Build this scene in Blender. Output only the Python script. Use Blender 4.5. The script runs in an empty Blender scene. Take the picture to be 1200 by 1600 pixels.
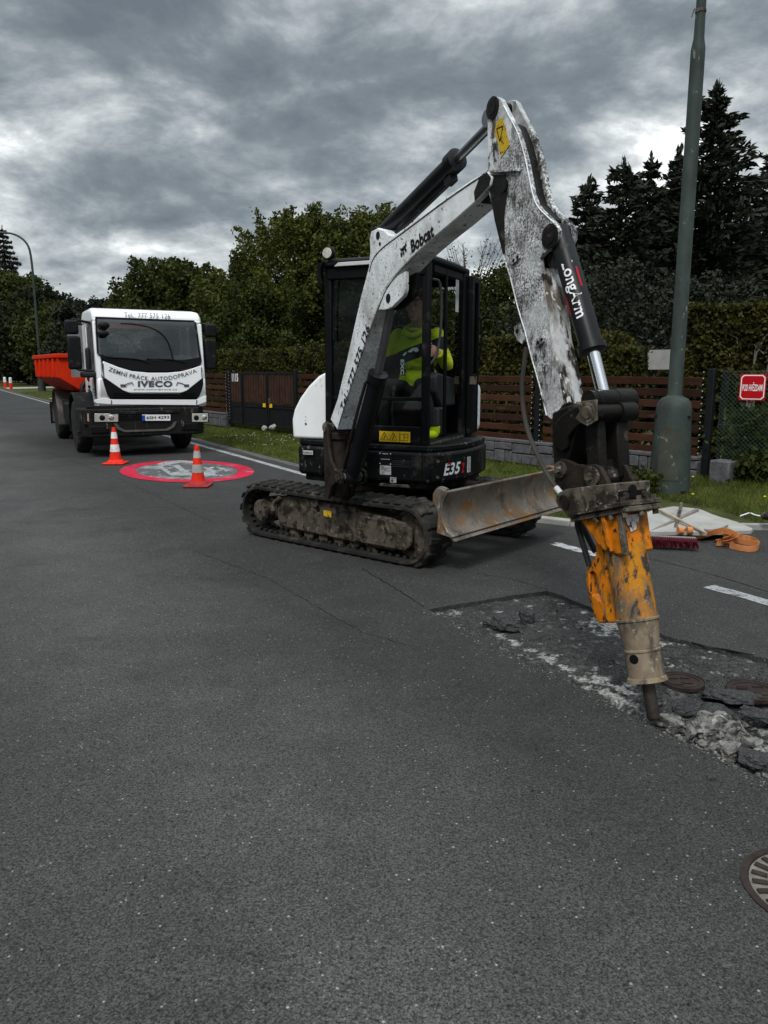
import bpy, bmesh, math, random
import numpy as np
from mathutils import Vector, Matrix
from math import sin, cos, pi, atan, radians
random.seed(7); RNG = np.random.default_rng(7)
scene = bpy.context.scene
COL = scene.collection
# ------------------------------------------------------------------ camera
F = 1200.0; PIT = atan(220/1200.0); CH = 1.5
cp, sp = cos(PIT), sin(PIT)
cam_d = bpy.data.cameras.new("camera"); cam = bpy.data.objects.new("camera", cam_d); COL.objects.link(cam)
cam.location = (0, 0, CH); cam.rotation_euler = (pi/2-PIT, 0, 0)
cam_d.sensor_fit = 'HORIZONTAL'; cam_d.sensor_width = 36; cam_d.lens = 36
cam_d.clip_start = 0.05; cam_d.clip_end = 3000
scene.camera = cam
# ------------------------------------------------------------------ world: broken overcast
SKY_OFF = (12.0, 5.0, 7.0)
SKY_LO = .385
SUN_EL, SUN_AZ = radians(52), radians(200)
w = bpy.data.worlds.new("World"); scene.world = w; w.use_nodes = True
nt = w.node_tree; N = nt.nodes; L = nt.links; N.clear()
def nd(t, **k):
    n = N.new(t)
    for a, b in k.items(): setattr(n, a, b)
    return n
sky = nd('ShaderNodeTexSky', sky_type='NISHITA', sun_disc=False, sun_elevation=SUN_EL, sun_rotation=SUN_AZ)
bg1 = nd('ShaderNodeBackground'); bg1.inputs[1].default_value = 0.05; L.new(sky.outputs[0], bg1.inputs[0])
tc = nd('ShaderNodeTexCoord'); sx = nd('ShaderNodeSeparateXYZ'); L.new(tc.outputs['Generated'], sx.inputs[0])
def mth(op, a, b=None, clamp=False):
    n = nd('ShaderNodeMath', operation=op, use_clamp=clamp)
    for i, q in enumerate((a, b)):
        if q is None: continue
        if isinstance(q, (int, float)): n.inputs[i].default_value = q
        else: L.new(q, n.inputs[i])
    return n.outputs[0]
zz = mth('MAXIMUM', sx.outputs[2], 0.0)
den = mth('ADD', zz, 0.42)
cx = mth('DIVIDE', sx.outputs[0], den); cy = mth('DIVIDE', sx.outputs[1], den)
cmb = nd('ShaderNodeCombineXYZ'); L.new(cx, cmb.inputs[0]); L.new(cy, cmb.inputs[1]); L.new(mth('MULTIPLY', zz, 1.5), cmb.inputs[2])
mp0 = nd('ShaderNodeMapping'); mp0.inputs['Location'].default_value = SKY_OFF; L.new(cmb.outputs[0], mp0.inputs[0])
# warp the lookup a little so that the cloud edges billow
wn = nd('ShaderNodeTexNoise'); wn.inputs['Scale'].default_value = 3.0; wn.inputs['Detail'].default_value = 1; L.new(mp0.outputs[0], wn.inputs['Vector'])
ws_ = nd('ShaderNodeVectorMath', operation='SUBTRACT'); L.new(wn.outputs['Color'], ws_.inputs[0]); ws_.inputs[1].default_value = (.5, .5, .5)
wm = nd('ShaderNodeVectorMath', operation='MULTIPLY_ADD'); L.new(ws_.outputs[0], wm.inputs[0]); wm.inputs[1].default_value = (.10, .10, .10); L.new(mp0.outputs[0], wm.inputs[2])
def fbm(sc, de, ro):
    q = nd('ShaderNodeTexNoise'); q.inputs['Scale'].default_value = sc; q.inputs['Detail'].default_value = de; q.inputs['Roughness'].default_value = ro; L.new(wm.outputs[0], q.inputs['Vector']); return q.outputs[0]
s_ = mth('ADD', mth('MULTIPLY', fbm(4.2, 10, .60), .62), mth('MULTIPLY', fbm(1.7, 3, .5), .38))
low = mth('SUBTRACT', 1.0, mth('MULTIPLY', zz, 3.4), True)
s_ = mth('ADD', s_, mth('MULTIPLY', low, .050))
cr = nd('ShaderNodeValToRGB'); L.new(s_, cr.inputs[0])
e = cr.color_ramp.elements; e[0].position = SKY_LO; e[0].color = (.105, .126, .145, 1); e[1].position = SKY_LO+.245; e[1].color = (.76, .785, .79, 1)
for p, c in ((.07, (.145, .170, .190)), (.115, (.21, .237, .255)), (.155, (.305, .335, .35)), (.20, (.46, .487, .497))):
    q = e.new(SKY_LO+p); q.color = c + (1,)
# unseen zenith and the part behind the camera are thinner cloud, so brighter
zen = mth('MULTIPLY', mth('MAXIMUM', mth('SUBTRACT', sx.outputs[2], .42), 0.0), 6.5)
bst = mth('ADD', 1.08, zen)
bg2 = nd('ShaderNodeBackground'); L.new(cr.outputs[0], bg2.inputs[0]); L.new(bst, bg2.inputs[1])
mx = nd('ShaderNodeMixShader'); mx.inputs[0].default_value = .93
L.new(bg1.outputs[0], mx.inputs[1]); L.new(bg2.outputs[0], mx.inputs[2])
wo = nd('ShaderNodeOutputWorld'); L.new(mx.outputs[0], wo.inputs[0])
sd = bpy.data.lights.new("sun", 'SUN'); sd.energy = 1.5; sd.angle = radians(14); sd.color = (1, .965, .92)
sun = bpy.data.objects.new("sun", sd); COL.objects.link(sun)
_sv = Vector((sin(SUN_AZ)*cos(SUN_EL), cos(SUN_AZ)*cos(SUN_EL), sin(SUN_EL)))
sun.rotation_euler = _sv.to_track_quat('Z', 'Y').to_euler(); sun.location = (0, 0, 30)
scene.view_settings.view_transform = 'Standard'; scene.view_settings.look = 'None'
scene.view_settings.exposure = 0.52; scene.view_settings.gamma = 1
# ------------------------------------------------------------------ pixel helpers (used to survey the place)
def ray(u, v):
    x = (u-600)/F; y = (800-v)/F
    return Vector((x, cp+y*sp, -sp+y*cp))
EYE = Vector((0, 0, CH))
def G(u, v, z=0.0):
    d = ray(u, v); t = (z-CH)/d.z; return EYE+d*t
def PL(u, v, o, n):
    d = ray(u, v); t = (Vector(o)-EYE).dot(n)/d.dot(n); return EYE+d*t
def AT(u, v, y):
    d = ray(u, v); return EYE+d*(y/d.y)
RD = Vector((-.5, .866, 0)); RN = Vector((.866, .5, 0))
def RP(t, o, z=0.0): return RD*t+RN*o+Vector((0, 0, z))
# ------------------------------------------------------------------ materials
MATS = {}
def mat(name, col, rough=.6, metal=0.0, var=.15, scale=6.0, bump=0.0, bscale=60.0, layers=(), spec=.14, coat=0.0):
    """layers: (colour, threshold, softness, noise scale, detail, stretch, roughness)"""
    if name in MATS: return MATS[name]
    m = bpy.data.materials.new(name); m.use_nodes = True; t = m.node_tree; n = t.nodes; l = t.links
    b = n['Principled BSDF']; tc = n.new('ShaderNodeTexCoord')
    b.inputs['Roughness'].default_value = rough; b.inputs['Metallic'].default_value = metal
    b.inputs['Specular IOR Level'].default_value = spec; b.inputs['Coat Weight'].default_value = coat
    nz = n.new('ShaderNodeTexNoise'); nz.inputs['Scale'].default_value = scale; nz.inputs['Detail'].default_value = 6; l.new(tc.outputs['Object'], nz.inputs['Vector'])
    rp = n.new('ShaderNodeValToRGB'); l.new(nz.outputs[0], rp.inputs[0])
    c = Vector(col[:3]); rp.color_ramp.elements[0].position = .3; rp.color_ramp.elements[1].position = .7
    rp.color_ramp.elements[0].color = tuple(c*(1-var))+(1,); rp.color_ramp.elements[1].color = tuple(min(x, .95) for x in c*(1+var))+(1,)
    cur = rp.outputs[0]; rcur = None
    for k, (lc, th, so, sc, de, st, lr, *mk) in enumerate(layers):
        mpn = n.new('ShaderNodeMapping'); mpn.inputs['Location'].default_value = (3.3*k+1, 7.7*k, 1.1*k); mpn.inputs['Scale'].default_value = st
        l.new(tc.outputs['Object'], mpn.inputs[0])
        z = n.new('ShaderNodeTexNoise'); z.inputs['Scale'].default_value = sc; z.inputs['Detail'].default_value = de; z.inputs['Roughness'].default_value = .62
        l.new(mpn.outputs[0], z.inputs['Vector'])
        mr = n.new('ShaderNodeMapRange'); mr.inputs['From Min'].default_value = th; mr.inputs['From Max'].default_value = th+so; l.new(z.outputs[0], mr.inputs[0])
        fac = mr.outputs[0]
        if mk:  # dirt gathers in some places and spares others
            zm = n.new('ShaderNodeTexNoise'); zm.inputs['Scale'].default_value = mk[0]; zm.inputs['Detail'].default_value = 3; l.new(mpn.outputs[0], zm.inputs['Vector'])
            mm_ = n.new('ShaderNodeMapRange'); mm_.inputs['From Min'].default_value = .36; mm_.inputs['From Max'].default_value = .54; l.new(zm.outputs[0], mm_.inputs[0])
            mu = n.new('ShaderNodeMath'); mu.operation = 'MULTIPLY'; l.new(fac, mu.inputs[0]); l.new(mm_.outputs[0], mu.inputs[1]); fac = mu.outputs[0]
        mi = n.new('ShaderNodeMix'); mi.data_type = 'RGBA'; l.new(fac, mi.inputs['Factor']); l.new(cur, mi.inputs['A']); mi.inputs['B'].default_value = tuple(lc)+(1,)
        cur = mi.outputs['Result']
        if lr is not None:
            m2 = n.new('ShaderNodeMix'); m2.data_type = 'FLOAT'; l.new(mr.outputs[0], m2.inputs['Factor']); m2.inputs['B'].default_value = lr
            if rcur is None: m2.inputs['A'].default_value = rough
            else: l.new(rcur, m2.inputs['A'])
            rcur = m2.outputs['Result']
            m2b = n.new('ShaderNodeMix') if False else None
    l.new(cur, b.inputs['Base Color'])
    if rcur is not None: l.new(rcur, b.inputs['Roughness'])
    if bump:
        z = n.new('ShaderNodeTexNoise'); z.inputs['Scale'].default_value = bscale; z.inputs['Detail'].default_value = 5; l.new(tc.outputs['Object'], z.inputs['Vector'])
        bp = n.new('ShaderNodeBump'); bp.inputs['Strength'].default_value = bump; bp.inputs['Distance'].default_value = .01; l.new(z.outputs[0], bp.inputs['Height']); l.new(bp.outputs[0], b.inputs['Normal'])
    MATS[name] = m; return m
S1 = (1, 1, 1)
MUD = (.075, .062, .048); BLK = (.012, .012, .013)
m_white = mat('white_paint', (.78, .81, .82), .38, var=.06, layers=[((.34, .335, .32), .46, .25, 4, 12, S1, .6), ((.16, .155, .145), .56, .08, 80, 10, S1, .7, 1.8), ((.03, .028, .025), .61, .04, 30, 12, S1, .7, 2.5), ((.05, .04, .03), .63, .06, 7, 13, (1, 1, .5), .8)], bump=.05)
m_hood = mat('hood_paint', (.80, .82, .82), .35, var=.04, layers=[(BLK, .665, .02, 17, 9, (1, 1, .5), .7), ((.45, .44, .42), .6, .25, 2.5, 6, S1, .6)])
m_stick = mat('worn_white_paint', (.68, .70, .71), .42, var=.14, scale=14, layers=[((.24, .24, .235), .40, .28, 7, 12, S1, .6), ((.07, .068, .062), .44, .14, 95, 12, S1, .7, 2.2), ((.03, .027, .024), .49, .09, 22, 14, (1, 1, .6), .75, 3.0), ((.016, .013, .011), .54, .07, 4.5, 14, (1, 1, .30), .85), ((.05, .046, .04), .62, .02, 40, 6, (1, 1, .08), .8)], bump=.12)
m_stain = mat('stained_white_paint', (.52, .53, .53), .5, var=.14, scale=14, layers=[((.12, .105, .085), .44, .16, 8, 14, (1, 1, .5), .7), ((.025, .02, .015), .50, .08, 12, 14, (1, 1, .30), .85), ((.60, .59, .56), .585, .03, 26, 13, (1, 1, .6), .5)], bump=.2)
m_black = mat('black_paint', (.0045, .005, .0055), .5, spec=.10, var=.3, layers=[((.06, .055, .05), .58, .2, 6, 8, S1, .8)], bump=.05)
m_skirt = mat('scuffed_black_plastic', (.005, .0055, .006), .45, spec=.16, var=.3, layers=[((.10, .10, .10), .60, .05, 20, 10, (1, 1, .6), .6), ((.055, .05, .042), .56, .15, 5, 8, S1, .8)], bump=.06)
m_rubber = mat('track_rubber', (.022, .021, .02), .82, var=.3, layers=[((.07, .06, .048), .52, .15, 7, 8, S1, .9)], bump=.3, bscale=40)
m_mud = mat('muddy_steel', (.072, .060, .047), .85, var=.4, scale=9, layers=[((.018, .015, .012), .49, .10, 11, 12, S1, .9), ((.16, .125, .09), .57, .08, 22, 11, S1, .9)], bump=.5, bscale=30)
m_rust = mat('greasy_rust', (.024, .018, .014), .6, var=.4, layers=[((.012, .010, .009), .5, .12, 8, 8, S1, .45), ((.13, .085, .055), .66, .06, 14, 9, S1, .9)], bump=.4, bscale=40)
m_grease = mat('greasy_steel', (.009, .008, .007), .5, .0, var=.4, layers=[((.07, .055, .042), .60, .1, 12, 9, S1, .8)], bump=.4, bscale=45)
m_brk = mat('dusty_steel', (.105, .088, .068), .72, .2, var=.4, scale=14, layers=[((.028, .024, .020), .49, .10, 12, 12, S1, .6), ((.25, .23, .20), .59, .06, 30, 11, S1, .9)], bump=.4, bscale=50)
m_blade = mat('blade_steel', (.17, .145, .12), .5, .35, var=.25, layers=[((.20, .105, .045), .50, .12, 5, 12, S1, .8), ((.075, .066, .058), .52, .18, 6, 12, (1, 1, .6), .7), ((.28, .26, .23), .60, .05, 30, 12, (1, 1, .35), .6)], bump=.3, bscale=30)
m_orange = mat('orange_paint', (.52, .155, .006), .42, var=.22, scale=9, layers=[((.50, .27, .012), .60, .12, 7, 10, S1, .5), ((.16, .08, .02), .53, .12, 22, 12, (1, 1, .5), .6), ((.02, .015, .012), .575, .04, 26, 12, (1, 1, .5), .7), ((.14, .10, .065), .60, .05, 9, 11, (1, 1, .35), .8)], bump=.2)
m_ocyl = mat('worn_orange_cylinder', (.30, .13, .03), .55, .0, var=.35, scale=12, layers=[((.47, .19, .010), .44, .12, 8, 12, (1, 1, .35), .45), ((.14, .105, .07), .50, .09, 9, 13, (1, 1, .35), .6), ((.045, .038, .033), .52, .07, 22, 13, (1, 1, .4), .6), ((.28, .24, .19), .61, .05, 40, 10, S1, .8)], bump=.3, bscale=30)
m_nose = mat('sandy_steel_tube', (.21, .165, .115), .65, .1, var=.35, scale=10, layers=[((.30, .20, .07), .56, .10, 7, 12, (1, 1, .35), .6), ((.055, .046, .04), .50, .12, 11, 13, (1, 1, .4), .7), ((.30, .27, .23), .60, .05, 45, 10, S1, .8)], bump=.3, bscale=30)
m_chis = mat('chisel_steel', (.06, .05, .042), .45, .6, var=.35, layers=[((.14, .08, .05), .6, .1, 14, 8, S1, .8)], bump=.3)
m_chrome = mat('chrome_rod', (.72, .73, .74), .12, 1.0, var=.04)
m_dchrome = mat('dull_rod', (.20, .20, .21), .28, .9, var=.2)
m_cylblk = mat('cylinder_black', (.006, .007, .008), .42, spec=.22, var=.25, layers=[((.06, .06, .06), .62, .12, 10, 8, S1, .7)])
m_hose = mat('hose_rubber', (.016, .016, .017), .55, var=.3)
m_hose2 = mat('dusty_hose', (.045, .042, .036), .7, var=.3)
m_yel = mat('yellow_decal', (.70, .45, .02), .45, var=.12, layers=[((.05, .04, .02), .64, .04, 60, 6, S1, .6)])
m_yel2 = mat('grimy_yellow_decal', (.52, .34, .02), .5, var=.12, layers=[((.03, .025, .02), .565, .05, 45, 9, S1, .7)])
m_ink = mat('black_ink', (.006, .006, .007), .5, var=.1)
m_gink = mat('grey_ink', (.075, .085, .10), .5, var=.1)
m_wsticker = mat('white_sticker', (.50, .51, .50), .5, var=.08, layers=[((.2, .19, .17), .62, .1, 40, 6, S1, .6)])
m_wink = mat('white_ink', (.74, .75, .76), .45, var=.05)
m_red = mat('red_ink', (.42, .012, .015), .45, var=.1)
m_seat = mat('seat_vinyl', (.02, .02, .022), .6, var=.2)
m_dash = mat('console_plastic', (.035, .037, .04), .5, var=.2)
m_hiviz = mat('neon_fabric', (.44, .58, .01), .85, var=.1)
m_skin = mat('skin', (.38, .20, .14), .55, var=.1)
m_hair = mat('dark_hair', (.02, .015, .012), .7, var=.3)
m_trou = mat('dark_trousers', (.018, .018, .02), .9, var=.3)
m_tw = mat('truck_white', (.80, .82, .83), .28, var=.03, coat=.4, layers=[((.45, .44, .42), .66, .2, 4, 6, S1, .5)])
m_tblk = mat('truck_black_plastic', (.009, .009, .010), .5, var=.25, layers=[((.05, .046, .04), .58, .15, 7, 8, S1, .8)])
m_tdirt = mat('dirty_bumper', (.010, .010, .010), .6, var=.3, layers=[((.09, .083, .072), .57, .1, 26, 6, (1, 1, .12), .9)])
m_tyre = mat('tyre_rubber', (.02, .02, .02), .85, var=.3, layers=[((.065, .058, .048), .52, .15, 8, 8, S1, .9)])
m_rim = mat('dirty_rim', (.14, .13, .12), .6, .5, var=.3)
m_skipred = mat('orange_red_steel', (.60, .030, .006), .45, var=.12, layers=[((.22, .05, .02), .62, .1, 6, 8, S1, .7)])
m_cone = mat('cone_red', (.75, .030, .012), .55, var=.10, layers=[((.25, .03, .02), .58, .06, 25, 10, S1, .8), ((.12, .09, .08), .62, .04, 60, 8, S1, .8)])
m_conew = mat('cone_white', (.72, .72, .72), .4, var=.04, layers=[((.35, .34, .32), .58, .08, 25, 10, S1, .8)])
m_coneg = mat('dirty_cone_band', (.36, .36, .34), .5, var=.2)
m_pole = mat('lamp_post_paint', (.042, .055, .050), .55, var=.2, scale=5, layers=[((.028, .032, .026), .50, .2, 4, 10, (1, 1, .4), .8), ((.16, .18, .17), .64, .03, 14, 11, (1, 1, .6), .7)], bump=.1)
m_wood = mat('brown_fence_stain', (.042, .015, .008), .65, var=.35, scale=3, layers=[((.02, .011, .008), .56, .15, 2.5, 8, (1, 1, 7), .7)], bump=.15)
m_stone = mat('wall_stone', (.095, .095, .10), .9, var=.3, scale=9, layers=[((.06, .06, .062), .55, .15, 20, 8, S1, None)], bump=.8, bscale=28)
m_mortar = mat('mortar', (.06, .06, .06), .95, var=.2)
m_bark = mat('bark', (.05, .040, .032), .9, var=.35, scale=4, bump=.6, bscale=14)
m_pale = mat('pale_twigs', (.16, .15, .125), .9, var=.25)
m_kerb = mat('kerb_concrete', (.30, .295, .28), .9, var=.2, scale=5, layers=[((.12, .115, .105), .6, .1, 12, 8, S1, None)], bump=.5, bscale=60)
m_conc = mat('pale_concrete', (.33, .325, .30), .92, var=.15, scale=4, layers=[((.2, .19, .17), .62, .1, 14, 8, S1, None)], bump=.5, bscale=60)
m_paint = mat('road_paint', (.30, .31, .31), .8, var=.15, layers=[((.075, .075, .077), .54, .10, 9, 12, S1, None), ((.075, .075, .077), .56, .05, 70, 8, S1, None)])
m_paint2 = mat('worn_road_paint', (.40, .41, .41), .85, var=.2, layers=[((.075, .075, .077), .50, .06, 7, 10, S1, None)])
m_redp = mat('red_road_paint', (.46, .010, .042), .8, var=.22, scale=3, layers=[((.38, .16, .19), .55, .14, 2.5, 10, S1, None), ((.08, .045, .05), .56, .06, 34, 10, S1, None, 2.0), ((.075, .07, .07), .60, .04, 12, 12, S1, None)])
m_chunk = mat('broken_concrete', (.17, .163, .15), .95, var=.45, scale=22, layers=[((.05, .048, .045), .48, .10, 20, 12, S1, None), ((.42, .41, .38), .55, .10, 13, 12, S1, None), ((.06, .06, .058), .60, .04, 90, 6, S1, None)], bump=1.0, bscale=90)
m_slab = mat('broken_asphalt', (.045, .045, .046), .95, var=.4, scale=60, layers=[((.15, .15, .148), .62, .05, 130, 4, S1, None)], bump=1.0, bscale=110)
m_iron = mat('rusty_cast_iron', (.038, .028, .025), .75, .3, var=.3, layers=[((.03, .022, .02), .52, .1, 20, 8, S1, None)], bump=.4, bscale=70)
m_handle = mat('broom_wood', (.36, .29, .22), .75, var=.2, scale=8)
m_handle2 = mat('grey_wood', (.20, .17, .155), .8, var=.2, scale=8)
m_brist = mat('dark_red_bristle', (.06, .004, .009), .6, var=.3)
m_strap = mat('orange_webbing', (.52, .20, .07), .75, var=.15, scale=14, layers=[((.10, .05, .03), .62, .1, 18, 8, S1, None)])
m_gate = mat('gate_black', (.010, .011, .013), .5, var=.2)
m_gwood = mat('gate_wood', (.045, .022, .016), .7, var=.3)
m_signr = mat('enamel_red', (.42, .005, .010), .18, var=.05)
m_wire = mat('fence_wire', (.05, .085, .06), .6, .2, var=.2)
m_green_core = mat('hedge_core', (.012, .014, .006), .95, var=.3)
def leafmat(name, c1, c2, sc=1.2, rough=.6, trans=.25):
    m = bpy.data.materials.new(name); m.use_nodes = True; t = m.node_tree; n = t.nodes; l = t.links
    b = n['Principled BSDF']; tc = n.new('ShaderNodeTexCoord'); z = n.new('ShaderNodeTexNoise'); z.inputs['Scale'].default_value = sc; z.inputs['Detail'].default_value = 9; z.inputs['Roughness'].default_value = .75
    l.new(tc.outputs['Object'], z.inputs['Vector']); r = n.new('ShaderNodeValToRGB'); l.new(z.outputs[0], r.inputs[0])
    r.color_ramp.elements[0].position = .38; r.color_ramp.elements[1].position = .62
    r.color_ramp.elements[0].color = c1+(1,); r.color_ramp.elements[1].color = c2+(1,)
    l.new(r.outputs[0], b.inputs['Base Color']); b.inputs['Roughness'].default_value = rough; b.inputs['Specular IOR Level'].default_value = .12
    tr = n.new('ShaderNodeBsdfTranslucent'); l.new(r.outputs[0], tr.inputs[0]); mx = n.new('ShaderNodeMixShader'); mx.inputs[0].default_value = trans
    l.new(b.outputs[0], mx.inputs[1]); l.new(tr.outputs[0], mx.inputs[2]); l.new(mx.outputs[0], n['Material Output'].inputs[0])
    return m
lf_green = leafmat('leaf_green', (.012, .018, .005), (.068, .082, .016))
lf_lime = leafmat('leaf_fresh_green', (.018, .024, .006), (.105, .118, .020))
lf_dark = leafmat('leaf_dark', (.008, .010, .005), (.030, .036, .013))
lf_spruce = leafmat('needle_dark', (.008, .011, .007), (.034, .042, .026), trans=.08)
lf_hedge = leafmat('hedge_leaf', (.014, .016, .005), (.075, .072, .014), sc=2.5)
lf_grass = leafmat('grass_blade', (.040, .060, .010), (.125, .155, .028), sc=3)
def glass(name, tint=(.75, .8, .8), rough=.02, k=1.0, ior=1.5):
    m = bpy.data.materials.new(name); m.use_nodes = True; t = m.node_tree; n = t.nodes; l = t.links
    n.remove(n['Principled BSDF']); tr = n.new('ShaderNodeBsdfTransparent'); tr.inputs[0].default_value = tint+(1,)
    gl = n.new('ShaderNodeBsdfGlossy'); gl.inputs['Roughness'].default_value = rough; gl.inputs[0].default_value = (.9*k, .9*k, .9*k, 1)
    fr = n.new('ShaderNodeFresnel'); fr.inputs[0].default_value = ior; mx = n.new('ShaderNodeMixShader')
    l.new(fr.outputs[0], mx.inputs[0]); l.new(tr.outputs[0], mx.inputs[1]); l.new(gl.outputs[0], mx.inputs[2]); l.new(mx.outputs[0], n['Material Output'].inputs[0]); return m
g_cab = glass('cab_glass', (.52, .60, .56), k=.35); g_truck = glass('windscreen_glass', (.78, .81, .81), ior=1.9); g_lamp = glass('lamp_glass', (.8, .8, .8))
m_lampref = mat('lamp_reflector', (.62, .60, .54), .25, .5, var=.3, scale=40)
# ------------------------------------------------------------------ mesh building
INV = {}
class MB:
    def __init__(s): s.v = []; s.f = []
    def add(s, vs, fs):
        k = len(s.v); s.v += [Vector(p) for p in vs]; s.f += [tuple(i+k for i in q) for q in fs]; return s
    def prism(s, poly, vec, cap=True):
        n = len(poly); vec = Vector(vec); a = [Vector(p) for p in poly]
        fs = [tuple(range(n)), tuple(range(2*n-1, n-1, -1))] if cap else []
        fs += [(i, i+n, (i+1) % n+n, (i+1) % n) for i in range(n)]
        return s.add(a+[p+vec for p in a], fs)
    def box(s, c, size, ax=None):
        c = Vector(c); X, Y, Z = ax if ax else (Vector((1, 0, 0)), Vector((0, 1, 0)), Vector((0, 0, 1)))
        x, y, z = X*size[0]/2, Y*size[1]/2, Z*size[2]/2
        return s.prism([c-x-y-z, c+x-y-z, c+x+y-z, c-x+y-z], z*2)
    def beam(s, a, b, wd, h, up=(0, 0, 1)):
        a, b = Vector(a), Vector(b); d = (b-a).normalized(); u = Vector(up); sd_ = d.cross(u).normalized(); u = sd_.cross(d).normalized()
        x, z = sd_*wd/2, u*h/2
        return s.prism([a-x-z, a+x-z, a+x+z, a-x+z], b-a)
    def cyl(s, a, b, r0, r1=None, n=20):
        a, b = Vector(a), Vector(b); return s.lathe([(r0, 0), (r0 if r1 is None else r1, (b-a).length)], a, b-a, n)
    def lathe(s, prof, o, axis, n=24, caps=True):
        o = Vector(o); d = Vector(axis).normalized(); t = Vector((1, 0, 0)) if abs(d.x) < .8 else Vector((0, 1, 0)); x = d.cross(t).normalized(); y = d.cross(x)
        vs = []; fs = []
        for r, h in prof:
            for k in range(n):
                a = 2*pi*k/n; vs.append(o+d*h+(x*cos(a)+y*sin(a))*r)
        for i in range(len(prof)-1):
            for k in range(n): fs.append((i*n+k, i*n+(k+1) % n, (i+1)*n+(k+1) % n, (i+1)*n+k))
        if caps: fs += [tuple(range(n))[::-1], tuple(range((len(prof)-1)*n, len(prof)*n))]
        return s.add(vs, fs)
    def tube(s, pts, r, n=8, smooth=0):
        P = [Vector(p) for p in pts]
        for _ in range(smooth):
            Q2 = [P[0]]
            for i in range(len(P)-1): Q2 += [P[i]*.75+P[i+1]*.25, P[i]*.25+P[i+1]*.75]
            P = Q2+[P[-1]]
        rs = r if isinstance(r, (list, tuple)) else [r]*len(P)
        if len(rs) != len(P): rs = [rs[0]+(rs[-1]-rs[0])*i/(len(P)-1) for i in range(len(P))]
        vs = []; x = None
        for i, p in enumerate(P):
            d = (P[min(i+1, len(P)-1)]-P[max(i-1, 0)]).normalized()
            if x is None: t = Vector((0, 0, 1)) if abs(d.z) < .8 else Vector((1, 0, 0)); x = d.cross(t).normalized()
            x = (x-d*x.dot(d)).normalized(); y = d.cross(x)
            vs += [p+(x*cos(2*pi*k/n)+y*sin(2*pi*k/n))*rs[i] for k in range(n)]
        fs = [(i*n+k, i*n+(k+1) % n, (i+1)*n+(k+1) % n, (i+1)*n+k) for i in range(len(P)-1) for k in range(n)]
        fs += [tuple(range(n))[::-1], tuple(range((len(P)-1)*n, len(P)*n))]
        return s.add(vs, fs)
    def ell(s, c, r, n=14, m=9, ax=None):
        c = Vector(c); X, Y, Z = ax if ax else (Vector((1, 0, 0)), Vector((0, 1, 0)), Vector((0, 0, 1)))
        vs = []; fs = []
        for i in range(m+1):
            th = pi*i/m
            for k in range(n):
                a = 2*pi*k/n; vs.append(c+X*r[0]*sin(th)*cos(a)+Y*r[1]*sin(th)*sin(a)+Z*r[2]*cos(th))
        for i in range(m):
            for k in range(n): fs.append((i*n+k, (i+1)*n+k, (i+1)*n+(k+1) % n, i*n+(k+1) % n))
        return s.add(vs, fs)
    def build(s, name, m, parent=None, world=True, bevel=0, smooth=True, merge=True, seg=2):
        vs = s.v
        if parent is not None and world and root_of(parent) in INV: iv = INV[root_of(parent)]; vs = [iv @ p for p in vs]
        me = bpy.data.meshes.new(name); me.from_pydata([tuple(p) for p in vs], [], s.f)
        bm = bmesh.new(); bm.from_mesh(me)
        if merge: bmesh.ops.remove_doubles(bm, verts=bm.verts, dist=1e-5)
        bmesh.ops.recalc_face_normals(bm, faces=bm.faces); bm.to_mesh(me); bm.free()
        if smooth:
            me.shade_smooth(); me.set_sharp_from_angle(angle=radians(35))
        me.materials.append(m)
        o = bpy.data.objects.new(name, me); COL.objects.link(o)
        if parent is not None: o.parent = parent
        if bevel:
            b = o.modifiers.new('bevel', 'BEVEL'); b.width = bevel; b.segments = seg; b.limit_method = 'ANGLE'; b.angle_limit = radians(40)
        return o
def root_of(o):
    while o.parent is not None: o = o.parent
    return o.name
def tag(o, label=None, cat=None, group=None, kind=None):
    for k, v in (('label', label), ('category', cat), ('group', group), ('kind', kind)):
        if v: o[k] = v
    return o
def thing(name, label, cat, loc=(0, 0, 0), rz=0.0, group=None, M=None):
    o = bpy.data.objects.new(name, None); COL.objects.link(o); o.empty_display_size = .2
    mm = M if M is not None else Matrix.Translation(Vector(loc)) @ Matrix.Rotation(rz, 4, 'Z')
    o.matrix_world = mm; INV[o.name] = mm.inverted()
    return tag(o, label, cat, group)
def nmesh(name, verts, faces, m, parent=None, smooth=False):
    """fast mesh from numpy; faces (n,k)"""
    me = bpy.data.meshes.new(name); k = faces.shape[1]; nf = faces.shape[0]
    me.vertices.add(len(verts)); me.vertices.foreach_set('co', np.asarray(verts, np.float32).ravel())
    me.loops.add(nf*k); me.loops.foreach_set('vertex_index', faces.astype(np.int32).ravel())
    me.polygons.add(nf); me.polygons.foreach_set('loop_start', np.arange(0, nf*k, k, dtype=np.int32))
    me.polygons.foreach_set('loop_total', np.full(nf, k, np.int32)); me.update(calc_edges=True); me.validate()
    if smooth: me.shade_smooth()
    me.materials.append(m); o = bpy.data.objects.new(name, me); COL.objects.link(o)
    if parent is not None: o.parent = parent
    return o
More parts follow.
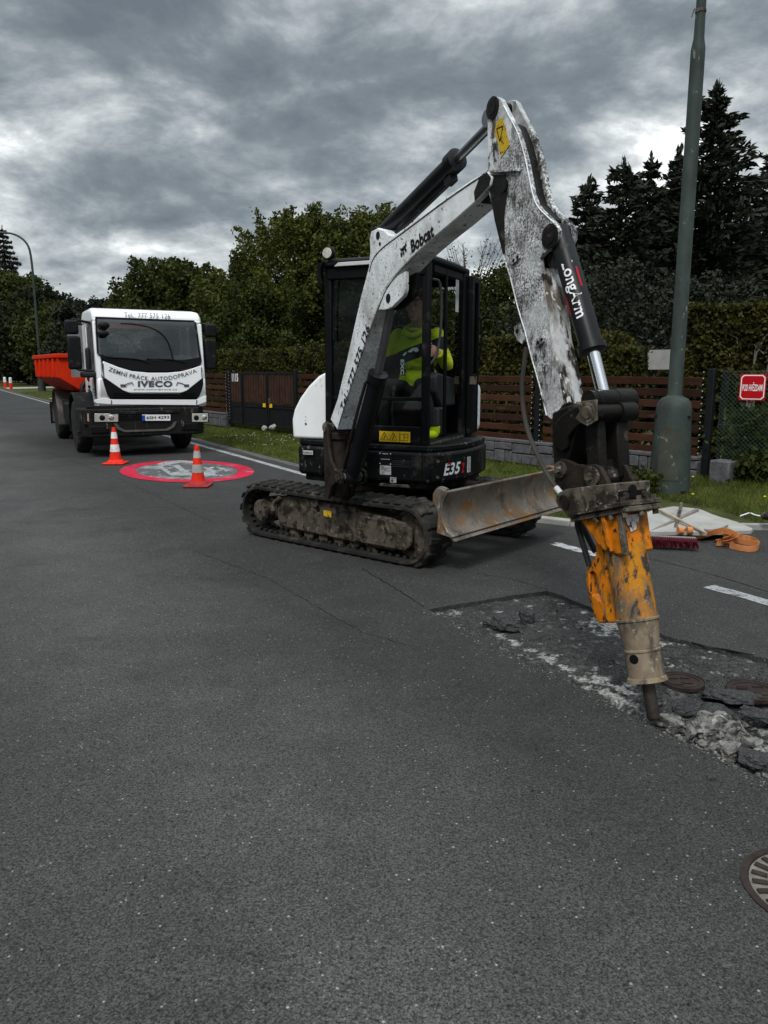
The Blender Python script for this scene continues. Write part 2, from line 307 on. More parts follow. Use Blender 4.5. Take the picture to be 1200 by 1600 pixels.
def text_geo(s, bold=0.0, res=3, space=1.0):
    c = bpy.data.curves.new('t', 'FONT'); c.body = s; c.space_character = space; c.size = 1; c.offset = bold; c.resolution_u = res; c.fill_mode = 'FRONT'
    o = bpy.data.objects.new('t', c); COL.objects.link(o); dg = bpy.context.evaluated_depsgraph_get(); me = o.evaluated_get(dg).to_mesh()
    vs = [v.co.copy() for v in me.vertices]; fs = [tuple(p.vertices) for p in me.polygons]
    o.evaluated_get(dg).to_mesh_clear(); bpy.data.objects.remove(o); bpy.data.curves.remove(c)
    x0 = min(v.x for v in vs); x1 = max(v.x for v in vs); y0 = min(v.y for v in vs); y1 = max(v.y for v in vs)
    return [((v.x-x0)/(x1-x0), (v.y-y0)/(y1-y0)) for v in vs], fs
def lettering(s, o, ex, ey, m, parent, bold=.0, shear=0.0, fn=None, name='lettering', world=True, space=1.0):
    """o lower-left corner, ex full width vector, ey full height vector"""
    uv, fs = text_geo(s, bold, space=space); o, ex, ey = Vector(o), Vector(ex), Vector(ey); mb = MB()
    vs = [(fn(x, y) if fn else o+ex*(x+shear*y)+ey*y) for x, y in uv]
    mb.add(vs, fs); return mb.build(name, m, parent, world=world, smooth=False, merge=False)
def copy_tree(o, parent=None):
    c = o.copy(); COL.objects.link(c)
    if parent is not None: c.parent = parent
    for ch in list(o.children): copy_tree(ch, c)
    return c
#PART1_END
# ================================================================== GROUND, ROAD, VERGE
m_soil = mat('soil', (.05, .045, .03), .95, var=.3, scale=.8)
def sheet(name, pts, z, m, kind='structure'):
    mb = MB(); mb.add([Vector((p[0], p[1], z)) for p in pts], [tuple(range(len(pts)))]); o = mb.build(name, m, smooth=False, merge=False)
    return tag(o, kind=kind)
sheet('ground', [(-900, -60), (900, -60), (900, 1500), (-900, 1500)], -.45, m_soil)
# asphalt material
ma = bpy.data.materials.new('asphalt'); ma.use_nodes = True
def asphalt_nodes(m, base=.062, warm=True, dark=1.0):
    t = m.node_tree; n = t.nodes; l = t.links; b = n['Principled BSDF']; tc = n.new('ShaderNodeTexCoord'); O = tc.outputs['Object']
    def NZ(s, d=4, r=.5): z = n.new('ShaderNodeTexNoise'); z.inputs['Scale'].default_value = s; z.inputs['Detail'].default_value = d; z.inputs['Roughness'].default_value = r; l.new(O, z.inputs['Vector']); return z.outputs[0]
    def VO(s, out='Color', rnd=1.0): z = n.new('ShaderNodeTexVoronoi'); z.inputs['Scale'].default_value = s; z.inputs['Randomness'].default_value = rnd; l.new(O, z.inputs['Vector']); return z.outputs[out]
    def MR(i, a, b_, c, d): z = n.new('ShaderNodeMapRange'); l.new(i, z.inputs[0]); [z.inputs[k+1].__setattr__('default_value', v) for k, v in enumerate((a, b_, c, d))]; return z.outputs[0]
    def MT(op, a, b_):
        z = n.new('ShaderNodeMath'); z.operation = op
        for i, q in enumerate((a, b_)):
            if isinstance(q, (int, float)): z.inputs[i].default_value = q
            else: l.new(q, z.inputs[i])
        return z.outputs[0]
    def SEP(c): z = n.new('ShaderNodeSeparateColor'); l.new(c, z.inputs[0]); return z.outputs[0]
    agg = SEP(VO(230)); agg2 = SEP(VO(90))
    g = MT('MULTIPLY', MR(agg, 0, 1, .48, 1.55), MR(agg2, 0, 1, .84, 1.16))
    pit = MR(NZ(120, 3, .6), .38, .48, .45, 1.0)
    g = MT('MULTIPLY', g, pit)
    big = MR(NZ(.55, 5, .55), .3, .7, .78, 1.22); med = MT('MULTIPLY', MR(NZ(4, 7, .6), .3, .7, .88, 1.12), MR(NZ(1.3, 9, .68), .36, .44, .80, 1.0))
    g = MT('MULTIPLY', g, MT('MULTIPLY', big, med))
    dot = n.new('ShaderNodeVectorMath'); dot.operation = 'DOT_PRODUCT'; l.new(O, dot.inputs[0]); dot.inputs[1].default_value = (.866, .5, 0)
    wob = MT('ADD', dot.outputs['Value'], MT('MULTIPLY', NZ(.35, 3), .9))
    # worn wheel track, paler where the binder is polished off
    wt = MR(MT('ABSOLUTE', MT('SUBTRACT', wob, 1.25), 0), .15, 1.1, 1.5, .95); wt2 = MR(MT('ABSOLUTE', MT('SUBTRACT', wob, -.9), 0), .2, .9, .90, 1.0)
    g = MT('MULTIPLY', g, MT('MULTIPLY', wt, wt2))
    g = MT('MULTIPLY', g, base*dark)
    v2 = n.new('ShaderNodeTexVoronoi'); v2.inputs['Scale'].default_value = 26; l.new(O, v2.inputs['Vector'])
    spk = MT('MULTIPLY', MR(v2.outputs['Distance'], .08, .12, 1, 0), MT('GREATER_THAN', SEP(v2.outputs['Color']), .90))
    v3 = n.new('ShaderNodeTexVoronoi'); v3.inputs['Scale'].default_value = 90; l.new(O, v3.inputs['Vector'])
    spk = MT('MAXIMUM', spk, MT('MULTIPLY', MR(v3.outputs['Distance'], .2, .4, 1, 0), MT('GREATER_THAN', SEP(v3.outputs['Color']), .985)))
    g = MT('ADD', g, MT('MULTIPLY', spk, .20))
    v4 = n.new('ShaderNodeTexVoronoi'); v4.inputs['Scale'].default_value = 130; l.new(O, v4.inputs['Vector'])
    worn = MT('MULTIPLY', MR(MT('ABSOLUTE', MT('SUBTRACT', wob, 1.25), 0), .2, 1.0, 1.0, .12), MR(NZ(1.1, 5, .6), .42, .60, .25, 1.0))
    tan = MT('MULTIPLY', MT('MULTIPLY', MT('GREATER_THAN', SEP(v4.outputs['Color']), .62), MR(v4.outputs['Distance'], .25, .5, 1, 0)), worn)
    v5 = n.new('ShaderNodeTexVoronoi'); v5.inputs['Scale'].default_value = 60; l.new(O, v5.inputs['Vector'])
    dk = MT('SUBTRACT', 1.0, MT('MULTIPLY', MT('MULTIPLY', MT('GREATER_THAN', SEP(v5.outputs['Color']), .90), MR(v5.outputs['Distance'], .2, .45, 1, 0)), .6))
    g = MT('MULTIPLY', g, dk)
    cc = n.new('ShaderNodeCombineColor'); l.new(MT('ADD', MT('MULTIPLY', g, 1.01), MT('MULTIPLY', tan, .055)), cc.inputs[0]); l.new(MT('ADD', MT('MULTIPLY', g, 1.015), MT('MULTIPLY', tan, .046)), cc.inputs[1]); l.new(MT('ADD', MT('MULTIPLY', g, .965), MT('MULTIPLY', tan, .034)), cc.inputs[2])
    l.new(cc.outputs[0], b.inputs['Base Color']); b.inputs['Roughness'].default_value = .82; b.inputs['Specular IOR Level'].default_value = .22
    bp = n.new('ShaderNodeBump'); bp.inputs['Strength'].default_value = .5; bp.inputs['Distance'].default_value = .006
    l.new(MT('ADD', agg, MT('MULTIPLY', pit, 1.2)), bp.inputs['Height']); l.new(bp.outputs[0], b.inputs['Normal'])
asphalt_nodes(ma, .042)
mb_ = bpy.data.materials.new('milled_asphalt'); mb_.use_nodes = True; asphalt_nodes(mb_, .045)
# kerb line in road coordinates (t along the road, o across it)
KL = [(140, 5.05), (60, 5.05), (30, 5.05), (14, 5.05), (8, 5.05), (6.3, 5.05), (5.9, 5.08), (5.5, 5.28), (5.1, 5.75), (4.75, 6.25), (4.34, 6.9), (3.6, 8.0), (2.6, 9.6), (1.0, 12.2), (-2, 17), (-8, 27), (-14, 36)]
def kerb_o(t):
    for (a, oa), (b, ob) in zip(KL, KL[1:]):
        if a >= t >= b: return oa+(ob-oa)*(a-t)/(a-b) if a != b else oa
    return KL[-1][1]
# the broken-up patch: outline on the road
PATCH = [G(u, v) for u, v in ((668, 952), (712, 944), (760, 937), (810, 929), (855, 923), (880, 931), (905, 942), (950, 958), (1000, 978), (1040, 993), (1085, 1005), (1140, 1016), (1200, 1030), (1290, 1052), (1370, 1085), (1420, 1150), (1400, 1240), (1330, 1290), (1250, 1248), (1200, 1220), (1150, 1196), (1110, 1177), (1060, 1157), (1010, 1131), (960, 1103), (920, 1081), (870, 1058), (820, 1034), (770, 1006), (720, 980))]
def jag(pts, amp, n=6):
    out = []
    for i, a in enumerate(pts):
        b = pts[(i+1) % len(pts)]; d = b-a; q = Vector((-d.y, d.x, 0)).normalized()
        for k in range(n): out.append(a+d*(k/n)+q*random.uniform(-amp, amp))
    return out
PJ = jag(PATCH, .007)
bm = bmesh.new()
outer = []
for t, o in KL: outer.append(RP(t, o))
outer += [RP(-14, -9), RP(0, -3.2), RP(140, -3.2)]
def loop(pts, z):
    vs = [bm.verts.new((p.x, p.y, z)) for p in pts]
    return [bm.edges.new((vs[i], vs[(i+1) % len(vs)])) for i in range(len(vs))], vs
e1, _ = loop(outer, 0); e2, v2_ = loop(PJ, 0)
bmesh.ops.triangle_fill(bm, use_beauty=True, use_dissolve=False, edges=e1+e2, normal=(0, 0, 1))
low_ = [bm.verts.new((p.x, p.y, -.16)) for p in PJ]
for i in range(len(PJ)):
    j = (i+1) % len(PJ); bm.faces.new((v2_[i], v2_[j], low_[j], low_[i]))
bmesh.ops.recalc_face_normals(bm, faces=bm.faces)
me = bpy.data.meshes.new('road'); bm.to_mesh(me); bm.free(); me.materials.append(ma)
road = bpy.data.objects.new('road', me); COL.objects.link(road); tag(road, kind='structure')
# recess floor: heightfield
from mathutils import noise as mn
xs = np.arange(.1, 2.75, .0125); ys = np.arange(2.0, 5.35, .0125)
def floor_h(x, y):
    # shallow milled shelf on the far left, deeper rubble pit by the chisel
    d = max(0.0, min(1.0, (3.75-y)/.55)); near = max(0.0, min(1.0, (y-4.25)/.2))
    h = -.028-.055*d
    f = mn.fractal(Vector((x*5, y*5, .3)), .6, 2.2, 5)
    h += f*(.006+.026*d); h += mn.noise(Vector((x*45, y*45, 2)))*(.002+.006*d)
    return h
X, Y = np.meshgrid(xs, ys); Z = np.vectorize(floor_h)(X, Y)
V = np.stack([X.ravel(), Y.ravel(), Z.ravel()], 1); nx = len(xs); ny = len(ys)
ii, jj = np.meshgrid(np.arange(nx-1), np.arange(ny-1)); k = (jj*nx+ii).ravel()
mf = mat('broken_ground', (.036, .035, .034), .95, var=.45, scale=30, layers=[((.016, .015, .014), .48, .14, 3.5, 11, S1, None), ((.09, .088, .084), .58, .06, 14, 12, S1, None), ((.13, .13, .125), .57, .05, 150, 4, S1, None)], bump=1.0, bscale=120)
fl = nmesh('road_excavation', V, np.stack([k, k+1, k+nx+1, k+nx], 1), mf, smooth=True); tag(fl, kind='structure')
# pale crushed concrete exposed along the near rim, behind the breaker and round the chisel
def pale_at(x, y):
    d = Vector((x, y, -.05)); c = d.y*cp-(-.05-CH)*sp; u = 600+F*d.x/c; v = 800-F*(d.y*sp+(-.05-CH)*cp)/c
    rim = v-(952+(u-668)*.505)          # pixels below/above the near rim
    k = 0.0
    if u > 760: k = max(k, math.exp(-((rim+12)/11)**2)*(.62 if u > 860 else .42))
    k = max(k, .95*math.exp(-((u-985)/75)**2-((v-(985+(u-960)*.22))/17)**2))
    k = max(k, .75*math.exp(-((u-950)/90)**2-((v-(1052+(u-900)*.38))/7)**2))
    k = max(k, .6*math.exp(-((u-1120)/130)**2-((v-1150)/45)**2)); k = max(k, .5*math.exp(-((u-690)/25)**2-((v-962)/6)**2))
    f = .5+.5*mn.fractal(Vector((x*14, y*14, 4)), .5, 2.1, 6)
    return max(0.0, min(1.0, (f+k*.75-.86)/.12))
pa_ = fl.data.attributes.new('pale', 'FLOAT', 'POINT'); pa_.data.foreach_set('value', np.array([pale_at(a_, b_) for a_, b_ in zip(V[:, 0], V[:, 1])], np.float32))
t = mf.node_tree; at_ = t.nodes.new('ShaderNodeAttribute'); at_.attribute_name = 'pale'; b = t.nodes['Principled BSDF']; src_ = b.inputs['Base Color'].links[0].from_socket
nz_ = t.nodes.new('ShaderNodeTexNoise'); nz_.inputs['Scale'].default_value = 60; nz_.inputs['Detail'].default_value = 8; rp_ = t.nodes.new('ShaderNodeValToRGB'); rp_.color_ramp.elements[0].position = .35; rp_.color_ramp.elements[0].color = (.10, .098, .09, 1); rp_.color_ramp.elements[1].position = .62; rp_.color_ramp.elements[1].color = (.36, .355, .335, 1)
tco = t.nodes.new('ShaderNodeTexCoord'); t.links.new(tco.outputs['Object'], nz_.inputs['Vector']); t.links.new(nz_.outputs[0], rp_.inputs[0])
mx_ = t.nodes.new('ShaderNodeMix'); mx_.data_type = 'RGBA'; t.links.new(at_.outputs['Fac'], mx_.inputs['Factor']); t.links.new(src_, mx_.inputs['A']); t.links.new(rp_.outputs[0], mx_.inputs['B']); t.links.new(mx_.outputs['Result'], b.inputs['Base Color'])
# pale dusted strips of exposed concrete in the pit
def ground_patch(name, pts, z, m, jagamp=.02, n=5, kind='structure'):
    return sheet(name, [(p.x, p.y) for p in jag(pts, jagamp, n)], z, m, kind)
# painted edge lines
def strip(name, a, b, o0, o1, z, m, n=60, j=.006):
    A = [RP(a+(b-a)*i/n, o0+random.uniform(-j, j)) for i in range(n+1)]; B = [RP(a+(b-a)*i/n, o1+random.uniform(-j, j)) for i in range(n+1)]
    mb = MB(); vs = [p+Vector((0, 0, z)) for p in A+B]; mb.add(vs, [(i, i+1, n+2+i, n+1+i) for i in range(n)]); o = mb.build(name, m, smooth=False, merge=False); return tag(o, kind='structure')
strip('road_marking', 5.35, 118, 4.55, 4.67, .004, m_paint, 240)
strip('road_marking', 1.0, 3.40, 4.56, 4.68, .004, m_paint, 30)
strip('road_marking', 4.25, 5.0, 4.56, 4.68, .004, m_paint2, 30)
strip('road_marking', -4, 0, 4.56, 4.68, .004, m_paint, 30)
# round speed-limit marking, red ring stretched along the road
CC = Vector((-3.03, 11.72, 0))
def ring(name, a0, b0, a1, b1, z, m, n=120, j=0, c=CC):
    vs = []; fs = []
    for i in range(n):
        th = 2*pi*i/n; q = 1+random.uniform(-j, j)
        vs += [c+(RN*cos(th)*a0+RDm*sin(th)*b0)*q+Vector((0, 0, z)), c+(RN*cos(th)*a1+RDm*sin(th)*b1)*(1+random.uniform(-j, j))+Vector((0, 0, z))]
    for i in range(n): k_ = 2*((i+1) % n); fs.append((2*i, 2*i+1, k_+1, k_))
    mb = MB(); mb.add(vs, fs); o = mb.build(name, m, smooth=False, merge=False); return tag(o, kind='structure')
RDm = RD
ring('road_marking', .73, 1.10, .955, 1.41, .006, m_redp, j=.006)
m_wash = mat('washed_out_paint', (.085, .085, .087), .85, var=.2, scale=8, layers=[((.26, .27, .27), .50, .16, 3, 12, (1, .45, 1), None), ((.45, .45, .45), .60, .10, 6, 12, (1, .5, 1), None)])
ring('road_marking', 0.0, 0.0, .725, 1.095, .004, m_wash, j=.0)

def zp(pts): return [G(180+x/5.4545, 700+y/5.4545) for x, y in pts]
for pts in ([(355, 140), (430, 118), (560, 108), (665, 118), (665, 134), (560, 128), (450, 150), (400, 160)], [(350, 150), (400, 158), (470, 205), (470, 222), (430, 212)], [(440, 222), (560, 205), (650, 212), (860, 212), (855, 240), (640, 240), (480, 238)], [(480, 152), (540, 146), (600, 190), (640, 196), (620, 212), (560, 200)], [(745, 165), (800, 172), (870, 205), (830, 214), (790, 196)], [(860, 165), (930, 175), (965, 200), (950, 206), (900, 186)]):
    ground_patch('road_marking', zp(pts), .008, m_paint, .008, 4)
# cracks and seams
m_crack = mat('crack', (.012, .012, .012), .95, var=.2)
def crack(px, wd=.006, amp=.012):
    P = [G(u, v) for u, v in px]; pts = []
    for a, b in zip(P, P[1:]):
        n = max(3, int((b-a).length/.04))
        for i in range(n): pts.append(a+(b-a)*(i/n)+Vector((random.uniform(-amp, amp), random.uniform(-amp, amp), 0)))
    pts.append(P[-1]); vs = []
    for i, p in enumerate(pts):
        d = (pts[min(i+1, len(pts)-1)]-pts[max(0, i-1)]).normalized(); q = Vector((-d.y, d.x, 0))*wd*random.uniform(.3, 1)/1
        vs += [p+q+Vector((0, 0, .003)), p-q+Vector((0, 0, .003))]
    mb = MB(); mb.add(vs, [(2*i, 2*i+1, 2*i+3, 2*i+2) for i in range(len(pts)-1)]); tag(mb.build('road_crack', m_crack, smooth=False, merge=False), kind='structure')
crack([(565, 888), (610, 915), (662, 948)]); crack([(855, 922), (800, 905), (745, 896)], .004); crack([(1083, 1004), (1120, 1012), (1178, 1024)], .007)
crack([(300, 860), (420, 905), (560, 985), (640, 1010)], .003, .01); crack([(60, 700), (180, 745), (330, 815)], .004, .01)
crack([(1010, 872), (1060, 884), (1130, 903), (1200, 925)], .006, .006)
# kerb stones: one object per run of stones (structure)
def kerb(name, pts, wd, h, m):
    mb = MB()
    for a, b in zip(pts, pts[1:]):
        d = (b-a); n = max(1, round(d.length/1.0)); q = Vector((-d.y, d.x, 0)).normalized()
        if q.dot(RN) < 0: q = -q
        for i in range(n):
            p0 = a+d*(i/n)+d.normalized()*.004; p1 = a+d*((i+1)/n)-d.normalized()*.004
            mb.prism([p0, p1, p1+q*wd, p0+q*wd], (0, 0, h+random.uniform(-.004, .004)))
    o = mb.build(name, m, bevel=.01); return tag(o, kind='structure')
kp = [RP(t, o+.002, -.02) for t, o in KL if 1.0 <= t <= 6.4]
kerb('kerb', kp, .12, .075, m_kerb)
# verge and garden ground
tt = list(np.arange(-14, 5.9, .5))+list(np.arange(5.9, 30, .6))+list(np.arange(30, 141, 5)); fr = [0, .02, .05, .1, .2, .35, .5, .75, 1]
vs = []; fs = []
def verge_h(t, o):
    k0 = kerb_o(t); d = o-k0; base = .045 if t < 6.4 else .0
    return base+.012+min(max(d, 0), 3.2)*(.115 if t < 6.4 else .05)/3.2*1.0 + (.02*mn.noise(Vector((t*.8, o*.8, 0))) if d > .3 else 0)
for t in tt:
    k0 = kerb_o(t)+(.118 if t <= 6.4 else 0)
    for f_ in fr:
        o = k0+(70-k0)*f_**1.6 if f_ > 0 else k0
        vs.append(RP(t, o, verge_h(t, o)))
nf = len(fr)
for i in range(len(tt)-1):
    for j in range(nf-1): fs.append((i*nf+j, (i+1)*nf+j, (i+1)*nf+j+1, i*nf+j+1))
# skirt down to the ground sheet along the road edge
b0 = len(vs)
for i in range(len(tt)): vs.append(vs[i*nf]-Vector((0, 0, .4)))
for i in range(len(tt)-1): fs.append((i*nf, b0+i, b0+i+1, (i+1)*nf))
m_turf = mat('turf', (.055, .062, .018), .95, var=.4, scale=3, layers=[((.03, .026, .014), .56, .15, 8, 8, S1, None)], bump=1.0, bscale=50)
mb = MB(); mb.add(vs, fs); tag(mb.build('verge', m_turf, merge=False), kind='structure')
# left verge beyond the far road edge
mb = MB(); A = [RP(t, -3.2) for t in (0, 140)]; B = [RP(t, -60) for t in (140, 0)]; mb.add([p+Vector((0, 0, .03)) for p in A+B], [(0, 1, 2, 3)]); tag(mb.build('verge', m_turf, smooth=False), kind='structure')
# gravelly shoulder between line and grass, and the far footpath
m_should = mat('dusty_shoulder', (.10, .098, .09), .95, var=.3, scale=12, layers=[((.05, .05, .05), .5, .15, 9, 9, S1, None)], bump=.7, bscale=90)
strip('road_shoulder', 6.3, 90, 4.86, 5.055, .003, m_should, 200, .03)
def vz(p): 
    t = p.dot(RD); o = p.dot(RN); return verge_h(t, o)
def onverge(px, lift=.006, z0=.08):
    out = []
    for u, v in px:
        p = G(u, v, z0); p = G(u, v, vz(p)+lift); out.append(p)
    return out
def flat_slab(name, px, m, h=.03, j=.01, lift=.02):
    P = onverge(px, lift); P = jag(P, j, 4); mb = MB(); mb.prism([p-Vector((0, 0, h)) for p in P], (0, 0, h)); return tag(mb.build(name, m, smooth=False), kind='structure')
flat_slab('concrete_apron', [(985, 830), (995, 806), (1020, 797), (1052, 791), (1092, 795), (1120, 806), (1150, 815), (1176, 825), (1174, 829), (1100, 831.5)], m_conc, lift=.03)
# far footpath and driveway strips beside the road
def path_strip(t0, t1, o0, o1, m):
    n = 16; vs = []
    for i in range(n+1):
        t = t0+(t1-t0)*i/n
        vs += [RP(t, o0, verge_h(t, o0)+.03), RP(t, o1, verge_h(t, o1)+.03)]
    mb = MB(); mb.add(vs, [(2*i, 2*i+1, 2*i+3, 2*i+2) for i in range(n)]); tag(mb.build('footpath', m, smooth=False), kind='structure')
path_strip(22, 78, 9.2, 10.4, m_conc); path_strip(42, 46, 5.3, 9.2, m_conc); path_strip(72, 78, 5.3, 9.2, m_conc)
# ------------------------------------------------------------------ grass (stuff)
def blades(name, n, region, hmin, hmax, wd, m, seed=1):
    r = np.random.default_rng(seed); P = region(n, r); n = len(P)
    h = r.uniform(hmin, hmax, n); a = r.uniform(0, 2*pi, n); dx = np.stack([np.cos(a), np.sin(a), np.zeros(n)], 1)*wd*r.uniform(.6, 1.4, n)[:, None]
    tip = P+np.stack([r.normal(0, .45, n)*h, r.normal(0, .45, n)*h, h], 1)
    V = np.concatenate([P-dx, P+dx, tip]); F_ = np.stack([np.arange(n), np.arange(n)+n, np.arange(n)+2*n], 1)
    o = nmesh(name, V, F_, m); return tag(o, kind='stuff')
def reg(t0, t1, o0, o1, edge=True, pw=1.0):
    def f(n, r):
        t = t0+(t1-t0)*r.random(n)**pw; k0 = np.array([kerb_o(x)+(.13 if x < 6.4 else .0) for x in t]); lo = np.maximum(k0, o0) if edge else np.full(n, o0)
        o = lo+(o1-lo)*r.random(n); ok = o1 > lo; t, o = t[ok], o[ok]
        z = np.array([verge_h(a, b) for a, b in zip(t, o)])
        P = np.array([[-.5*a+.866*b, .866*a+.5*b, c-.005] for a, b, c in zip(t, o, z)])
        # keep the apron free
        keep = ~((P[:, 0] > 2.35) & (P[:, 0] < 3.55) & (P[:, 1] < 8.35) & (P[:, 1] < 7.25+1.2*np.clip(1-abs(P[:, 0]-2.95)/.62, 0, 1)**.6))
        return P[keep]
    return f
blades('grass', 75000, reg(2.2, 8, 5, 9.6), .025, .075, .0035, lf_grass, 1)
blades('grass', 60000, reg(8, 22, 5.05, 8.2, True, 1.2), .03, .08, .005, lf_grass, 2)
blades('grass', 12000, reg(22, 60, 5.05, 9.1, True, 1.4), .04, .10, .012, lf_grass, 3)
blades('tall_grass', 6000, reg(2.2, 5.0, 8.6, 9.4, True), .10, .34, .004, lf_grass, 4)
m_dand = mat('dandelion', (.65, .48, .02), .8); m_daisy = mat('daisy_white', (.6, .6, .55), .8)
def dots(name, n, region, r0, m, seed, z0=.05):
    r = np.random.default_rng(seed); P = region(n, r); mb = MB()
    for p in P: mb.ell((p[0], p[1], p[2]+z0), (r0, r0, r0*.6), 6, 4)
    tag(mb.build(name, m, merge=False), kind='stuff')
dots('dandelions', 14, reg(3, 8, 6, 9), .016, m_dand, 5); dots('daisies', 60, reg(14.2, 17.0, 5.25, 6.9), .011, m_daisy, 6, .06)
#PART2_END
# ================================================================== MINI EXCAVATOR
OX = Vector((.06, 7.03, 0)); FV = Vector((.769, -.639, 0)); LV = Vector((.639, .769, 0)); UP = Vector((0, 0, 1))
th_ = radians(25); NV = Vector((-sin(th_), -cos(th_), 0)); WV = Vector((cos(th_), -sin(th_), 0))
ex = thing('mini_excavator', 'white and black mini excavator with hydraulic breaker chiselling the road', 'excavator', M=Matrix.Translation(OX))
def TF(s, l, z): return OX+FV*s+LV*l+UP*z
def HF(wq, n, z): return OX+WV*wq+NV*n+UP*z
FA = (FV, LV, UP); HA = (WV, NV, UP)
# --- tracks
def track(side):
    lc = side*.725; R_ = .225; S_ = .845; zc = .245; wd = .30
    path = []
    K = 14
    for i in range(K+1): a = -pi/2+pi*i/K; path.append((S_+R_*cos(a), zc+R_*sin(a)))
    for i in range(1, 24): f_ = i/24; path.append((S_-2*S_*f_, zc+R_-.012*sin(pi*f_)))
    for i in range(K+1): a = pi/2+pi*i/K; path.append((-S_+R_*cos(a), zc+R_*sin(a)))
    for i in range(1, 24): f_ = i/24; path.append((-S_+2*S_*f_, zc-R_))
    n = len(path); mb = MB(); vs = []; fs = []
    nor = []
    for i in range(n):
        a = path[i-1]; b = path[(i+1) % n]; d = Vector((b[0]-a[0], b[1]-a[1])).normalized(); nor.append(Vector((d.y, -d.x)))
    prof = [(-wd/2, .0), (-wd/2+.03, .028), (wd/2-.03, .028), (wd/2, .0), (wd/2, -.022), (-wd/2, -.022)]
    for (s, z), q in zip(path, nor):
        for l, h in prof: vs.append(TF(s+q.x*h, lc+l, z+q.y*h))
    m_ = len(prof)
    for i in range(n):
        j = (i+1) % n
        for k_ in range(m_): fs.append((i*m_+k_, j*m_+k_, j*m_+(k_+1) % m_, i*m_+(k_+1) % m_))
    mb.add(vs, fs); tr = mb.build('track', m_rubber, ex)
    # lugs at even arc spacing
    pts = [Vector(p) for p in path]; L_ = [0]
    for i in range(n): L_.append(L_[-1]+(pts[(i+1) % n]-pts[i]).length)
    def at(s):
        s %= L_[-1]; i = max(j for j in range(n) if L_[j] <= s); f_ = (s-L_[i])/max(1e-6, L_[i+1]-L_[i]); q = nor[i].lerp(nor[(i+1) % n], f_).normalized(); return pts[i].lerp(pts[(i+1) % n], f_), q
    mb = MB(); NL = 44
    for k_ in range(NL):
        for hs in (-1, 1):
            p, q = at((k_+.5*(hs > 0))*L_[-1]/NL); nrm = FV*q.x+UP*q.y; tan = (FV*-q.y+UP*q.x)
            c = OX+FV*p.x+UP*p.y+LV*lc
            l0, l1 = hs*.012, hs*(wd/2+.004)
            for (la, lb, w0, w1, sk) in ((l0, l1, .026, .036, .018),):
                A = c+nrm*.02+LV*la; B = c+nrm*.02+LV*lb+tan*sk
                ha = .025; q4 = [A-tan*w0, A+tan*w0, B+tan*w1, B-tan*w1]; q5 = [A-tan*w0*.55+nrm*ha, A+tan*w0*.55+nrm*ha, B+tan*w1*.6+nrm*ha*.85-LV*hs*.012, B-tan*w1*.6+nrm*ha*.85-LV*hs*.012]
                mb.add(q4+q5, [(0, 1, 2, 3), (7, 6, 5, 4), (0, 4, 5, 1), (1, 5, 6, 2), (2, 6, 7, 3), (3, 7, 4, 0)])
    mb.build('tread_lug', m_rubber, tr, bevel=.004, seg=1)
    mb = MB()
    for k_ in range(64):
        p, q = at((k_+.5)*L_[-1]/64); nrm = FV*q.x+UP*q.y; tan = FV*-q.y+UP*q.x; c = OX+FV*p.x+UP*p.y+LV*lc-nrm*.034
        mb.box(c+LV*side*.075, (.03, .03, .03), (tan, LV, nrm)); mb.box(c-LV*side*.075, (.03, .03, .03), (tan, LV, nrm))
    mb.build('drive_tooth', m_rubber, tr)
    # frame of the track
    o_ = lc+side*.115; mb = MB()
    poly = [(-.62, .12), (.70, .09), (.84, .15), (.84, .30), (.70, .355), (.35, .375), (.28, .40), (-.45, .415), (-.66, .39), (-.66, .22)]
    mb.prism([TF(s, lc-side*.09, z) for s, z in poly], LV*side*.185); fr_ = mb.build('track_frame', m_mud, ex, bevel=.015)
    mb = MB(); mb.prism([TF(s, lc+side*.09, z) for s, z in [(.30, .12), (.84, .115), (.90, .17), (.90, .30), (.82, .345), (.36, .345)]], LV*side*.035); mb.build('guard_plate', m_mud, fr_, bevel=.012)
    for s in (-.46, -.28, -.1, .08, .26, .44): mb = MB(); mb.cyl(TF(s, lc-side*.10, .095), TF(s, lc+side*.07, .095), .055); mb.build('roller', m_mud, fr_)
    mb = MB(); mb.cyl(TF(-.15, lc-.10*side, .40), TF(-.15, lc+side*.12, .40), .042); mb.build('carrier_roller', m_mud, fr_)
    mb = MB(); mb.lathe([(.115, -.12), (.12, .02), (.105, .03), (.10, .115), (.085, .125), (0.03, .125)], TF(-S_, lc, zc), LV*side, 24)
    for k_ in range(10): a = 2*pi*k_/10; mb.cyl(TF(-S_+.073*cos(a), lc+side*.12, zc+.073*sin(a)), TF(-S_+.073*cos(a), lc+side*.132, zc+.073*sin(a)), .008, n=6)
    mb.build('drive_motor', m_mud, fr_)
    mb = MB(); mb.lathe([(.15, -.05), (.19, -.045), (.19, .045), (.15, .05), (.06, .06)], TF(S_, lc, zc), LV*side, 24); mb.build('idler_wheel', m_mud, fr_)
    mb = MB(); mb.tube([TF(-.58, o_, .40), TF(-.66, o_+side*.02, .33), TF(-.66, o_+side*.02, .27)], .02, smooth=1); mb.build('grease_fitting', m_brk, fr_)
    mb = MB(); c = TF(-.02, lc+side*.0958, .31); mb.box(c, (.09, .004, .05), (FV, LV, UP)); d_ = mb.build('warning_decal', m_yel2, fr_)
    mb = MB(); mb.cyl(TF(-.13, lc+side*.09, .335), TF(-.13, lc+side*.098, .335), .022); mb.build('frame_hole', m_ink, fr_)
for sd_ in (-1, 1): track(sd_)
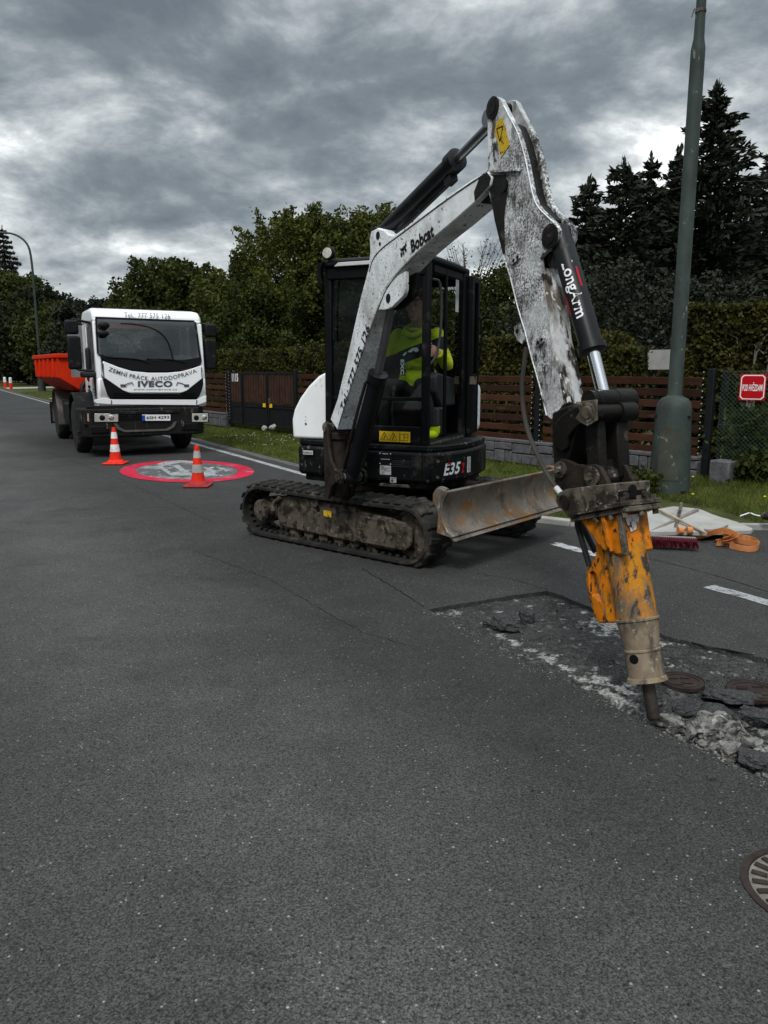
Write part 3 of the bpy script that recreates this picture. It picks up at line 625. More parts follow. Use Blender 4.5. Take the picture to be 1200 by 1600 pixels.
# --- undercarriage, slew ring, blade
mb = MB(); mb.box(TF(0, 0, .36), (.95, .80, .16), FA); mb.box(TF(-.3, 0, .30), (.18, 1.2, .14), FA); mb.box(TF(.3, 0, .30), (.18, 1.2, .14), FA); mb.build('undercarriage', m_mud, ex, bevel=.02)
mb = MB(); mb.lathe([(.40, .44), (.40, .50), (.36, .50), (.36, .57)], OX, UP, 40); mb.build('slew_ring', m_rust, ex)
bl = None
prof = [(1.31, .30), (1.255, .335), (1.215, .40), (1.20, .47), (1.215, .56), (1.25, .625), (1.235, .64), (1.195, .575), (1.178, .47), (1.193, .39), (1.235, .325), (1.29, .29)]
mb = MB(); mb.prism([TF(s, -.875, z) for s, z in prof], LV*1.75); bl = mb.build('dozer_blade', m_blade, ex, bevel=.004, seg=1)
mb = MB(); mb.prism([TF(s, -.86, z) for s, z in [(1.325, .268), (1.24, .33), (1.228, .32), (1.305, .262)]], LV*1.72); mb.build('cutting_edge', m_blade, bl)
for q in (-1, 1):
    mb = MB(); ep = [(1.30, .29), (1.16, .31), (1.17, .47), (1.12, .55), (1.12, .60), (1.14, .635), (1.18, .65), (1.245, .635), (1.21, .565), (1.195, .47), (1.21, .40), (1.25, .335)]
    mb.prism([TF(s, q*.875, z) for s, z in ep], LV*-q*.02); mb.build('end_plate', m_blade, bl, bevel=.003, seg=1)
    mb = MB(); mb.tube([TF(1.23, q*.84, .635), TF(1.17, q*.84, .65), TF(1.12, q*.84, .61), TF(1.13, q*.84, .54)], .018, smooth=2); mb.build('tie_down_loop', m_blade, bl)
    mb = MB(); mb.beam(TF(.3, q*.33, .33), TF(1.2, q*.42, .40), .10, .13); mb.build('blade_arm', m_mud, ex, bevel=.012)
mb = MB(); mb.beam(TF(.25, .0, .45), TF(1.15, 0, .50), .12, .10); mb.cyl(TF(.4, 0, .52), TF(1.1, 0, .55), .045); mb.build('blade_cylinder', m_rust, ex, bevel=.01)
# --- upper structure
hp = [(.66, .70), (.745, .60), (.83, .30), (.845, 0), (.80, -.35), (.62, -.62), (.35, -.80), (0, -.86), (-.35, -.80), (-.6, -.60), (-.70, -.3), (-.70, .45), (-.64, .56), (-.36, .60), (-.34, .40), (-.02, .40), (.0, .70)]
mb = MB(); mb.prism([HF(a, b, .60) for a, b in hp], UP*.26); hb = mb.build('upper_body', m_skirt, ex, bevel=.03)
hp2 = [(a*.93, b*.93) for a, b in hp]
mb = MB(); mb.prism([HF(a, b, .545) for a, b in hp2], UP*.055); mb.build('body_underside', m_skirt, hb, bevel=.015)
mb = MB(); mb.prism([HF(a*.985, b*.985, .861) for a, b in hp], UP*.05); mb.build('deck', m_skirt, hb, bevel=.012)
# panel seams, louvres, bolts on the skirt
mb = MB()
for z in (.78, .765, .75, .735): mb.box(HF(.42, .705, z), (.16, .008, .006), HA)
mb.build('louvre', m_dash, hb)
mb = MB()
for a, b in ((.635, .0), ):
    mb.box(HF(.60, .703, .73), (.006, .01, .26), HA)
mb.build('panel_seam', m_ink, hb)
for z in (.66, .79): mb = MB(); mb.cyl(HF(.705, .64, z), HF(.72, .66, z), .014, n=8); mb.build('skirt_bolt', m_brk, hb)
# stickers on front skirt
def sticker(name, c, wv, hv, m, parent, th=.003, nrm=None):
    nrm = nrm or wv.cross(hv).normalized(); mb = MB(); mb.prism([c-wv/2-hv/2, c+wv/2-hv/2, c+wv/2+hv/2, c-wv/2+hv/2], nrm*th); return mb.build(name, m, parent, smooth=False)
st = sticker('sticker', HF(.275, .7005, .70), WV*.10, UP*.075, m_wsticker, hb)
mb = MB()
for r_, (x0, x1) in enumerate(((.1, .35), (.12, .9), (.1, .6), (.4, .92), (.1, .45), (.15, .4))): mb.box(HF(.275-.05+.1*(x0+x1)/2, .7045, .728-r_*.011), (.1*(x1-x0), .002, .004), HA)
mb.build('sticker_print', m_gink, st)
st = sticker('sticker', HF(.345, .7005, .622), WV*.055, UP*.045, m_wsticker, hb)
mb = MB(); mb.cyl(HF(.337, .7035, .616), HF(.337, .7055, .616), .012); mb.box(HF(.345, .7045, .637), (.04, .002, .005), HA); mb.build('sticker_print', m_gink, st)
mb = MB(); mb.box(HF(.275, .7035, .795), (.115, .006, .10), HA); sp_ = mb.build('serial_plate', m_gate, hb)
mb = MB(); [mb.cyl(HF(.275+a*.048, .706, .795+b*.042), HF(.275+a*.048, .710, .795+b*.042), .005, n=8) for a in (-1, 1) for b in (-1, 1)]; mb.box(HF(.275, .7075, .835), (.05, .002, .005), HA); mb.box(HF(.275, .7075, .79), (.08, .002, .003), HA); mb.build('plate_rivet', m_wink, sp_)
mb = MB(); mb.prism([HF(.22, .69, .565), HF(.50, .69, .565), HF(.48, .69, .59), HF(.23, .69, .59)], NV*.03); mb.build('step_lip', m_brk, hb, bevel=.006)
st = sticker('sticker', HF(-.52, .601, .80), WV*.10, UP*.035, m_wsticker, hb)
lettering('BOBCAT', HF(-.565, .6055, .79), WV*.09, UP*.018, m_ink, st, .02)
# E35z on the left flank: place on facet between (.745,.60) and (.83,.30)
a_, b_ = HF(.745, .60, 0), HF(.83, .30, 0); fdir = (b_-a_).normalized(); fn_ = Vector((-fdir.y, fdir.x, 0)); fn_ = fn_ if fn_.dot(WV) > 0 else -fn_
def FL_(d, z, off=.004): return a_+fdir*d+UP*z+fn_*off
lettering('E35', FL_(-.005, .665), fdir*.215, UP*.10, m_wink, hb, .03, shear=.14, space=1.08)
lettering('z', FL_(.245, .665), fdir*.04, UP*.085, m_red, hb, .03, shear=.2)
mb = MB(); mb.prism([FL_(.04, .752, .005), FL_(.095, .752, .005), FL_(.105, .768, .005), FL_(.05, .768, .005)], fn_*.001); mb.build('red_flash', m_red, hb, smooth=False)
a_, b_ = HF(.83, .30, 0), HF(.845, 0, 0); fdir = (b_-a_).normalized(); fn_ = Vector((-fdir.y, fdir.x, 0)); fn_ = fn_ if fn_.dot(WV) > 0 else -fn_; a_ = a_-fdir*.225
st = sticker('sticker', FL_(.285, .725, .003), fdir*.07, UP*.13, m_wsticker, hb, nrm=fn_)
mb = MB()
for k_ in range(8): mb.prism([FL_(.265, .775-k_*.014, .0075), FL_(.305-.012*(k_ % 3), .775-k_*.014, .0075), FL_(.305-.012*(k_ % 3), .779-k_*.014, .0075), FL_(.265, .779-k_*.014, .0075)], fn_*.001)
mb.prism([FL_(.256, .652, .0075), FL_(.30, .652, .0075), FL_(.30, .66, .0075), FL_(.256, .66, .0075)], fn_*.001); mb.build('sticker_print', m_gink, st, smooth=False)
# white engine and tank hood on the right
hd = [(-.70, .915), (-.705, 1.08), (-.68, 1.17), (-.62, 1.27), (-.53, 1.375), (-.43, 1.46), (-.34, 1.50), (-.31, 1.50), (-.31, .915)]
mb = MB(); mb.prism([HF(a, .56, z) for a, z in hd], NV*-1.10); hood = mb.build('engine_hood', m_hood, ex, bevel=.035, seg=3)
mb = MB(); mb.prism([HF(a*.98, -.45, z) for a, z in [(-.64, .915), (.62, .915), (.62, 1.40), (-.60, 1.40)]], NV*-.36); mb.build('counterweight', m_hood, ex, bevel=.08, seg=4)
# --- cab
CW0, CW1, CN0, CN1, CZ0, CZ1 = -.30, .63, .675, -.29, .91, 2.385
mb = MB(); mb.box(HF((CW0+CW1)/2, (CN0+CN1)/2, CZ0+.02), (CW1-CW0, CN0-CN1, .04), HA); cab = mb.build('cab', m_black, ex, bevel=.01)
def post(name, a, b, w1=.055, w2=.055, up=None):
    mb = MB(); mb.beam(a, b, w1, w2, up or NV); return mb.build(name, m_black, cab, bevel=.012)
post('pillar', HF(CW1-.03, CN0-.03, CZ0), HF(CW1-.03, CN0-.05, CZ1-.03), .06, .07); post('pillar', HF(CW0+.03, CN0-.03, CZ0), HF(CW0+.03, CN0-.05, CZ1-.03), .065, .07)
post('pillar', HF(CW1-.03, CN1+.04, CZ0), HF(CW1-.03, CN1+.06, CZ1-.03), .06, .14); post('pillar', HF(CW0+.03, CN1+.04, CZ0), HF(CW0+.03, CN1+.06, CZ1-.03), .06, .08)
mb = MB(); rp_ = [(CW0-.01, CN0+.02), (CW1+.01, CN0+.02), (CW1+.02, 0), (CW1, CN1-.02), (CW0, CN1-.02), (CW0-.02, 0)]
mb.prism([HF(a, b, CZ1-.055) for a, b in rp_], UP*.055); rf = mb.build('roof', m_black, cab, bevel=.022, seg=3)
mb = MB(); mb.prism([HF(a*.9+.02, b*.9, CZ1-.002) for a, b in rp_], UP*.022); mb.build('roof_cap', m_dash, rf, bevel=.01)
mb = MB(); mb.box(HF((CW0+CW1)/2, CN0-.035, CZ1-.10), (CW1-CW0-.06, .06, .10), HA); mb.box(HF((CW0+CW1)/2, CN1+.05, CZ1-.10), (CW1-CW0-.06, .06, .10), HA); mb.box(HF(CW1-.035, .1, CZ1-.085), (.05, CN0-CN1-.1, .07), HA); mb.box(HF(CW0+.035, .1, CZ1-.085), (.05, CN0-CN1-.1, .07), HA); mb.build('header_rail', m_black, cab, bevel=.01)
mb = MB(); mb.prism([HF(CW0+.11, CN0-.004, CZ1-.052), HF(CW0+.50, CN0-.004, CZ1-.052), HF(CW0+.50, CN0-.004, CZ1-.022), HF(CW0+.15, CN0-.004, CZ1-.022)], NV*.03); mb.build('visor_strip', m_wsticker, cab, bevel=.004)
mb = MB(); mb.box(HF((CW0+CW1)/2, CN0-.03, CZ0+.075), (CW1-CW0-.06, .06, .15), HA); fp = mb.build('front_panel', m_black, cab, bevel=.008)
mb = MB(); mb.box(HF((CW0+CW1)/2, CN0-.035, 1.28), (CW1-CW0-.1, .03, .03), HA); mb.build('window_bar', m_black, cab, bevel=.005)
mb = MB(); mb.box(HF((CW0+CW1)/2, CN1+.04, CZ0+.35), (CW1-CW0-.1, .04, .70), HA); mb.box(HF(CW0+.03, .1, CZ0+.33), (.04, 1.0, .62), HA); mb.build('rear_panel', m_black, cab)
def pane(pts, m=g_cab, parent=None):
    mb = MB(); mb.add(pts, [(0, 1, 2, 3)]); return mb.build('glass_pane', m, parent or cab, smooth=False)
pane([HF(CW0+.06, CN0-.02, 1.06), HF(CW1-.06, CN0-.02, 1.06), HF(CW1-.06, CN0-.04, CZ1-.15), HF(CW0+.06, CN0-.04, CZ1-.15)])
pane([HF(CW0+.01, CN0-.08, 1.54), HF(CW0+.01, CN1+.09, 1.54), HF(CW0+.01, CN1+.09, CZ1-.12), HF(CW0+.01, CN0-.08, CZ1-.12)])
pane([HF(CW0+.06, CN1+.02, 1.61), HF(CW1-.06, CN1+.02, 1.61), HF(CW1-.06, CN1+.02, CZ1-.15), HF(CW0+.06, CN1+.02, CZ1-.15)])
pane([HF(CW1-.015, .02, 1.30), HF(CW1-.015, CN1+.11, 1.30), HF(CW1-.015, CN1+.11, CZ1-.12), HF(CW1-.015, .02, CZ1-.12)])
# sill, mid door post and open door folded back against the rear
post('door_post', HF(CW1-.02, .24, CZ1-.05), HF(CW1-.02, .24, CZ0), .03, .035)
dr = MB(); D0, D1 = HF(CW1+.04, CN1+.06, 0), HF(CW1+.05, CN1+.70, 0)
D0 = HF(CW1+.03, CN1+.02, 0); D1 = HF(CW1-.01, CN1-.25, 0)
for za, zb in ((.96, .96), (2.30, 2.30), (1.45, 1.45)): dr.beam(D0+UP*za, D1+UP*zb, .035, .05)
dr.beam(D0+UP*.94, D0+UP*2.32, .05, .04, NV); dr.beam(D1+UP*.94, D1+UP*2.32, .05, .04, NV)
dr.prism([D0+UP*.96, D1+UP*.96, D1+UP*1.44, D0+UP*1.44], WV*.02); door = dr.build('door', m_black, cab, bevel=.006)
pane([D0+UP*1.46, D1+UP*1.46, D1+UP*2.28, D0+UP*2.28], parent=door)
mb = MB(); mb.tube([D1+UP*2.0, D1+WV*.05+UP*1.98, D1+WV*.05+UP*1.62, D1+UP*1.6], .010, smooth=2); mb.build('door_handle', m_black, door)
mb = MB(); mb.box(D0+WV*.03+UP*1.42, (.05, .05, .07), HA); mb.build('door_latch', m_brk, door)
mb = MB(); q = HF(CW1+.045, .50, 0); mb.tube([HF(CW1-.01, CN0-.10, 2.21), HF(CW1+.045, CN0-.16, 2.20), HF(CW1+.045, CN0-.17, 1.85), HF(CW1+.03, CN0-.12, 1.62), HF(CW1-.01, CN0-.06, 1.55)], .011, smooth=2); mb.build('grab_rail', m_dash, cab)
# work light on the roof corner
lc = HF(CW0+.06, CN0+.01, CZ1+.055); mb = MB(); mb.lathe([(.02, -.035), (.045, -.03), (.052, .0), (.052, .028), (.046, .032)], lc, NV, 20); wl = mb.build('work_light', m_black, cab)
mb = MB(); mb.lathe([(.0435, .030), (.040, .036), (.0, .038)], lc, NV, 20, caps=False); mb.build('lens', m_lampref, wl)
mb = MB(); mb.tube([HF(CW0+.0, CN0+.03, 2.20), HF(CW0-.03, CN0+.03, 2.30), HF(CW0+.02, CN0+.03, 2.38)], .012, smooth=1); mb.box(HF(CW0-.02, CN0+.01, 2.28), (.03, .05, .18), HA); mb.build('light_bracket', m_black, cab)
mb = MB(); mb.tube([HF(CW0+.12, CN0-.03, 2.25), HF(CW0+.09, CN0+.0, 2.0), HF(CW0+.09, CN0+.0, 1.75)], .006); mb.build('wiper', m_black, cab)
# warning decal
dc = HF(.345, CN0+.0005, .975); de = sticker('warning_decal', dc, WV*.275, UP*.085, m_yel, fp)
def frame_tri(c, r, W_, U_, nrm, t=.004):
    mb = MB(); P = [c+U_*r, c+W_*r*1.0-U_*r*.75, c-W_*r*1.0-U_*r*.75]
    for i in range(3): mb.beam(P[i], P[(i+1) % 3], t*.5, t, nrm.cross(P[(i+1) % 3]-P[i]))
    return mb
for dx in (-.09, -.01):
    mb = frame_tri(dc+WV*dx+NV*.005-UP*.002, .035, WV, UP, NV, .003); mb.beam(dc+WV*(dx-.008)+NV*.005-UP*.022, dc+WV*(dx+.006)+NV*.005+UP*.008, .002, .006, WV); mb.build('warning_triangle', m_ink, de, smooth=False)
mb = MB(); c = dc+WV*.085+NV*.005
for a, b in ((-.035, -.025), (.035, -.025)): pass
P = [c+WV*a+UP*b for a, b in ((-.035, -.028), (.035, -.028), (.035, .024), (-.035, .024))]
for i in range(4): mb.beam(P[i], P[(i+1) % 4], .002, .003, WV if i % 2 else UP)
mb.beam(c-UP*.028, c+UP*.024, .002, .003, WV); mb.beam(c, c+WV*.035, .002, .003, UP); mb.beam(dc+WV*.042+NV*.005-UP*.042, dc+WV*.042+NV*.005+UP*.042, .002, .002, WV); mb.build('manual_symbol', m_ink, de, smooth=False)
# interior: seat, consoles, levers, boots live with the operator
mb = MB(); mb.box(HF(.17, .06, 1.20), (.46, .46, .12), HA); seat = mb.build('seat', m_seat, cab, bevel=.03)
mb = MB(); mb.box(HF(.17, -.19, 1.58), (.44, .10, .66), HA); mb.box(HF(.17, -.20, 2.0), (.24, .08, .16), HA); mb.build('backrest', m_seat, seat, bevel=.04)
mb = MB(); mb.box(HF(.17, -.05, 1.03), (.34, .40, .20), HA); mb.build('seat_base', m_seat, seat)
for wq in (-.17, .50):
    mb = MB(); mb.prism([HF(wq-.07, a, b) for a, b in ((-.15, 1.20), (.20, 1.20), (.34, 1.33), (.34, 1.46), (.28, 1.49), (-.15, 1.44))], WV*.14); cs = mb.build('console', m_dash, cab, bevel=.02)
    mb = MB(); mb.tube([HF(wq, .24, 1.47), HF(wq, .26, 1.56), HF(wq, .27, 1.63)], [.018, .014]); mb.ell(HF(wq, .272, 1.67), (.024, .024, .055)); mb.build('joystick', m_ink, cs)
mb = MB(); mb.prism([HF(.44, a, b) for a, b in ((.12, .95), (.30, .95), (.30, 1.20), (.12, 1.20))], WV*.14); cs2 = mb.build('console_base', m_dash, cab, bevel=.02)
st = sticker('sticker', HF(.51, .3015, 1.10), WV*.075, UP*.16, m_wsticker, cs2)
lettering('94dB', HF(.48, .3055, 1.035), WV*.058, UP*.030, m_ink, st, .02)
mb = MB()
for k_ in range(4): mb.box(HF(.51, .3058, 1.155-k_*.02), (.05, .001, .004), HA)
mb.build('sticker_print', m_gink, st, smooth=False)
mb = MB()
for dx in (.08, .24): mb.tube([HF(dx, .45, .95), HF(dx, .50, 1.15), HF(dx, .46, 1.34)], .010); mb.ell(HF(dx, .46, 1.35), (.02, .02, .03)); mb.box(HF(dx, .50, .975), (.09, .18, .02), HA)
mb.build('travel_lever', m_dash, cab)
mb = MB(); mb.beam(HF(CW1-.02, CN0-.05, .925), HF(CW1-.02, CN1+.1, .925), .06, .02); mb.build('door_sill', m_brk, cab)
# --- boom, stick and attachments, all in one vertical plane
SP = Vector((-.333, 6.11, 0)); BV = Vector((.46, -.888, 0)).normalized(); PN = Vector((.888, .46, 0)).normalized()
def Q(u, v, off=0.0): return PL(u, v, SP-PN*off, PN)
def plate(name, px, off, th, m, parent=ex, bevel=.004, shift=0, **k):
    mb = MB(); mb.prism([Q(u, v, off)+PN*shift for u, v in px], PN*th); return mb.build(name, m, parent, bevel=bevel, **k)
# swing casting
mb = MB(); c = Q(548, 700, 0); c = Vector((c.x, c.y, 0))
kp_ = SP-BV*.06
mb.lathe([(.075, .50), (.08, .55), (.08, .70), (.06, .72), (.06, .95), (.075, .97), (.075, 1.02)], kp_, UP, 20); mb.box(kp_+NV*-.18+UP*.64, (.20, .30, .14), HA); mb.box(kp_+NV*-.18+UP*.90, (.20, .30, .08), HA); swing = mb.build('swing_post', m_rust, ex, bevel=.01)
def sz(s, z): return SP+BV*s+UP*z
for off, thk in ((.115, .03), (-.085, .03)):
    mb = MB(); poly = [(-.10, .50), (-.03, .49), (.04, .60), (.12, .64), (.215, .64), (.235, .69), (.215, .735), (.12, .745), (.03, .80), (-.02, .90), (-.03, 1.0), (-.03, 1.09), (-.07, 1.11), (-.11, 1.09), (-.12, 1.0), (-.11, .8)]
    mb.prism([sz(s, z)-PN*off for s, z in poly], PN*thk); mb.build('swing_lug', m_grease if off < 0 else m_rust, swing, bevel=.008)
mb = MB(); mb.cyl(sz(-.07, 1.06)-PN*.125, sz(-.07, 1.06)+PN*.125, .035); mb.cyl(sz(.17, .69)-PN*.125, sz(.17, .69)+PN*.125, .03); mb.build('pivot_pin', m_brk, swing)
# boom
BW = .155
boom_px = [(516, 655), (527, 624), (540, 570), (552, 515), (564, 462), (571, 436), (576, 417), (578, 392), (577, 372), (580, 361), (590, 356), (600, 359), (607, 366), (616, 367.5), (650, 343), (702, 304), (738, 280), (760, 268), (769, 276), (766, 290), (740, 318), (706, 348), (677, 372), (650, 396), (627, 420), (612, 436), (600, 453), (590, 480), (579, 510), (560, 565), (545, 610), (527, 672)]
boom = plate('boom', boom_px, BW/2, BW, m_white, bevel=.008)
m_bu = mat('boom_underside', (.34, .34, .33), .5, var=.12, layers=[((.04, .036, .03), .585, .06, 9, 10, S1, .8), (BLK, .62, .03, 26, 9, S1, .8)])
# edge welds (raised ribs along the profile)
mb = MB(); mb.tube([Q(u, v, BW/2+.001) for u, v in [(577, 425), (582, 405), (596, 388), (620, 370.5), (650, 348), (702, 309), (757, 272)]], .004, 6, smooth=1); mb.tube([Q(u, v, BW/2+.001) for u, v in [(529, 665), (547, 609), (562, 564), (581, 509), (592, 479), (602, 453), (614, 436), (629, 420), (652, 396)]], .003, 6, smooth=1); mb.build('weld_bead', m_brk, boom)
for sh_ in (0, .078):
    lg = plate('cylinder_lug', [(633, 424), (633, 452), (630, 462), (620, 472), (612, 480), (602, 484), (591, 484), (596, 462), (604, 446), (612, 436)], BW/2-.002, .028, m_white if sh_ == 0 else m_grease, boom, bevel=.003, shift=sh_)
    mb = MB(); mb.cyl(Q(606, 466, BW/2+.002)+PN*sh_, Q(606, 466, BW/2+.002)+PN*(sh_+.032), .030); mb.build('lug_pin', m_ink, lg)
for (u, v), r_ in (((590, 368), .026), ((593, 381), .012), ((583, 357), .006)):
    mb = MB(); a = Q(u, v, BW/2+.004); mb.cyl(a, a+PN*(BW+.008), r_); mb.build('boom_pin', m_ink, boom)
plate('boom_tip', [(738, 281), (761, 267), (785, 262), (800, 278), (800, 300), (785, 322), (766, 318), (741, 317)], .040, .08, m_grease, boom)
mb = MB(); mb.prism([Q(u, v, BW/2+.003) for u, v in [(741, 300), (750, 276), (761, 269), (767, 277), (764, 290), (742, 314)]], PN*-.002)
mb.build('dark_patch', m_grease, boom, smooth=False)  # flat dark patch laid on the boom face near its upper end
# lettering on the boom
def on_face(u0, v0, u1, v1, hpx, off, flip=False):
    a, b = Q(u0, v0, off), Q(u1, v1, off); ex_ = b-a; ey = (-PN).cross(ex_).normalized(); ey = ey if not flip else -ey
    sc = (Q(u0, v0+1, off)-Q(u0, v0, off)).length; return a, ex_, ey*hpx*sc
o_, e1_, e2_ = on_face(536.5, 645, 578, 514, 16, BW/2+.0045)
lettering('Tel.: 777 575 126', o_, e1_, e2_, m_ink, boom, .025, space=1.12)
o_, e1_, e2_ = on_face(643, 396, 678.5, 369, 21, BW/2+.0035)
lettering('Bobcat', o_, e1_, e2_, m_ink, boom, .035)
o_, e1_, e2_ = on_face(626, 402, 637, 393.5, 17, BW/2+.0035)
mb = MB()
for poly in ([(0, .95), (.12, .78), (.3, .72), (.55, .80), (.72, .80), (.95, 1.1), (.92, .72), (.8, .55), (.6, .45), (.3, .42), (.1, .55)], [(.02, .40), (.22, .38), (.28, .12), (.12, -.02), (.0, .08)], [(.36, .34), (.5, .34), (.55, .12), (.42, .02), (.33, .12)], [(.62, .40), (.80, .45), (.92, .25), (.72, .12)]):
    mb.prism([o_+e1_*x+e2_*y for x, y in poly], -PN*.0006)
mb.build('emblem', m_ink, boom, smooth=False)
# boom cylinder
a, b = sz(.17, .69), Q(589, 592, 0)
mb = MB(); mb.cyl(a, b, .058, n=24); mb.lathe([(.058, -.02), (.072, -.015), (.072, .045), (.05, .05)], b, b-a, 24); mb.cyl(a-PN*.06, a+PN*.06, .06); bc = mb.build('boom_cylinder', m_cylblk, ex)
c = Q(613, 474, 0); mb = MB(); mb.cyl(b, c, .030); mb.cyl(c-PN*.06, c+PN*.06, .045); mb.build('piston_rod', m_dchrome, bc)
mb = MB(); dd = (b-a).normalized(); mb.tube([a+dd*.08-PN*.05-BV*.05, a+dd*.1-PN*.075-BV*.03, b-dd*.05-PN*.075-BV*.03, b-PN*.06], .012, smooth=1); mb.tube([a+dd*.1+PN*.07, b-dd*.02+PN*.07], .012); mb.build('hydraulic_pipe', m_rust, bc)
mb = MB()
for k_, dx in enumerate((-.05, 0, .05)): mb.tube([HF(-.10+dx, .42, .80), sz(-.1, .86)+PN*(.13+dx*.4), sz(.05, 1.05)+PN*(.115+dx*.3), sz(.16, 1.30)+PN*(.10+dx*.2), sz(.28, 1.60)+PN*(.09+dx*.2), sz(.40, 1.85)+PN*.085], .013, smooth=3)
mb.build('hydraulic_hose', m_hose, ex)
# arm cylinder over the boom
a, b, c = Q(594, 368, 0), Q(713, 250, 0), Q(775, 187, 0); dd = (b-a).normalized()
mb = MB(); mb.cyl(a, b, .052, n=24); mb.lathe([(.052, -.06), (.064, -.055), (.064, .012), (.045, .018)], b, dd, 24); mb.cyl(a-PN*.05, a+PN*.05, .055); ac = mb.build('arm_cylinder', m_cylblk, ex)
mb = MB(); mb.cyl(b, c, .027); mb.cyl(c-PN*.06, c+PN*.06, .045); mb.build('piston_rod', m_dchrome, ac)
dn = dd.cross(PN).normalized(); dn = dn if dn.z < 0 else -dn
mb = MB(); mb.tube([a+dd*.10+dn*.085, b-dd*.12+dn*.085, b-dd*.05+dn*.06], .016); mb.box(b-dd*.08+dn*.08, (.07, .05, .035), (dd, PN, dn)); mb.build('hydraulic_pipe', m_cylblk, ac)
# stick
SW = .125
near_px = [(761, 172), (763, 162), (768, 154), (777, 151), (783, 155), (787, 164), (798, 185), (807, 202), (813, 218), (821, 247), (828, 283), (832, 302), (837, 317), (845, 328), (856, 338), (866, 348), (871, 358), (870.5, 371), (865, 384), (856, 391), (848, 397), (843, 404), (846, 430), (855, 474), (861, 530), (872, 577), (881, 631), (862, 656), (855, 651), (843, 602), (831, 560), (820, 517), (809, 480), (797, 432), (786, 397), (773, 343), (763, 300), (762, 268)]
stick = plate('stick', near_px, SW/2, .028, m_stick, bevel=.004)
plate('far_plate', near_px, SW/2, .028, m_stick, stick, bevel=.004, shift=SW-.028)
core_px = [(764, 222), (790, 190), (802, 195), (812, 218), (820, 247), (827, 283), (831, 302), (836, 318), (846, 330), (858, 342), (857, 362), (855, 378), (838, 394), (836, 404), (840, 425), (853, 480), (859, 530), (870, 577), (878, 628), (862, 652), (843, 602), (820, 517), (797, 432), (786, 397), (773, 343), (766, 300)]
plate('stick_box', core_px, SW/2-.02, SW-.04, m_grease, stick, bevel=.004)
plate('lower_box', [(797, 428), (843, 418), (847.5, 432), (856.5, 474), (862.5, 530), (873.5, 577), (882.5, 631), (863, 654), (855, 648), (843.6, 602), (831.6, 560), (820.6, 517), (809.6, 480)], SW/2-.001, SW-.002, m_stain, stick, bevel=.002)
mb = MB(); mb.tube([Q(u, v, SW/2+.001) for u, v in ((787, 400), (797, 432), (809, 480), (820, 517), (831, 560), (843, 602), (854, 649))], .0035, 6); mb.tube([Q(u, v, SW/2+.001) for u, v in ((787, 165), (798, 186), (807, 203), (813, 219), (821, 248), (828, 284), (832, 303), (837, 318), (845, 329), (856, 339), (866, 349))], .003, 6, smooth=1); mb.build('edge_bead', m_white, stick)
plate('front_plate', [(763, 266), (808, 263.5), (809, 267), (766, 270)], SW/2+.02, .03, m_stick, stick, bevel=.002)
mb = MB(); mb.prism([Q(u, v, SW/2+.0025) for u, v in [(765, 273), (790, 273), (793, 300), (788, 335), (789, 395), (786, 397), (773, 343), (766, 300)]], PN*-.002); mb.build('dark_patch', m_grease, stick, smooth=False)  # flat dark patch along the upper left edge of the stick face
for (u, v), r_ in (((767.5, 168), .034), ((857, 369), .038), ((786, 290), .03)):
    mb = MB(); p_ = Q(u, v, SW/2+.012); mb.cyl(p_, p_+PN*(SW+.018), r_); mb.lathe([(r_+.018, 0), (r_+.02, .008), (r_, .010)], p_+PN*.013, -PN, 20) if r_ != .03 else None; mb.build('stick_pin', m_grease, stick)
mb = MB(); mb.prism([Q(u, v, SW/2+.003) for u, v in [(775, 194), (780, 186), (785, 184), (790, 200), (796, 226), (790, 236), (783, 246), (779, 226), (773, 208)]], -PN*.001); wd_ = mb.build('warning_decal', m_yel2, stick, smooth=False)
mb = MB(); P = [Q(u, v, SW/2+.0045) for u, v in ((776, 201), (786, 197), (781, 221))]
for i in range(3): mb.beam(P[i], P[(i+1) % 3], .002, .005, PN.cross(P[(i+1) % 3]-P[i]))
mb.build('warning_triangle', m_ink, wd_, smooth=False)
for px in ([(796, 404), (808, 394), (811, 398), (811, 404), (799, 414), (796, 411)], [(834, 533), (846, 523), (850, 527), (849, 533), (840, 543), (835, 540)]):
    br_ = plate('hose_bracket', px, SW/2+.012, .014, m_stick, stick, bevel=.002); mb = MB()
    for t_ in (.25, .75):
        u = px[0][0]+3+(px[1][0]-px[0][0])*t_; v = px[0][1]+5+(px[1][1]-px[0][1])*t_; p_ = Q(u, v, SW/2+.014); mb.cyl(p_, p_+PN*.01, .009, n=10)
    mb.build('bracket_hole', m_ink, br_)
plate('hose_lug', [(808, 505), (803, 512), (803, 522), (808, 532), (816, 539), (820, 528)], SW/2, .03, m_stick, stick)
mb = MB(); p_ = Q(807.5, 517, SW/2+.003); mb.cyl(p_, p_+PN*.036, .012, n=12); mb.build('lug_hole', m_ink, stick)
mb = MB()
for dx, q_ in ((-.03, 0), (-.005, 4), (.03, 8), (.015, 2)): mb.tube([Q(u, v, 0)-PN*dx for u, v in ((782+q_, 232), (803+q_, 232), (822+q_, 255), (833+q_, 290), (838+q_, 330), (845+q_, 372), (856, 395))], .014, smooth=2)
mb.build('hydraulic_hose', m_hose, stick)
mb = MB()
for dx in (-.03, .03): mb.tube([Q(u, v, 0)-PN*dx for u, v in ((752, 300), (772, 268), (795, 246), (815, 262), (828, 300))], .013, smooth=2)
mb.build('hydraulic_hose', m_hose, boom)
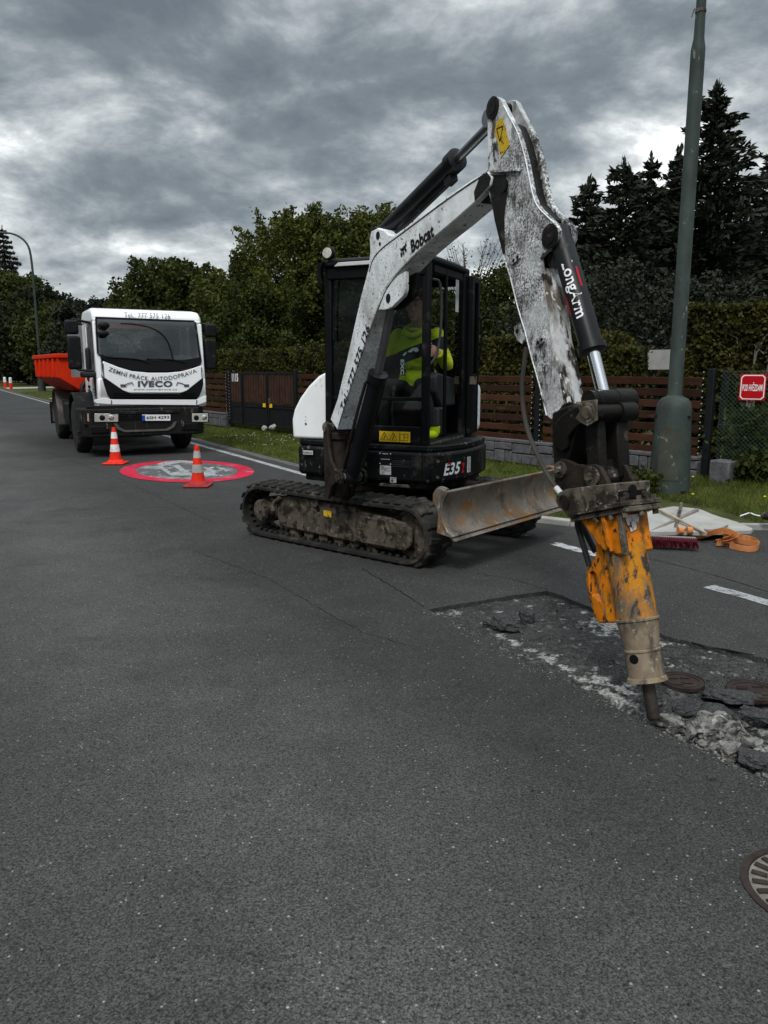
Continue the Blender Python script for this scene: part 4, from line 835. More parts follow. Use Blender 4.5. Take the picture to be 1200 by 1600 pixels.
# bucket cylinder
a, b, c = Q(877, 372, 0), Q(926, 548, 0), Q(945, 625, 0); a = Q(858, 369, 0)+(Q(877, 372, 0)-Q(858, 369, 0))*.35
a = Q(874, 365, 0); dd = (b-a).normalized(); crd = .054
mb = MB(); mb.lathe([(.03, -.03), (.05, -.02), (crd, .0), (crd, (b-a).length-.01)], a, dd, 28); mb.lathe([(crd, -.03), (crd+.012, -.028), (crd+.012, .004), (.04, .01)], b, dd, 28); mb.cyl(a-PN*.045, a+PN*.045, .045); kc = mb.build('bucket_cylinder', m_cylblk, ex)
mb = MB(); mb.cyl(b, c, .030, n=24); mb.build('piston_rod', m_chrome, kc)
tn = (-PN).cross(dd).normalized(); tn = tn if tn.dot(BV) > 0 else -tn
def cylwrap(o, W_, H_, ax, r, perp):
    # wraps text around the barrel: x along axis, y round it
    def fn(x, y):
        an = (y-.5)*H_/r+.55; return o+ax*(x*W_)+(-PN*cos(an)+perp*sin(an))*(r+.0015)
    return fn
lo = a+dd*((Q(893, 412, 0)-a).dot(dd))
rotp = (-PN*cos(.1)+tn*sin(.1))
lettering('LongArm', None or (0, 0, 0), (1, 0, 0), (0, 1, 0), m_wink, kc, .015, fn=cylwrap(lo, .285, .070, dd, crd, tn))
mb = MB(); mb.add([cylwrap(lo, .285, .062, dd, crd, tn)(x, y) for x, y in ((.12, 1.15), (.48, 1.15), (.48, 1.3), (.12, 1.3))], [(0, 1, 2, 3)]); mb.add([cylwrap(lo, .285, .062, dd, crd, tn)(x, y) for x, y in ((.55, -.35), (.88, -.35), (.88, -.15), (.55, -.15))], [(0, 1, 2, 3)]); mb.build('red_stripe', m_red, kc, smooth=False)
# linkage
for sh_ in (0, .19):
    lk = plate('guide_link', [(868, 661), (876, 650), (890, 640), (905, 633), (920, 630), (931, 632), (937, 640), (937, 652), (930, 659), (918, 660), (905, 663), (895, 672), (886, 684), (885, 700), (878, 706), (868, 700), (865, 682)], .10, .024, m_grease, ex, bevel=.006, shift=sh_)
mb = MB(); pc = Q(921, 645, .125)+PN*.125; mb.cyl(pc-PN*.125, pc-PN*.11, .035); mb.lathe([(.045, 0), (.045, .012), (.028, .014), (.028, .02)], pc-PN*.125, -PN, 20); mb.prism([pc-PN*.126+BV*x+UP*z for x, z in ((-.085, .045), (.05, .06), (.06, -.03), (.0, -.06), (-.05, -.045), (-.085, -.03), (-.055, .005))], -PN*.008); lp = mb.build('link_pin', m_brk, ex, bevel=.003); mb = MB(); mb.cyl(c-PN*.07, c+PN*.07, .048); mb.cyl(pc+PN*.04, pc+PN*.13, .046); mb.cyl(pc-PN*.11, pc+PN*.10, .037); mb.build('link_bush', m_grease, lp)
mb = MB(); mb.cyl(c+PN*.05-BV*.0, c+PN*.16, .050); mb.cyl(c-PN*.10, c-PN*.02, .046); mb.build('link_sleeve', m_grease, lp)
p0, p1 = Q(945, 655, -.01), Q(950, 748, -.01)
mb = MB(); mb.beam(p0+PN*.06, p1+PN*.06, .07, .10, BV); mb.beam(p0-PN*.06, p1-PN*.06, .05, .09, BV); mb.beam((p0+p1)/2-UP*.05, p1-UP*.0, .12, .05, BV); mb.cyl(p1-PN*.10, p1+PN*.10, .04); mb.build('bucket_link', m_grease, ex, bevel=.01)
plate('stick_end', [(862, 645), (890, 632), (905, 640), (902, 668), (892, 700), (884, 728), (876, 744), (868, 744), (864, 720), (862, 690)], .075, .15, m_grease, stick, bevel=.01)
# coupler ears
for sh_ in (0, .15):
    ce = plate('coupler_plate', [(868, 772), (866, 742), (868, 724), (876, 717), (886, 719), (898, 725), (912, 728), (928, 725), (937, 730), (943, 742), (949, 753), (950, 770)], .09, .024, m_rust, ex, bevel=.004, shift=sh_)
mb = MB()
for (u, v), r_ in (((873, 734), .026), ((922, 745), .032)):
    p_ = Q(u, v, .105); mb.cyl(p_, p_+PN*.20, r_); mb.lathe([(r_+.014, 0), (r_+.014, .01), (r_, .012)], p_+PN*.014, -PN, 20); mb.cyl(p_-PN*.018, p_, r_*.6, n=6)
mb.build('coupler_pin', m_brk, ex)
# breaker
bax = (Q(1020, 1112, 0)-Q(955, 800, 0)).normalized()          # axis of the tool, downwards
bn = bax.cross(PN).normalized(); bn = bn if bn.dot(BV) > 0 else -bn
bkt = []
near_b = [(875, 768), (886, 764), (915, 760), (961, 755), (961, 789), (950, 791), (920, 797), (892, 806), (881, 799), (872, 792), (868, 784), (869, 775)]
brk = plate('hydraulic_breaker', near_b, .125, .026, m_brk, ex, bevel=.004)
plate('bracket_side', near_b, .125, .026, m_brk, brk, bevel=.004, shift=.180)
R0_, R1_ = Q(961, 756, .126), Q(961, 789, .126)
mb = MB(); mb.prism([R0_, R1_, R1_-BV*.024, R0_-BV*.024], PN*.208); mb.build('bracket_front', m_brk, brk, bevel=.004)
RU = (R0_-R1_).normalized(); RF = PN.cross(RU).normalized(); RF = RF if RF.dot(BV) > 0 else -RF
def RFp(x, h, o=.0015): return R1_+PN*x+RU*h+RF*o
LHh = (R0_-R1_).length
mb = MB()
for x in (.045, .155): mb.prism([RFp(x-.028, LHh*.30), RFp(x+.028, LHh*.30), RFp(x+.028, LHh*.62), RFp(x-.028, LHh*.62)], RF*.001)
mb.cyl(RFp(.10, LHh*.62), RFp(.10, LHh*.62, .0025), .026, n=20); mb.prism([RFp(.074, LHh*.22), RFp(.126, LHh*.22), RFp(.126, LHh*.62), RFp(.074, LHh*.62)], RF*.001); mb.build('bracket_slot', m_ink, brk, smooth=False)
for x in (.052, .162):
    mb = MB(); mb.cyl(RFp(x, LHh*.42), RFp(x, LHh*.42, .018), .014, n=6); mb.build('bracket_bolt', m_chis, brk)
mb = MB(); p_ = Q(882, 785, .13); mb.cyl(p_, p_-PN*.006, .034); mb.build('bracket_boss', m_rust, brk)
# flange
f0, f1 = Q(886, 808, .135)+PN*.12, Q(972, 791.5, .135)+PN*.12
mb = MB(); fd = (f1-f0); fdn = fd.normalized(); fu = PN.cross(fdn).normalized(); fu = fu if fu.z > 0 else -fu
mb.prism([f0-PN*.12+fu*.0, f1-PN*.12+fu*.0, f1+PN*.115, f0+PN*.115], fu*.022); mb.prism([f0-PN*.105-fu*.026, f1-PN*.105-fu*.026, f1+PN*.10-fu*.026, f0+PN*.10-fu*.026], fu*.024)
fg = mb.build('flange', m_brk, brk, bevel=.004)
for t_, s_2 in ((.45, -1), (.72, -1), (.95, -1), (.95, .0), (.95, .9)):
    p_ = f0.lerp(f1, t_)+PN*.095*s_2; mb = MB(); mb.cyl(p_+fu*.022, p_+fu*.042, .013, n=6); mb.build('flange_bolt', m_brk, fg)
    mb = MB(); mb.cyl(p_-fu*.026, p_-fu*.046, .013, n=6); mb.build('flange_nut', m_brk, fg)
# housing shell (orange), tapering into the cylinder
hs_px = [(903, 812), (1011, 797), (1010, 830), (1007, 858), (1003, 880), (1005, 940), (965, 972), (965, 900), (955, 860), (936, 863), (930, 850)]
plate('housing', [(905, 811), (964, 803), (968, 835), (974, 866), (964, 868), (944, 862), (932, 850)], .095, .185, m_orange, brk, bevel=.010)
plate('side_box', [(930, 848), (955, 850), (964, 900), (974, 973), (934, 974), (929, 966), (922, 940), (920, 925), (941, 944), (930, 897), (926, 893), (920, 898), (922, 925), (917, 915), (915, 898), (918, 886), (931, 866)], .055, .05, m_orange, brk, bevel=.008)
plate('handle', [(916, 890), (921, 892), (921, 915), (928, 945), (926, 955), (921, 940), (915, 905)], .055, .05, m_orange, brk, bevel=.006)
for px in ([(938, 806), (943, 805), (948, 830), (955, 862), (949, 862), (943, 832)], [(963, 802), (969, 801), (974, 835), (978, 868), (972, 866), (967, 835)]):
    plate('rib', px, .112, .022, m_brk if px[0][0] == 963 else m_orange, brk, bevel=.003, shift=0 if px[0][0] != 998 else .0)
H0, H1 = Q(965, 803, .095), Q(974, 866, .095); HU = (H0-H1).normalized(); HFN = PN.cross(HU).normalized(); HFN = HFN if HFN.dot(BV) > 0 else -HFN
mb = MB(); mb.prism([H0-HU*.0+HU*-b_+PN*a_+HFN*.0015 for a_, b_ in ((.04, .01), (.12, .01), (.115, .045), (.10, .05), (.095, .075), (.06, .085), (.055, .06), (.045, .05))], HFN*.001); mb.build('scratched_sticker', mat('scratched_sticker', (.60, .60, .62), .4, var=.1, layers=[((.05, .05, .09), .56, .05, 60, 8, S1, None), ((.5, .2, .02), .57, .05, 30, 8, S1, None)]), brk, smooth=False)
ctr = lambda v, dx=0: Q(0, 0, 0)
A0 = Q(975, 812, 0); def_r = lambda px, u, v: px/2*(Q(u+1, v, 0)-Q(u, v, 0)).length
# cylinder: centre pixels and widths
cyl = [(976, 850, 60), (980, 880, 60), (989, 930, 59), (995.5, 967, 61), (1001, 1000, 54), (1005, 1015, 49), (1008, 1030, 50), (1012, 1062, 52)]
P0 = Q(976, 850, 0); Pend = Q(1012, 1066, 0); axd = (Pend-P0).normalized()
view = lambda u, v, px: px/2*((Q(u, v, 0)-EYE).length*.985/ F)
prof = []
for u, v, wpx in cyl: prof.append((view(u, v, wpx)*1.0, (Q(u, v, 0)-P0).dot(axd)))
def sec(i0, i1, name, m, extra=()):
    mb = MB(); mb.lathe(list(extra)+prof[i0:i1], P0, axd, 36); return mb.build(name, m, brk)
sec(0, 4, 'barrel', m_ocyl); sec(3, 6, 'lower_barrel', m_nose); sec(5, 8, 'nose', m_nose)
mb = MB(); r3, h3 = prof[3]; mb.lathe([(r3, h3-.008), (r3+.005, h3-.004), (r3+.005, h3+.004), (r3, h3+.008)], P0, axd, 36); r5, h5 = prof[5]; mb.lathe([(r5, h5-.008), (r5+.005, h5-.004), (r5+.005, h5+.004), (r5, h5+.008)], P0, axd, 36); r7, h7 = prof[7]; mb.lathe([(r7-.01, h7-.022), (r7+.006, h7-.012), (r7+.010, h7+.004), (r7-.02, h7+.012)], P0, axd, 36); mb.build('collar', m_nose, brk)
perp = axd.cross(PN).normalized(); perp = perp if perp.dot(BV) < 0 else -perp
mb = MB(); hd_ = (-PN*.97+BV*.22).normalized(); p_ = P0+axd*((prof[5][1]+prof[6][1])/2+.005)+hd_*(prof[6][0]-.004); mb.cyl(p_, p_+hd_*.006, .021, n=20); mb.build('nose_hole', m_ink, brk)
C0 = Q(1012, 1066, 0); C1 = Q(1022, 1117, 0); C1 = C0+(C1-C0)*1.15
mb = MB(); mb.lathe([(.028, 0), (.028, (C1-C0).length*.95), (.022, (C1-C0).length)], C0, axd, 20); mb.build('chisel', m_chis, brk)
mb = MB()
for (u0, v0), (u1, v1), off in (((902, 820), (921, 884), .06), ((908, 818), (930, 862), -.03)):
    mb.tube([Q(u0, v0, off)+UP*.03, Q(u0, v0, off), Q(u1, v1, off)], .014)
mb.build('hydraulic_hose', m_hose, brk)
# long loose hose from the stick lug to the breaker bracket
mb = MB(); mb.tube([Q(u, v, .15) for u, v in ((822, 543), (819, 570), (815, 600), (817, 640), (826, 680), (840, 712), (855, 742), (871, 765))], .0115, smooth=2); mb.build('hydraulic_hose', m_hose2, ex)
mb = MB(); e0 = Q(869, 762, .15); mb.cyl(e0, Q(876, 771, .15), .014); mb.build('hose_fitting', m_wsticker, ex)
#PART3_END
# ================================================================== OPERATOR
def remesh(o, vox=.010, it=3):
    r = o.modifiers.new('remesh', 'REMESH'); r.mode = 'VOXEL'; r.voxel_size = vox; r.use_smooth_shade = True
    s = o.modifiers.new('smooth', 'SMOOTH'); s.iterations = it; s.factor = .5
    return o
PX = .26
def HP(a, n, z): return HF(PX+a, n, z)
mb = MB()
hc = HP(.02, .10, 2.045); fz = (NV*.94+WV*.12-UP*.16).normalized(); fx = UP.cross(fz).normalized(); fx = fx if fx.dot(WV) > 0 else -fx; fu = fz.cross(fx); fu = fu if fu.z > 0 else -fu
HX = (fx, fz, fu)
mb.ell(hc+fu*.025, (.076, .097, .105), 20, 14, HX); mb.ell(hc+fz*.025-fu*.045, (.060, .075, .075), 18, 12, HX); mb.ell(hc+fz*.078-fu*.098, (.028, .026, .024), 12, 8, HX)
mb.add([hc+fz*.092+fu*.028+fx*.008, hc+fz*.092+fu*.028-fx*.008, hc+fz*.118-fu*.022-fx*.013, hc+fz*.118-fu*.022+fx*.013, hc+fz*.085-fu*.034+fx*.016, hc+fz*.085-fu*.034-fx*.016, hc+fz*.06+fu*.03], [(0, 1, 2, 3), (3, 2, 5, 4), (0, 3, 4, 6), (1, 6, 5, 2), (0, 6, 1), (4, 5, 6)])
for q in (-1, 1): mb.ell(hc+fx*q*.076-fz*.005-fu*.005, (.012, .022, .032), 10, 8, HX); mb.ell(hc+fx*q*.030+fz*.086+fu*.036, (.020, .012, .007), 10, 6, HX)
mb.ell(hc+fz*.093-fu*.058, (.026, .010, .006), 10, 6, HX); mb.ell(hc+fz*.092-fu*.070, (.022, .010, .008), 10, 6, HX)
mb.tube([hc-fu*.05-fz*.02, HP(.01, .02, 1.90), HP(0, 0, 1.84)], [.056, .062])
mb.tube([HP(0, 0, 1.86), HP(0, -.02, 1.6), HP(0, -.05, 1.34)], [.12, .12])
def hand(mb, w_, dirn, up, side, hold):
    # palm, four fingers curled round a grip, thumb from the side of the palm
    X = dirn.normalized(); Y = side.normalized(); Z = X.cross(Y).normalized()
    mb.ell(w_+X*.045, (.048, .040, .016), 14, 8, (X, Y, Z))
    for i, (dy, L0) in enumerate(((-.030, .034), (-.010, .040), (.011, .038), (.031, .030))):
        k = w_+X*.085+Y*dy; a = k+(X*.6-Z*.8)*L0*.9; b = a+(-X*.5-Z*.85)*L0*.6; c_ = b+(-X*.95-Z*.05)*L0*.5
        mb.tube([w_+X*.045+Y*dy*.8, k, a, b, c_], [.0105, .0082], 8, smooth=1)
    t0 = w_+X*.025-Y*.036; mb.tube([t0, t0+X*.028-Y*.018-Z*.012, t0+X*.045-Y*.012-Z*.040], [.013, .0095], 8, smooth=1)
arms = {}
for q, (sh, el, wr) in {1: (HP(.185, .0, 1.80), HP(.30, .06, 1.56), HP(.29, .25, 1.655)), -1: (HP(-.185, .0, 1.80), HP(-.30, .05, 1.55), HP(-.36, .24, 1.64))}.items():
    arms[q] = (sh, el, wr); mb.tube([sh, el, wr], [.04, .026], 10)
    g = (HF(.545, .30, 1.67) if q > 0 else HF(-.17, .272, 1.67)); d = (NV*.9-WV*.35*q).normalized()
    hand(mb, wr, d, UP, (UP*-1 if q > 0 else UP*-1), g)
for q, kn, an in ((1, HP(.20, .40, 1.38), HP(.30, .38, 1.06)), (-1, HP(-.15, .42, 1.38), HP(-.14, .42, 1.06))): mb.tube([HP(.09*q, -.02, 1.33), kn, an], [.06, .04], 10)
person = mb.build('person', m_skin, None); remesh(person, .007, 2)
tag(person, 'operator in a neon yellow and black hoodie sitting inside the excavator cab holding a joystick', 'person')
mb = MB(); mb.ell(hc+fu*.045-fz*.015, (.082, .100, .098), 18, 12, HX); mb.ell(hc-fz*.045-fu*.02, (.076, .062, .075), 16, 10, HX); hair = mb.build('hair', m_hair, person); hair.modifiers.new('s', 'SMOOTH').iterations = 2
cap_ = MB(); cap_.prism([hc+fz*.07+fu*.062+fx*a+fz*b for a, b in ((-.065, 0), (.065, 0), (.055, .045), (.0, .062), (-.055, .045))], fu*.006); cap_.build('cap_peak', m_hair, person, bevel=.002)
mb = MB()
for q in (-1, 1): mb.ell(hc+fx*q*.030+fz*.093+fu*.022, (.0115, .007, .0055), 10, 6, HX)
mb.build('eye', mat('eye', (.08, .06, .05), .3), person)
# hoodie with a dark diagonal chest band and a sleeve band
m_hood2 = bpy.data.materials.new('hiviz_hoodie'); m_hood2.use_nodes = True
t = m_hood2.node_tree; n = t.nodes; l = t.links; b = n['Principled BSDF']; b.inputs['Roughness'].default_value = .85
tcn = n.new('ShaderNodeTexCoord')
def dot_ramp(vec, off, stops):
    d = n.new('ShaderNodeVectorMath'); d.operation = 'DOT_PRODUCT'; l.new(tcn.outputs['Object'], d.inputs[0]); d.inputs[1].default_value = vec
    a = n.new('ShaderNodeMath'); a.operation = 'ADD'; l.new(d.outputs['Value'], a.inputs[0]); a.inputs[1].default_value = off
    r = n.new('ShaderNodeValToRGB'); r.color_ramp.interpolation = 'CONSTANT'; l.new(a.outputs[0], r.inputs[0]); r.color_ramp.elements[0].position = 0; r.color_ramp.elements[0].color = (0, 0, 0, 1)
    r.color_ramp.elements[1].position = stops[0]; r.color_ramp.elements[1].color = (1, 1, 1, 1); e_ = r.color_ramp.elements.new(stops[1]); e_.color = (0, 0, 0, 1); return r.outputs[0]
cen = HP(0, .12, 1.66)
v_ = UP*1.0-WV*.33; b1 = dot_ramp(tuple(v_), .5-v_.dot(cen), (.430, .548))
v2 = WV; b2 = dot_ramp(tuple(v2), .5-v2.dot(HP(-.115, 0, 0)), (.470, .535)); v3 = UP; b3 = dot_ramp(tuple(v3), .5-cen.z, (.30, .49))
el, wr = arms[1][1], arms[1][2]; v4 = (wr-el).normalized(); b4 = dot_ramp(tuple(v4), .5-v4.dot(el.lerp(wr, .30)), (.48, .515))
q1 = n.new('ShaderNodeMath'); q1.operation = 'MULTIPLY'; l.new(b2, q1.inputs[0]); l.new(b3, q1.inputs[1])
q2 = n.new('ShaderNodeMath'); q2.operation = 'MAXIMUM'; l.new(q1.outputs[0], q2.inputs[0]); l.new(b1, q2.inputs[1])
mi = n.new('ShaderNodeMix'); mi.data_type = 'RGBA'; l.new(q2.outputs[0], mi.inputs['Factor']); mi.inputs['A'].default_value = (.44, .52, .008, 1); mi.inputs['B'].default_value = (.018, .018, .028, 1); l.new(mi.outputs['Result'], b.inputs['Base Color'])
mb = MB()
mb.tube([HP(0, -.05, 1.30), HP(0, -.03, 1.45), HP(0, 0, 1.66), HP(0, .01, 1.80), HP(0, .01, 1.87)], .10, 12)
mb.ell(HP(0, -.03, 1.42), (.185, .135, .16), 20, 12, HA); mb.ell(HP(0, 0, 1.66), (.205, .135, .20), 20, 12, HA); mb.ell(HP(0, -.01, 1.815), (.175, .095, .07), 20, 10, HA)
for q in (1, -1):
    sh, el, wr = arms[q]; mb.ell(sh, (.072, .07, .075), 14, 9, HA); mb.tube([sh, sh.lerp(el, .5), el], [.072, .058], 14); mb.ell(el, (.058, .058, .058), 12, 8); mb.tube([el, el.lerp(wr, .5), wr.lerp(el, .04)], [.057, .042], 14)
hood_ = mb.build('hoodie', m_hood2, person); remesh(hood_, .010, 3)
tx = hood_.modifiers.new('d', 'DISPLACE'); tt_ = bpy.data.textures.new('folds', 'CLOUDS'); tt_.noise_scale = .07; tx.texture = tt_; tx.strength = .022; tx.mid_level = .5; tx.texture_coords = 'LOCAL'
mb = MB(); mb.tube([HP(-.09, .06, 1.86), HP(-.07, .12, 1.83), HP(0, .145, 1.79), HP(.07, .12, 1.83), HP(.09, .06, 1.86), HP(.07, -.04, 1.90), HP(-.07, -.04, 1.90), HP(-.09, .06, 1.86)], .026, 10, smooth=1); mb.build('hood', m_hiviz, person)
lettering('EXC', HP(-.095, .155, 1.60), -UP*.13, WV*.035, m_wink, person, .04)
mb = MB()
for a_ in ([(-.03, 1.665), (.02, 1.70), (.06, 1.70), (.075, 1.675), (.05, 1.66), (.03, 1.675), (.0, 1.66)], [(-.08, 1.635), (-.05, 1.665), (-.035, 1.655), (-.06, 1.632)], [(.13, 1.69), (.15, 1.735), (.16, 1.735), (.15, 1.69)], [(.165, 1.69), (.175, 1.74), (.19, 1.74), (.18, 1.70)]):
    mb.prism([HP(x, .158-abs(x)*.12, z) for x, z in a_], NV*.002)
mb.build('chest_emblem', m_wink, person, smooth=False)
mb = MB()
mb.ell(HP(0, -.04, 1.33), (.18, .16, .10), 18, 10, HA)
for q, kn, an in ((1, HP(.20, .40, 1.38), HP(.30, .38, 1.06)), (-1, HP(-.15, .42, 1.38), HP(-.14, .42, 1.06))):
    mb.tube([HP(.09*q, -.02, 1.33), kn], [.088, .066], 14); mb.ell(kn, (.067, .067, .067), 12, 8); mb.tube([kn, an-UP*.03], [.064, .056], 14)
tr_ = mb.build('trousers', m_trou, person); remesh(tr_, .012, 3)
for an in (HP(.31, .38, 1.0), HP(-.14, .42, 1.0)):
    mb = MB(); mb.ell(an-UP*.02+NV*.05, (.045, .13, .038), 14, 8, HA); mb.tube([an+UP*.045, an-UP*.01], [.056, .050], 12); mb.build('boot', m_hiviz, person, bevel=0)
# ================================================================== TRUCK
TQ = Vector((-4.27, 13.8, 0)); TA = radians(28); TM = Matrix.Translation(TQ) @ Matrix.Rotation(TA, 4, 'Z'); TI = TM.inverted()
TYd = Vector((-sin(TA), cos(TA), 0))
truck = thing('parked_truck', 'white cab lorry with black grille and orange red container parked on the road edge', 'truck', M=TM)
def T2(u, v):
    p = TI @ PL(u, v, TQ, TYd); return p.x, p.z
def yf(z): return 0 if z < 1.36 else (z-1.36)*.12
def TP(u, v, off=0.0): x, z = T2(u, v); return Vector((x, yf(z)-off, z))
def tplate(name, px, off, th, m, parent=truck, bevel=.004, **k):
    mb = MB(); mb.prism([TP(u, v, off) for u, v in px], (0, th, 0)); return mb.build(name, m, parent, world=False, bevel=bevel, **k)
def tb(name, c, s, m, parent=truck, bevel=.01): mb = MB(); mb.box(c, s); return mb.build(name, m, parent, world=False, bevel=bevel)
HWd = .945; XC = .18
mb = MB(); mb.prism([Vector((XC-HWd, y, z)) for y, z in [(0, .90), (-.0, 1.36), (.03, 1.40), (1.62, 1.40), (1.62, .98), (1.50, .98), (1.42, 1.12), (1.2, 1.16), (.8, 1.10), (.66, .95), (.62, .86), (.02, .86)]], (2*HWd, 0, 0)); cabt = mb.build('cab_shell', m_tw, truck, world=False, bevel=.06, seg=4)
y1 = yf(2.30)
mb = MB(); mb.prism([Vector((XC-HWd, y, z)) for y, z in [(yf(2.31), 2.31), (yf(2.48), 2.46), (.26, 2.555), (.60, 2.60), (1.45, 2.60), (1.60, 2.52), (1.62, 2.31)]], (2*HWd, 0, 0)); roof = mb.build('cab_roof', m_tw, truck, world=False, bevel=.085, seg=5)
for q in (-1, 1):
    mb = MB(); mb.prism([Vector((XC+q*HWd, y, z)) for y, z in [(0.02, 1.36), (yf(2.35)+.01, 2.35), (yf(2.35)+.13, 2.35), (.20, 1.36)]], (-q*.10, 0, 0)); mb.build('cab_pillar', m_tw, cabt, world=False, bevel=.025, seg=3)
    mb = MB(); mb.prism([Vector((XC+q*HWd, y, z)) for y, z in [(1.08, 1.38), (1.08, 2.34), (1.62, 2.34), (1.62, 1.38)]], (-q*.06, 0, 0)); mb.build('cab_pillar', m_tw, cabt, world=False, bevel=.02)
    mb = MB(); mb.prism([Vector((XC+q*(HWd-.01), y, z)) for y, z in [(.19, 1.43), (.34, 2.30), (1.10, 2.30), (1.10, 1.40), (.6, 1.40)]], (-q*.008, 0, 0)); mb.build('side_window', g_truck, cabt, world=False, smooth=False)
    mb = MB(); X_ = XC+q*(HWd+.002)
    for a, b in (((.17, .95), (.17, 1.42)), ((.17, 1.42), (.32, 2.32)), ((.32, 2.32), (1.12, 2.32)), ((1.12, 2.32), (1.12, 1.10)), ((.66, .93), (.17, .93))): mb.beam(Vector((X_, a[0], a[1])), Vector((X_, b[0], b[1])), .004, .012, (0, 1, 0) if a[1] != b[1] else (0, 0, 1))
    mb.build('door_seam', m_ink, cabt, world=False)
    mb = MB(); mb.prism([Vector((XC+q*(HWd+.004), y, z)) for y, z in [(.18, 1.43), (.42, 1.43), (.42, 1.30), (.34, 1.02), (.24, 1.02)]], (-q*.006, 0, 0)); mb.build('door_trim', m_tblk, cabt, world=False)
    mb = MB(); mb.box((XC+q*(HWd+.012), 1.0, 1.22), (.025, .16, .05)); mb.build('door_handle', m_tblk, cabt, world=False, bevel=.008)
    # mirrors
    mb = MB(); mb.tube([(.16+q*.95, .30, 2.33), (.1+q*1.16, .22, 2.37), (.1+q*1.20, .20, 2.36)], .022); mb.tube([(.16+q*.95, .12, 1.50), (.1+q*1.12, .16, 1.52), (.1+q*1.18, .18, 1.55)], .020); mr_ = mb.build('mirror_arm', m_tblk, truck, world=False)
    mb = MB(); mb.box((.10+q*1.20, .20, 2.24), (.22, .13, .24)); mb.build('wide_mirror', m_tblk, mr_, world=False, bevel=.04, seg=3)
    mb = MB(); mb.box((.10+q*1.18, .20, 1.81), (.22, .13, .56)); mb.build('main_mirror', m_tblk, mr_, world=False, bevel=.04, seg=3)
mb = MB(); mb.box((0, 1.60, 1.62), (2.0, .05, .46)); mb.box((-.8, 1.60, 2.0), (.45, .05, .7)); mb.box((.8, 1.60, 2.0), (.45, .05, .7)); mb.build('rear_wall', mat('cab_trim_grey', (.16, .165, .17), .8), cabt, world=False)
mb = MB(); mb.add([(-.58, 1.60, 1.73), (.58, 1.60, 1.73), (.58, 1.60, 2.31), (-.58, 1.60, 2.31)], [(0, 1, 2, 3)]); mb.build('rear_window', g_truck, cabt, world=False, smooth=False)
for x in (-.55, .55):
    mb = MB(); mb.box((x, 1.05, 1.62), (.5, .16, .62)); mb.box((x, 1.06, 2.05), (.28, .12, .22)); mb.build('cab_seat', m_seat, truck, world=False, bevel=.05)
mb = MB(); mb.box((0, .33, 1.44), (1.95, .48, .10)); db = mb.build('dashboard', m_seat, truck, world=False, bevel=.03)
mb = MB(); c0 = Vector((.55, .58, 1.60)); ax_ = Vector((0, .5, .85)).normalized(); u_ = Vector((1, 0, 0)); w_ = ax_.cross(u_)
mb.tube([c0+(u_*cos(a)+w_*sin(a))*.21 for a in [2*pi*i/20 for i in range(21)]], .014); mb.tube([c0, c0-ax_*.2], .03); mb.beam(c0-u_*.2, c0+u_*.2, .03, .02); mb.build('steering_wheel', m_seat, truck, world=False)
# windscreen with its black painted lower border
ws = [(151, 497), (158, 494), (230, 497), (299, 501), (306, 504), (311, 530), (315, 556), (315, 566), (290, 570), (240, 571.5), (190, 569), (164, 562), (153, 553), (150.5, 520)]
tplate('windscreen', ws, .004, .006, g_truck, cabt, bevel=0, smooth=False)
tplate('windscreen_border', [(153, 553), (190, 560), (240, 563), (290, 562), (315, 558), (314.5, 570), (299, 574), (284, 578), (262, 580), (232, 580), (206, 578), (186, 572), (164, 563)], .010, .012, m_ink, cabt, bevel=.002)
for px in ([(150, 497), (153, 496), (155, 552), (152, 553)], [(150, 494), (306, 500), (306.5, 503), (151, 497.5)], [(306, 502), (309, 503), (316, 566), (313, 566)]): tplate('window_seal', px, .008, .01, m_tblk, cabt, bevel=0)
tplate('paper_sheet', [(272, 555), (300, 555.5), (306, 563.5), (276, 563)], -.06, .003, mat('paper', (.6, .68, .68), .7), db, bevel=0)
for px in (((190, 505), (216, 506), (244, 513), (262, 528), (270, 552), (271, 562)), ((165, 558), (215, 560), (233, 567)), ((230, 561), (268, 561), (290, 566))):
    mb = MB(); mb.tube([TP(u, v, .022) for u, v in px], .010, smooth=2); mb.build('wiper', m_tblk, truck, world=False)
for (u, v, r_) in ((163, 508, .05), (162, 521, .045)):
    mb = MB(); mb.ell(TP(u, v, .10), (.09, .05, r_*1.2)); mb.tube([TP(u, v, .10), TP(u-8, v-2, .02)], .012); mb.build('kerb_mirror', m_tblk, truck, world=False)
# grille and fascia
fas = tplate('front_panel', [(161, 564), (166, 566), (186, 574), (206, 580), (232, 582.5), (262, 582.5), (284, 580.5), (300, 576), (315, 571), (317, 585), (317, 590), (292, 610), (280, 615), (205, 615), (192, 610), (160, 588)], .022, .022, m_tw, cabt, bevel=.008)
gr = tplate('grille', [(158, 585), (175, 598), (193, 608), (205, 611), (280, 611), (292, 608), (305, 600), (317, 589), (317.5, 600), (315, 610), (311, 620), (306, 625), (173, 625), (168, 618), (163, 603)], .010, .012, m_ink, cabt, bevel=.004)
tplate('bonnet_edge', [(172, 624), (308, 624.5), (322, 618), (322, 628), (308, 633), (173, 632), (150, 630), (146, 625), (163, 622)], .016, .02, m_tw, cabt, bevel=.005)
for px in ([(160, 568), (162, 568), (163, 592), (161, 592)], [(314, 574), (315.5, 574), (316, 590), (314.5, 590)], [(173, 625), (174.5, 625), (174.5, 632), (173, 632)], [(306, 625), (307.5, 625), (307.5, 632), (306, 632)]): tplate('panel_seam', px, .0245, .002, m_gink, cabt, bevel=0, smooth=False)
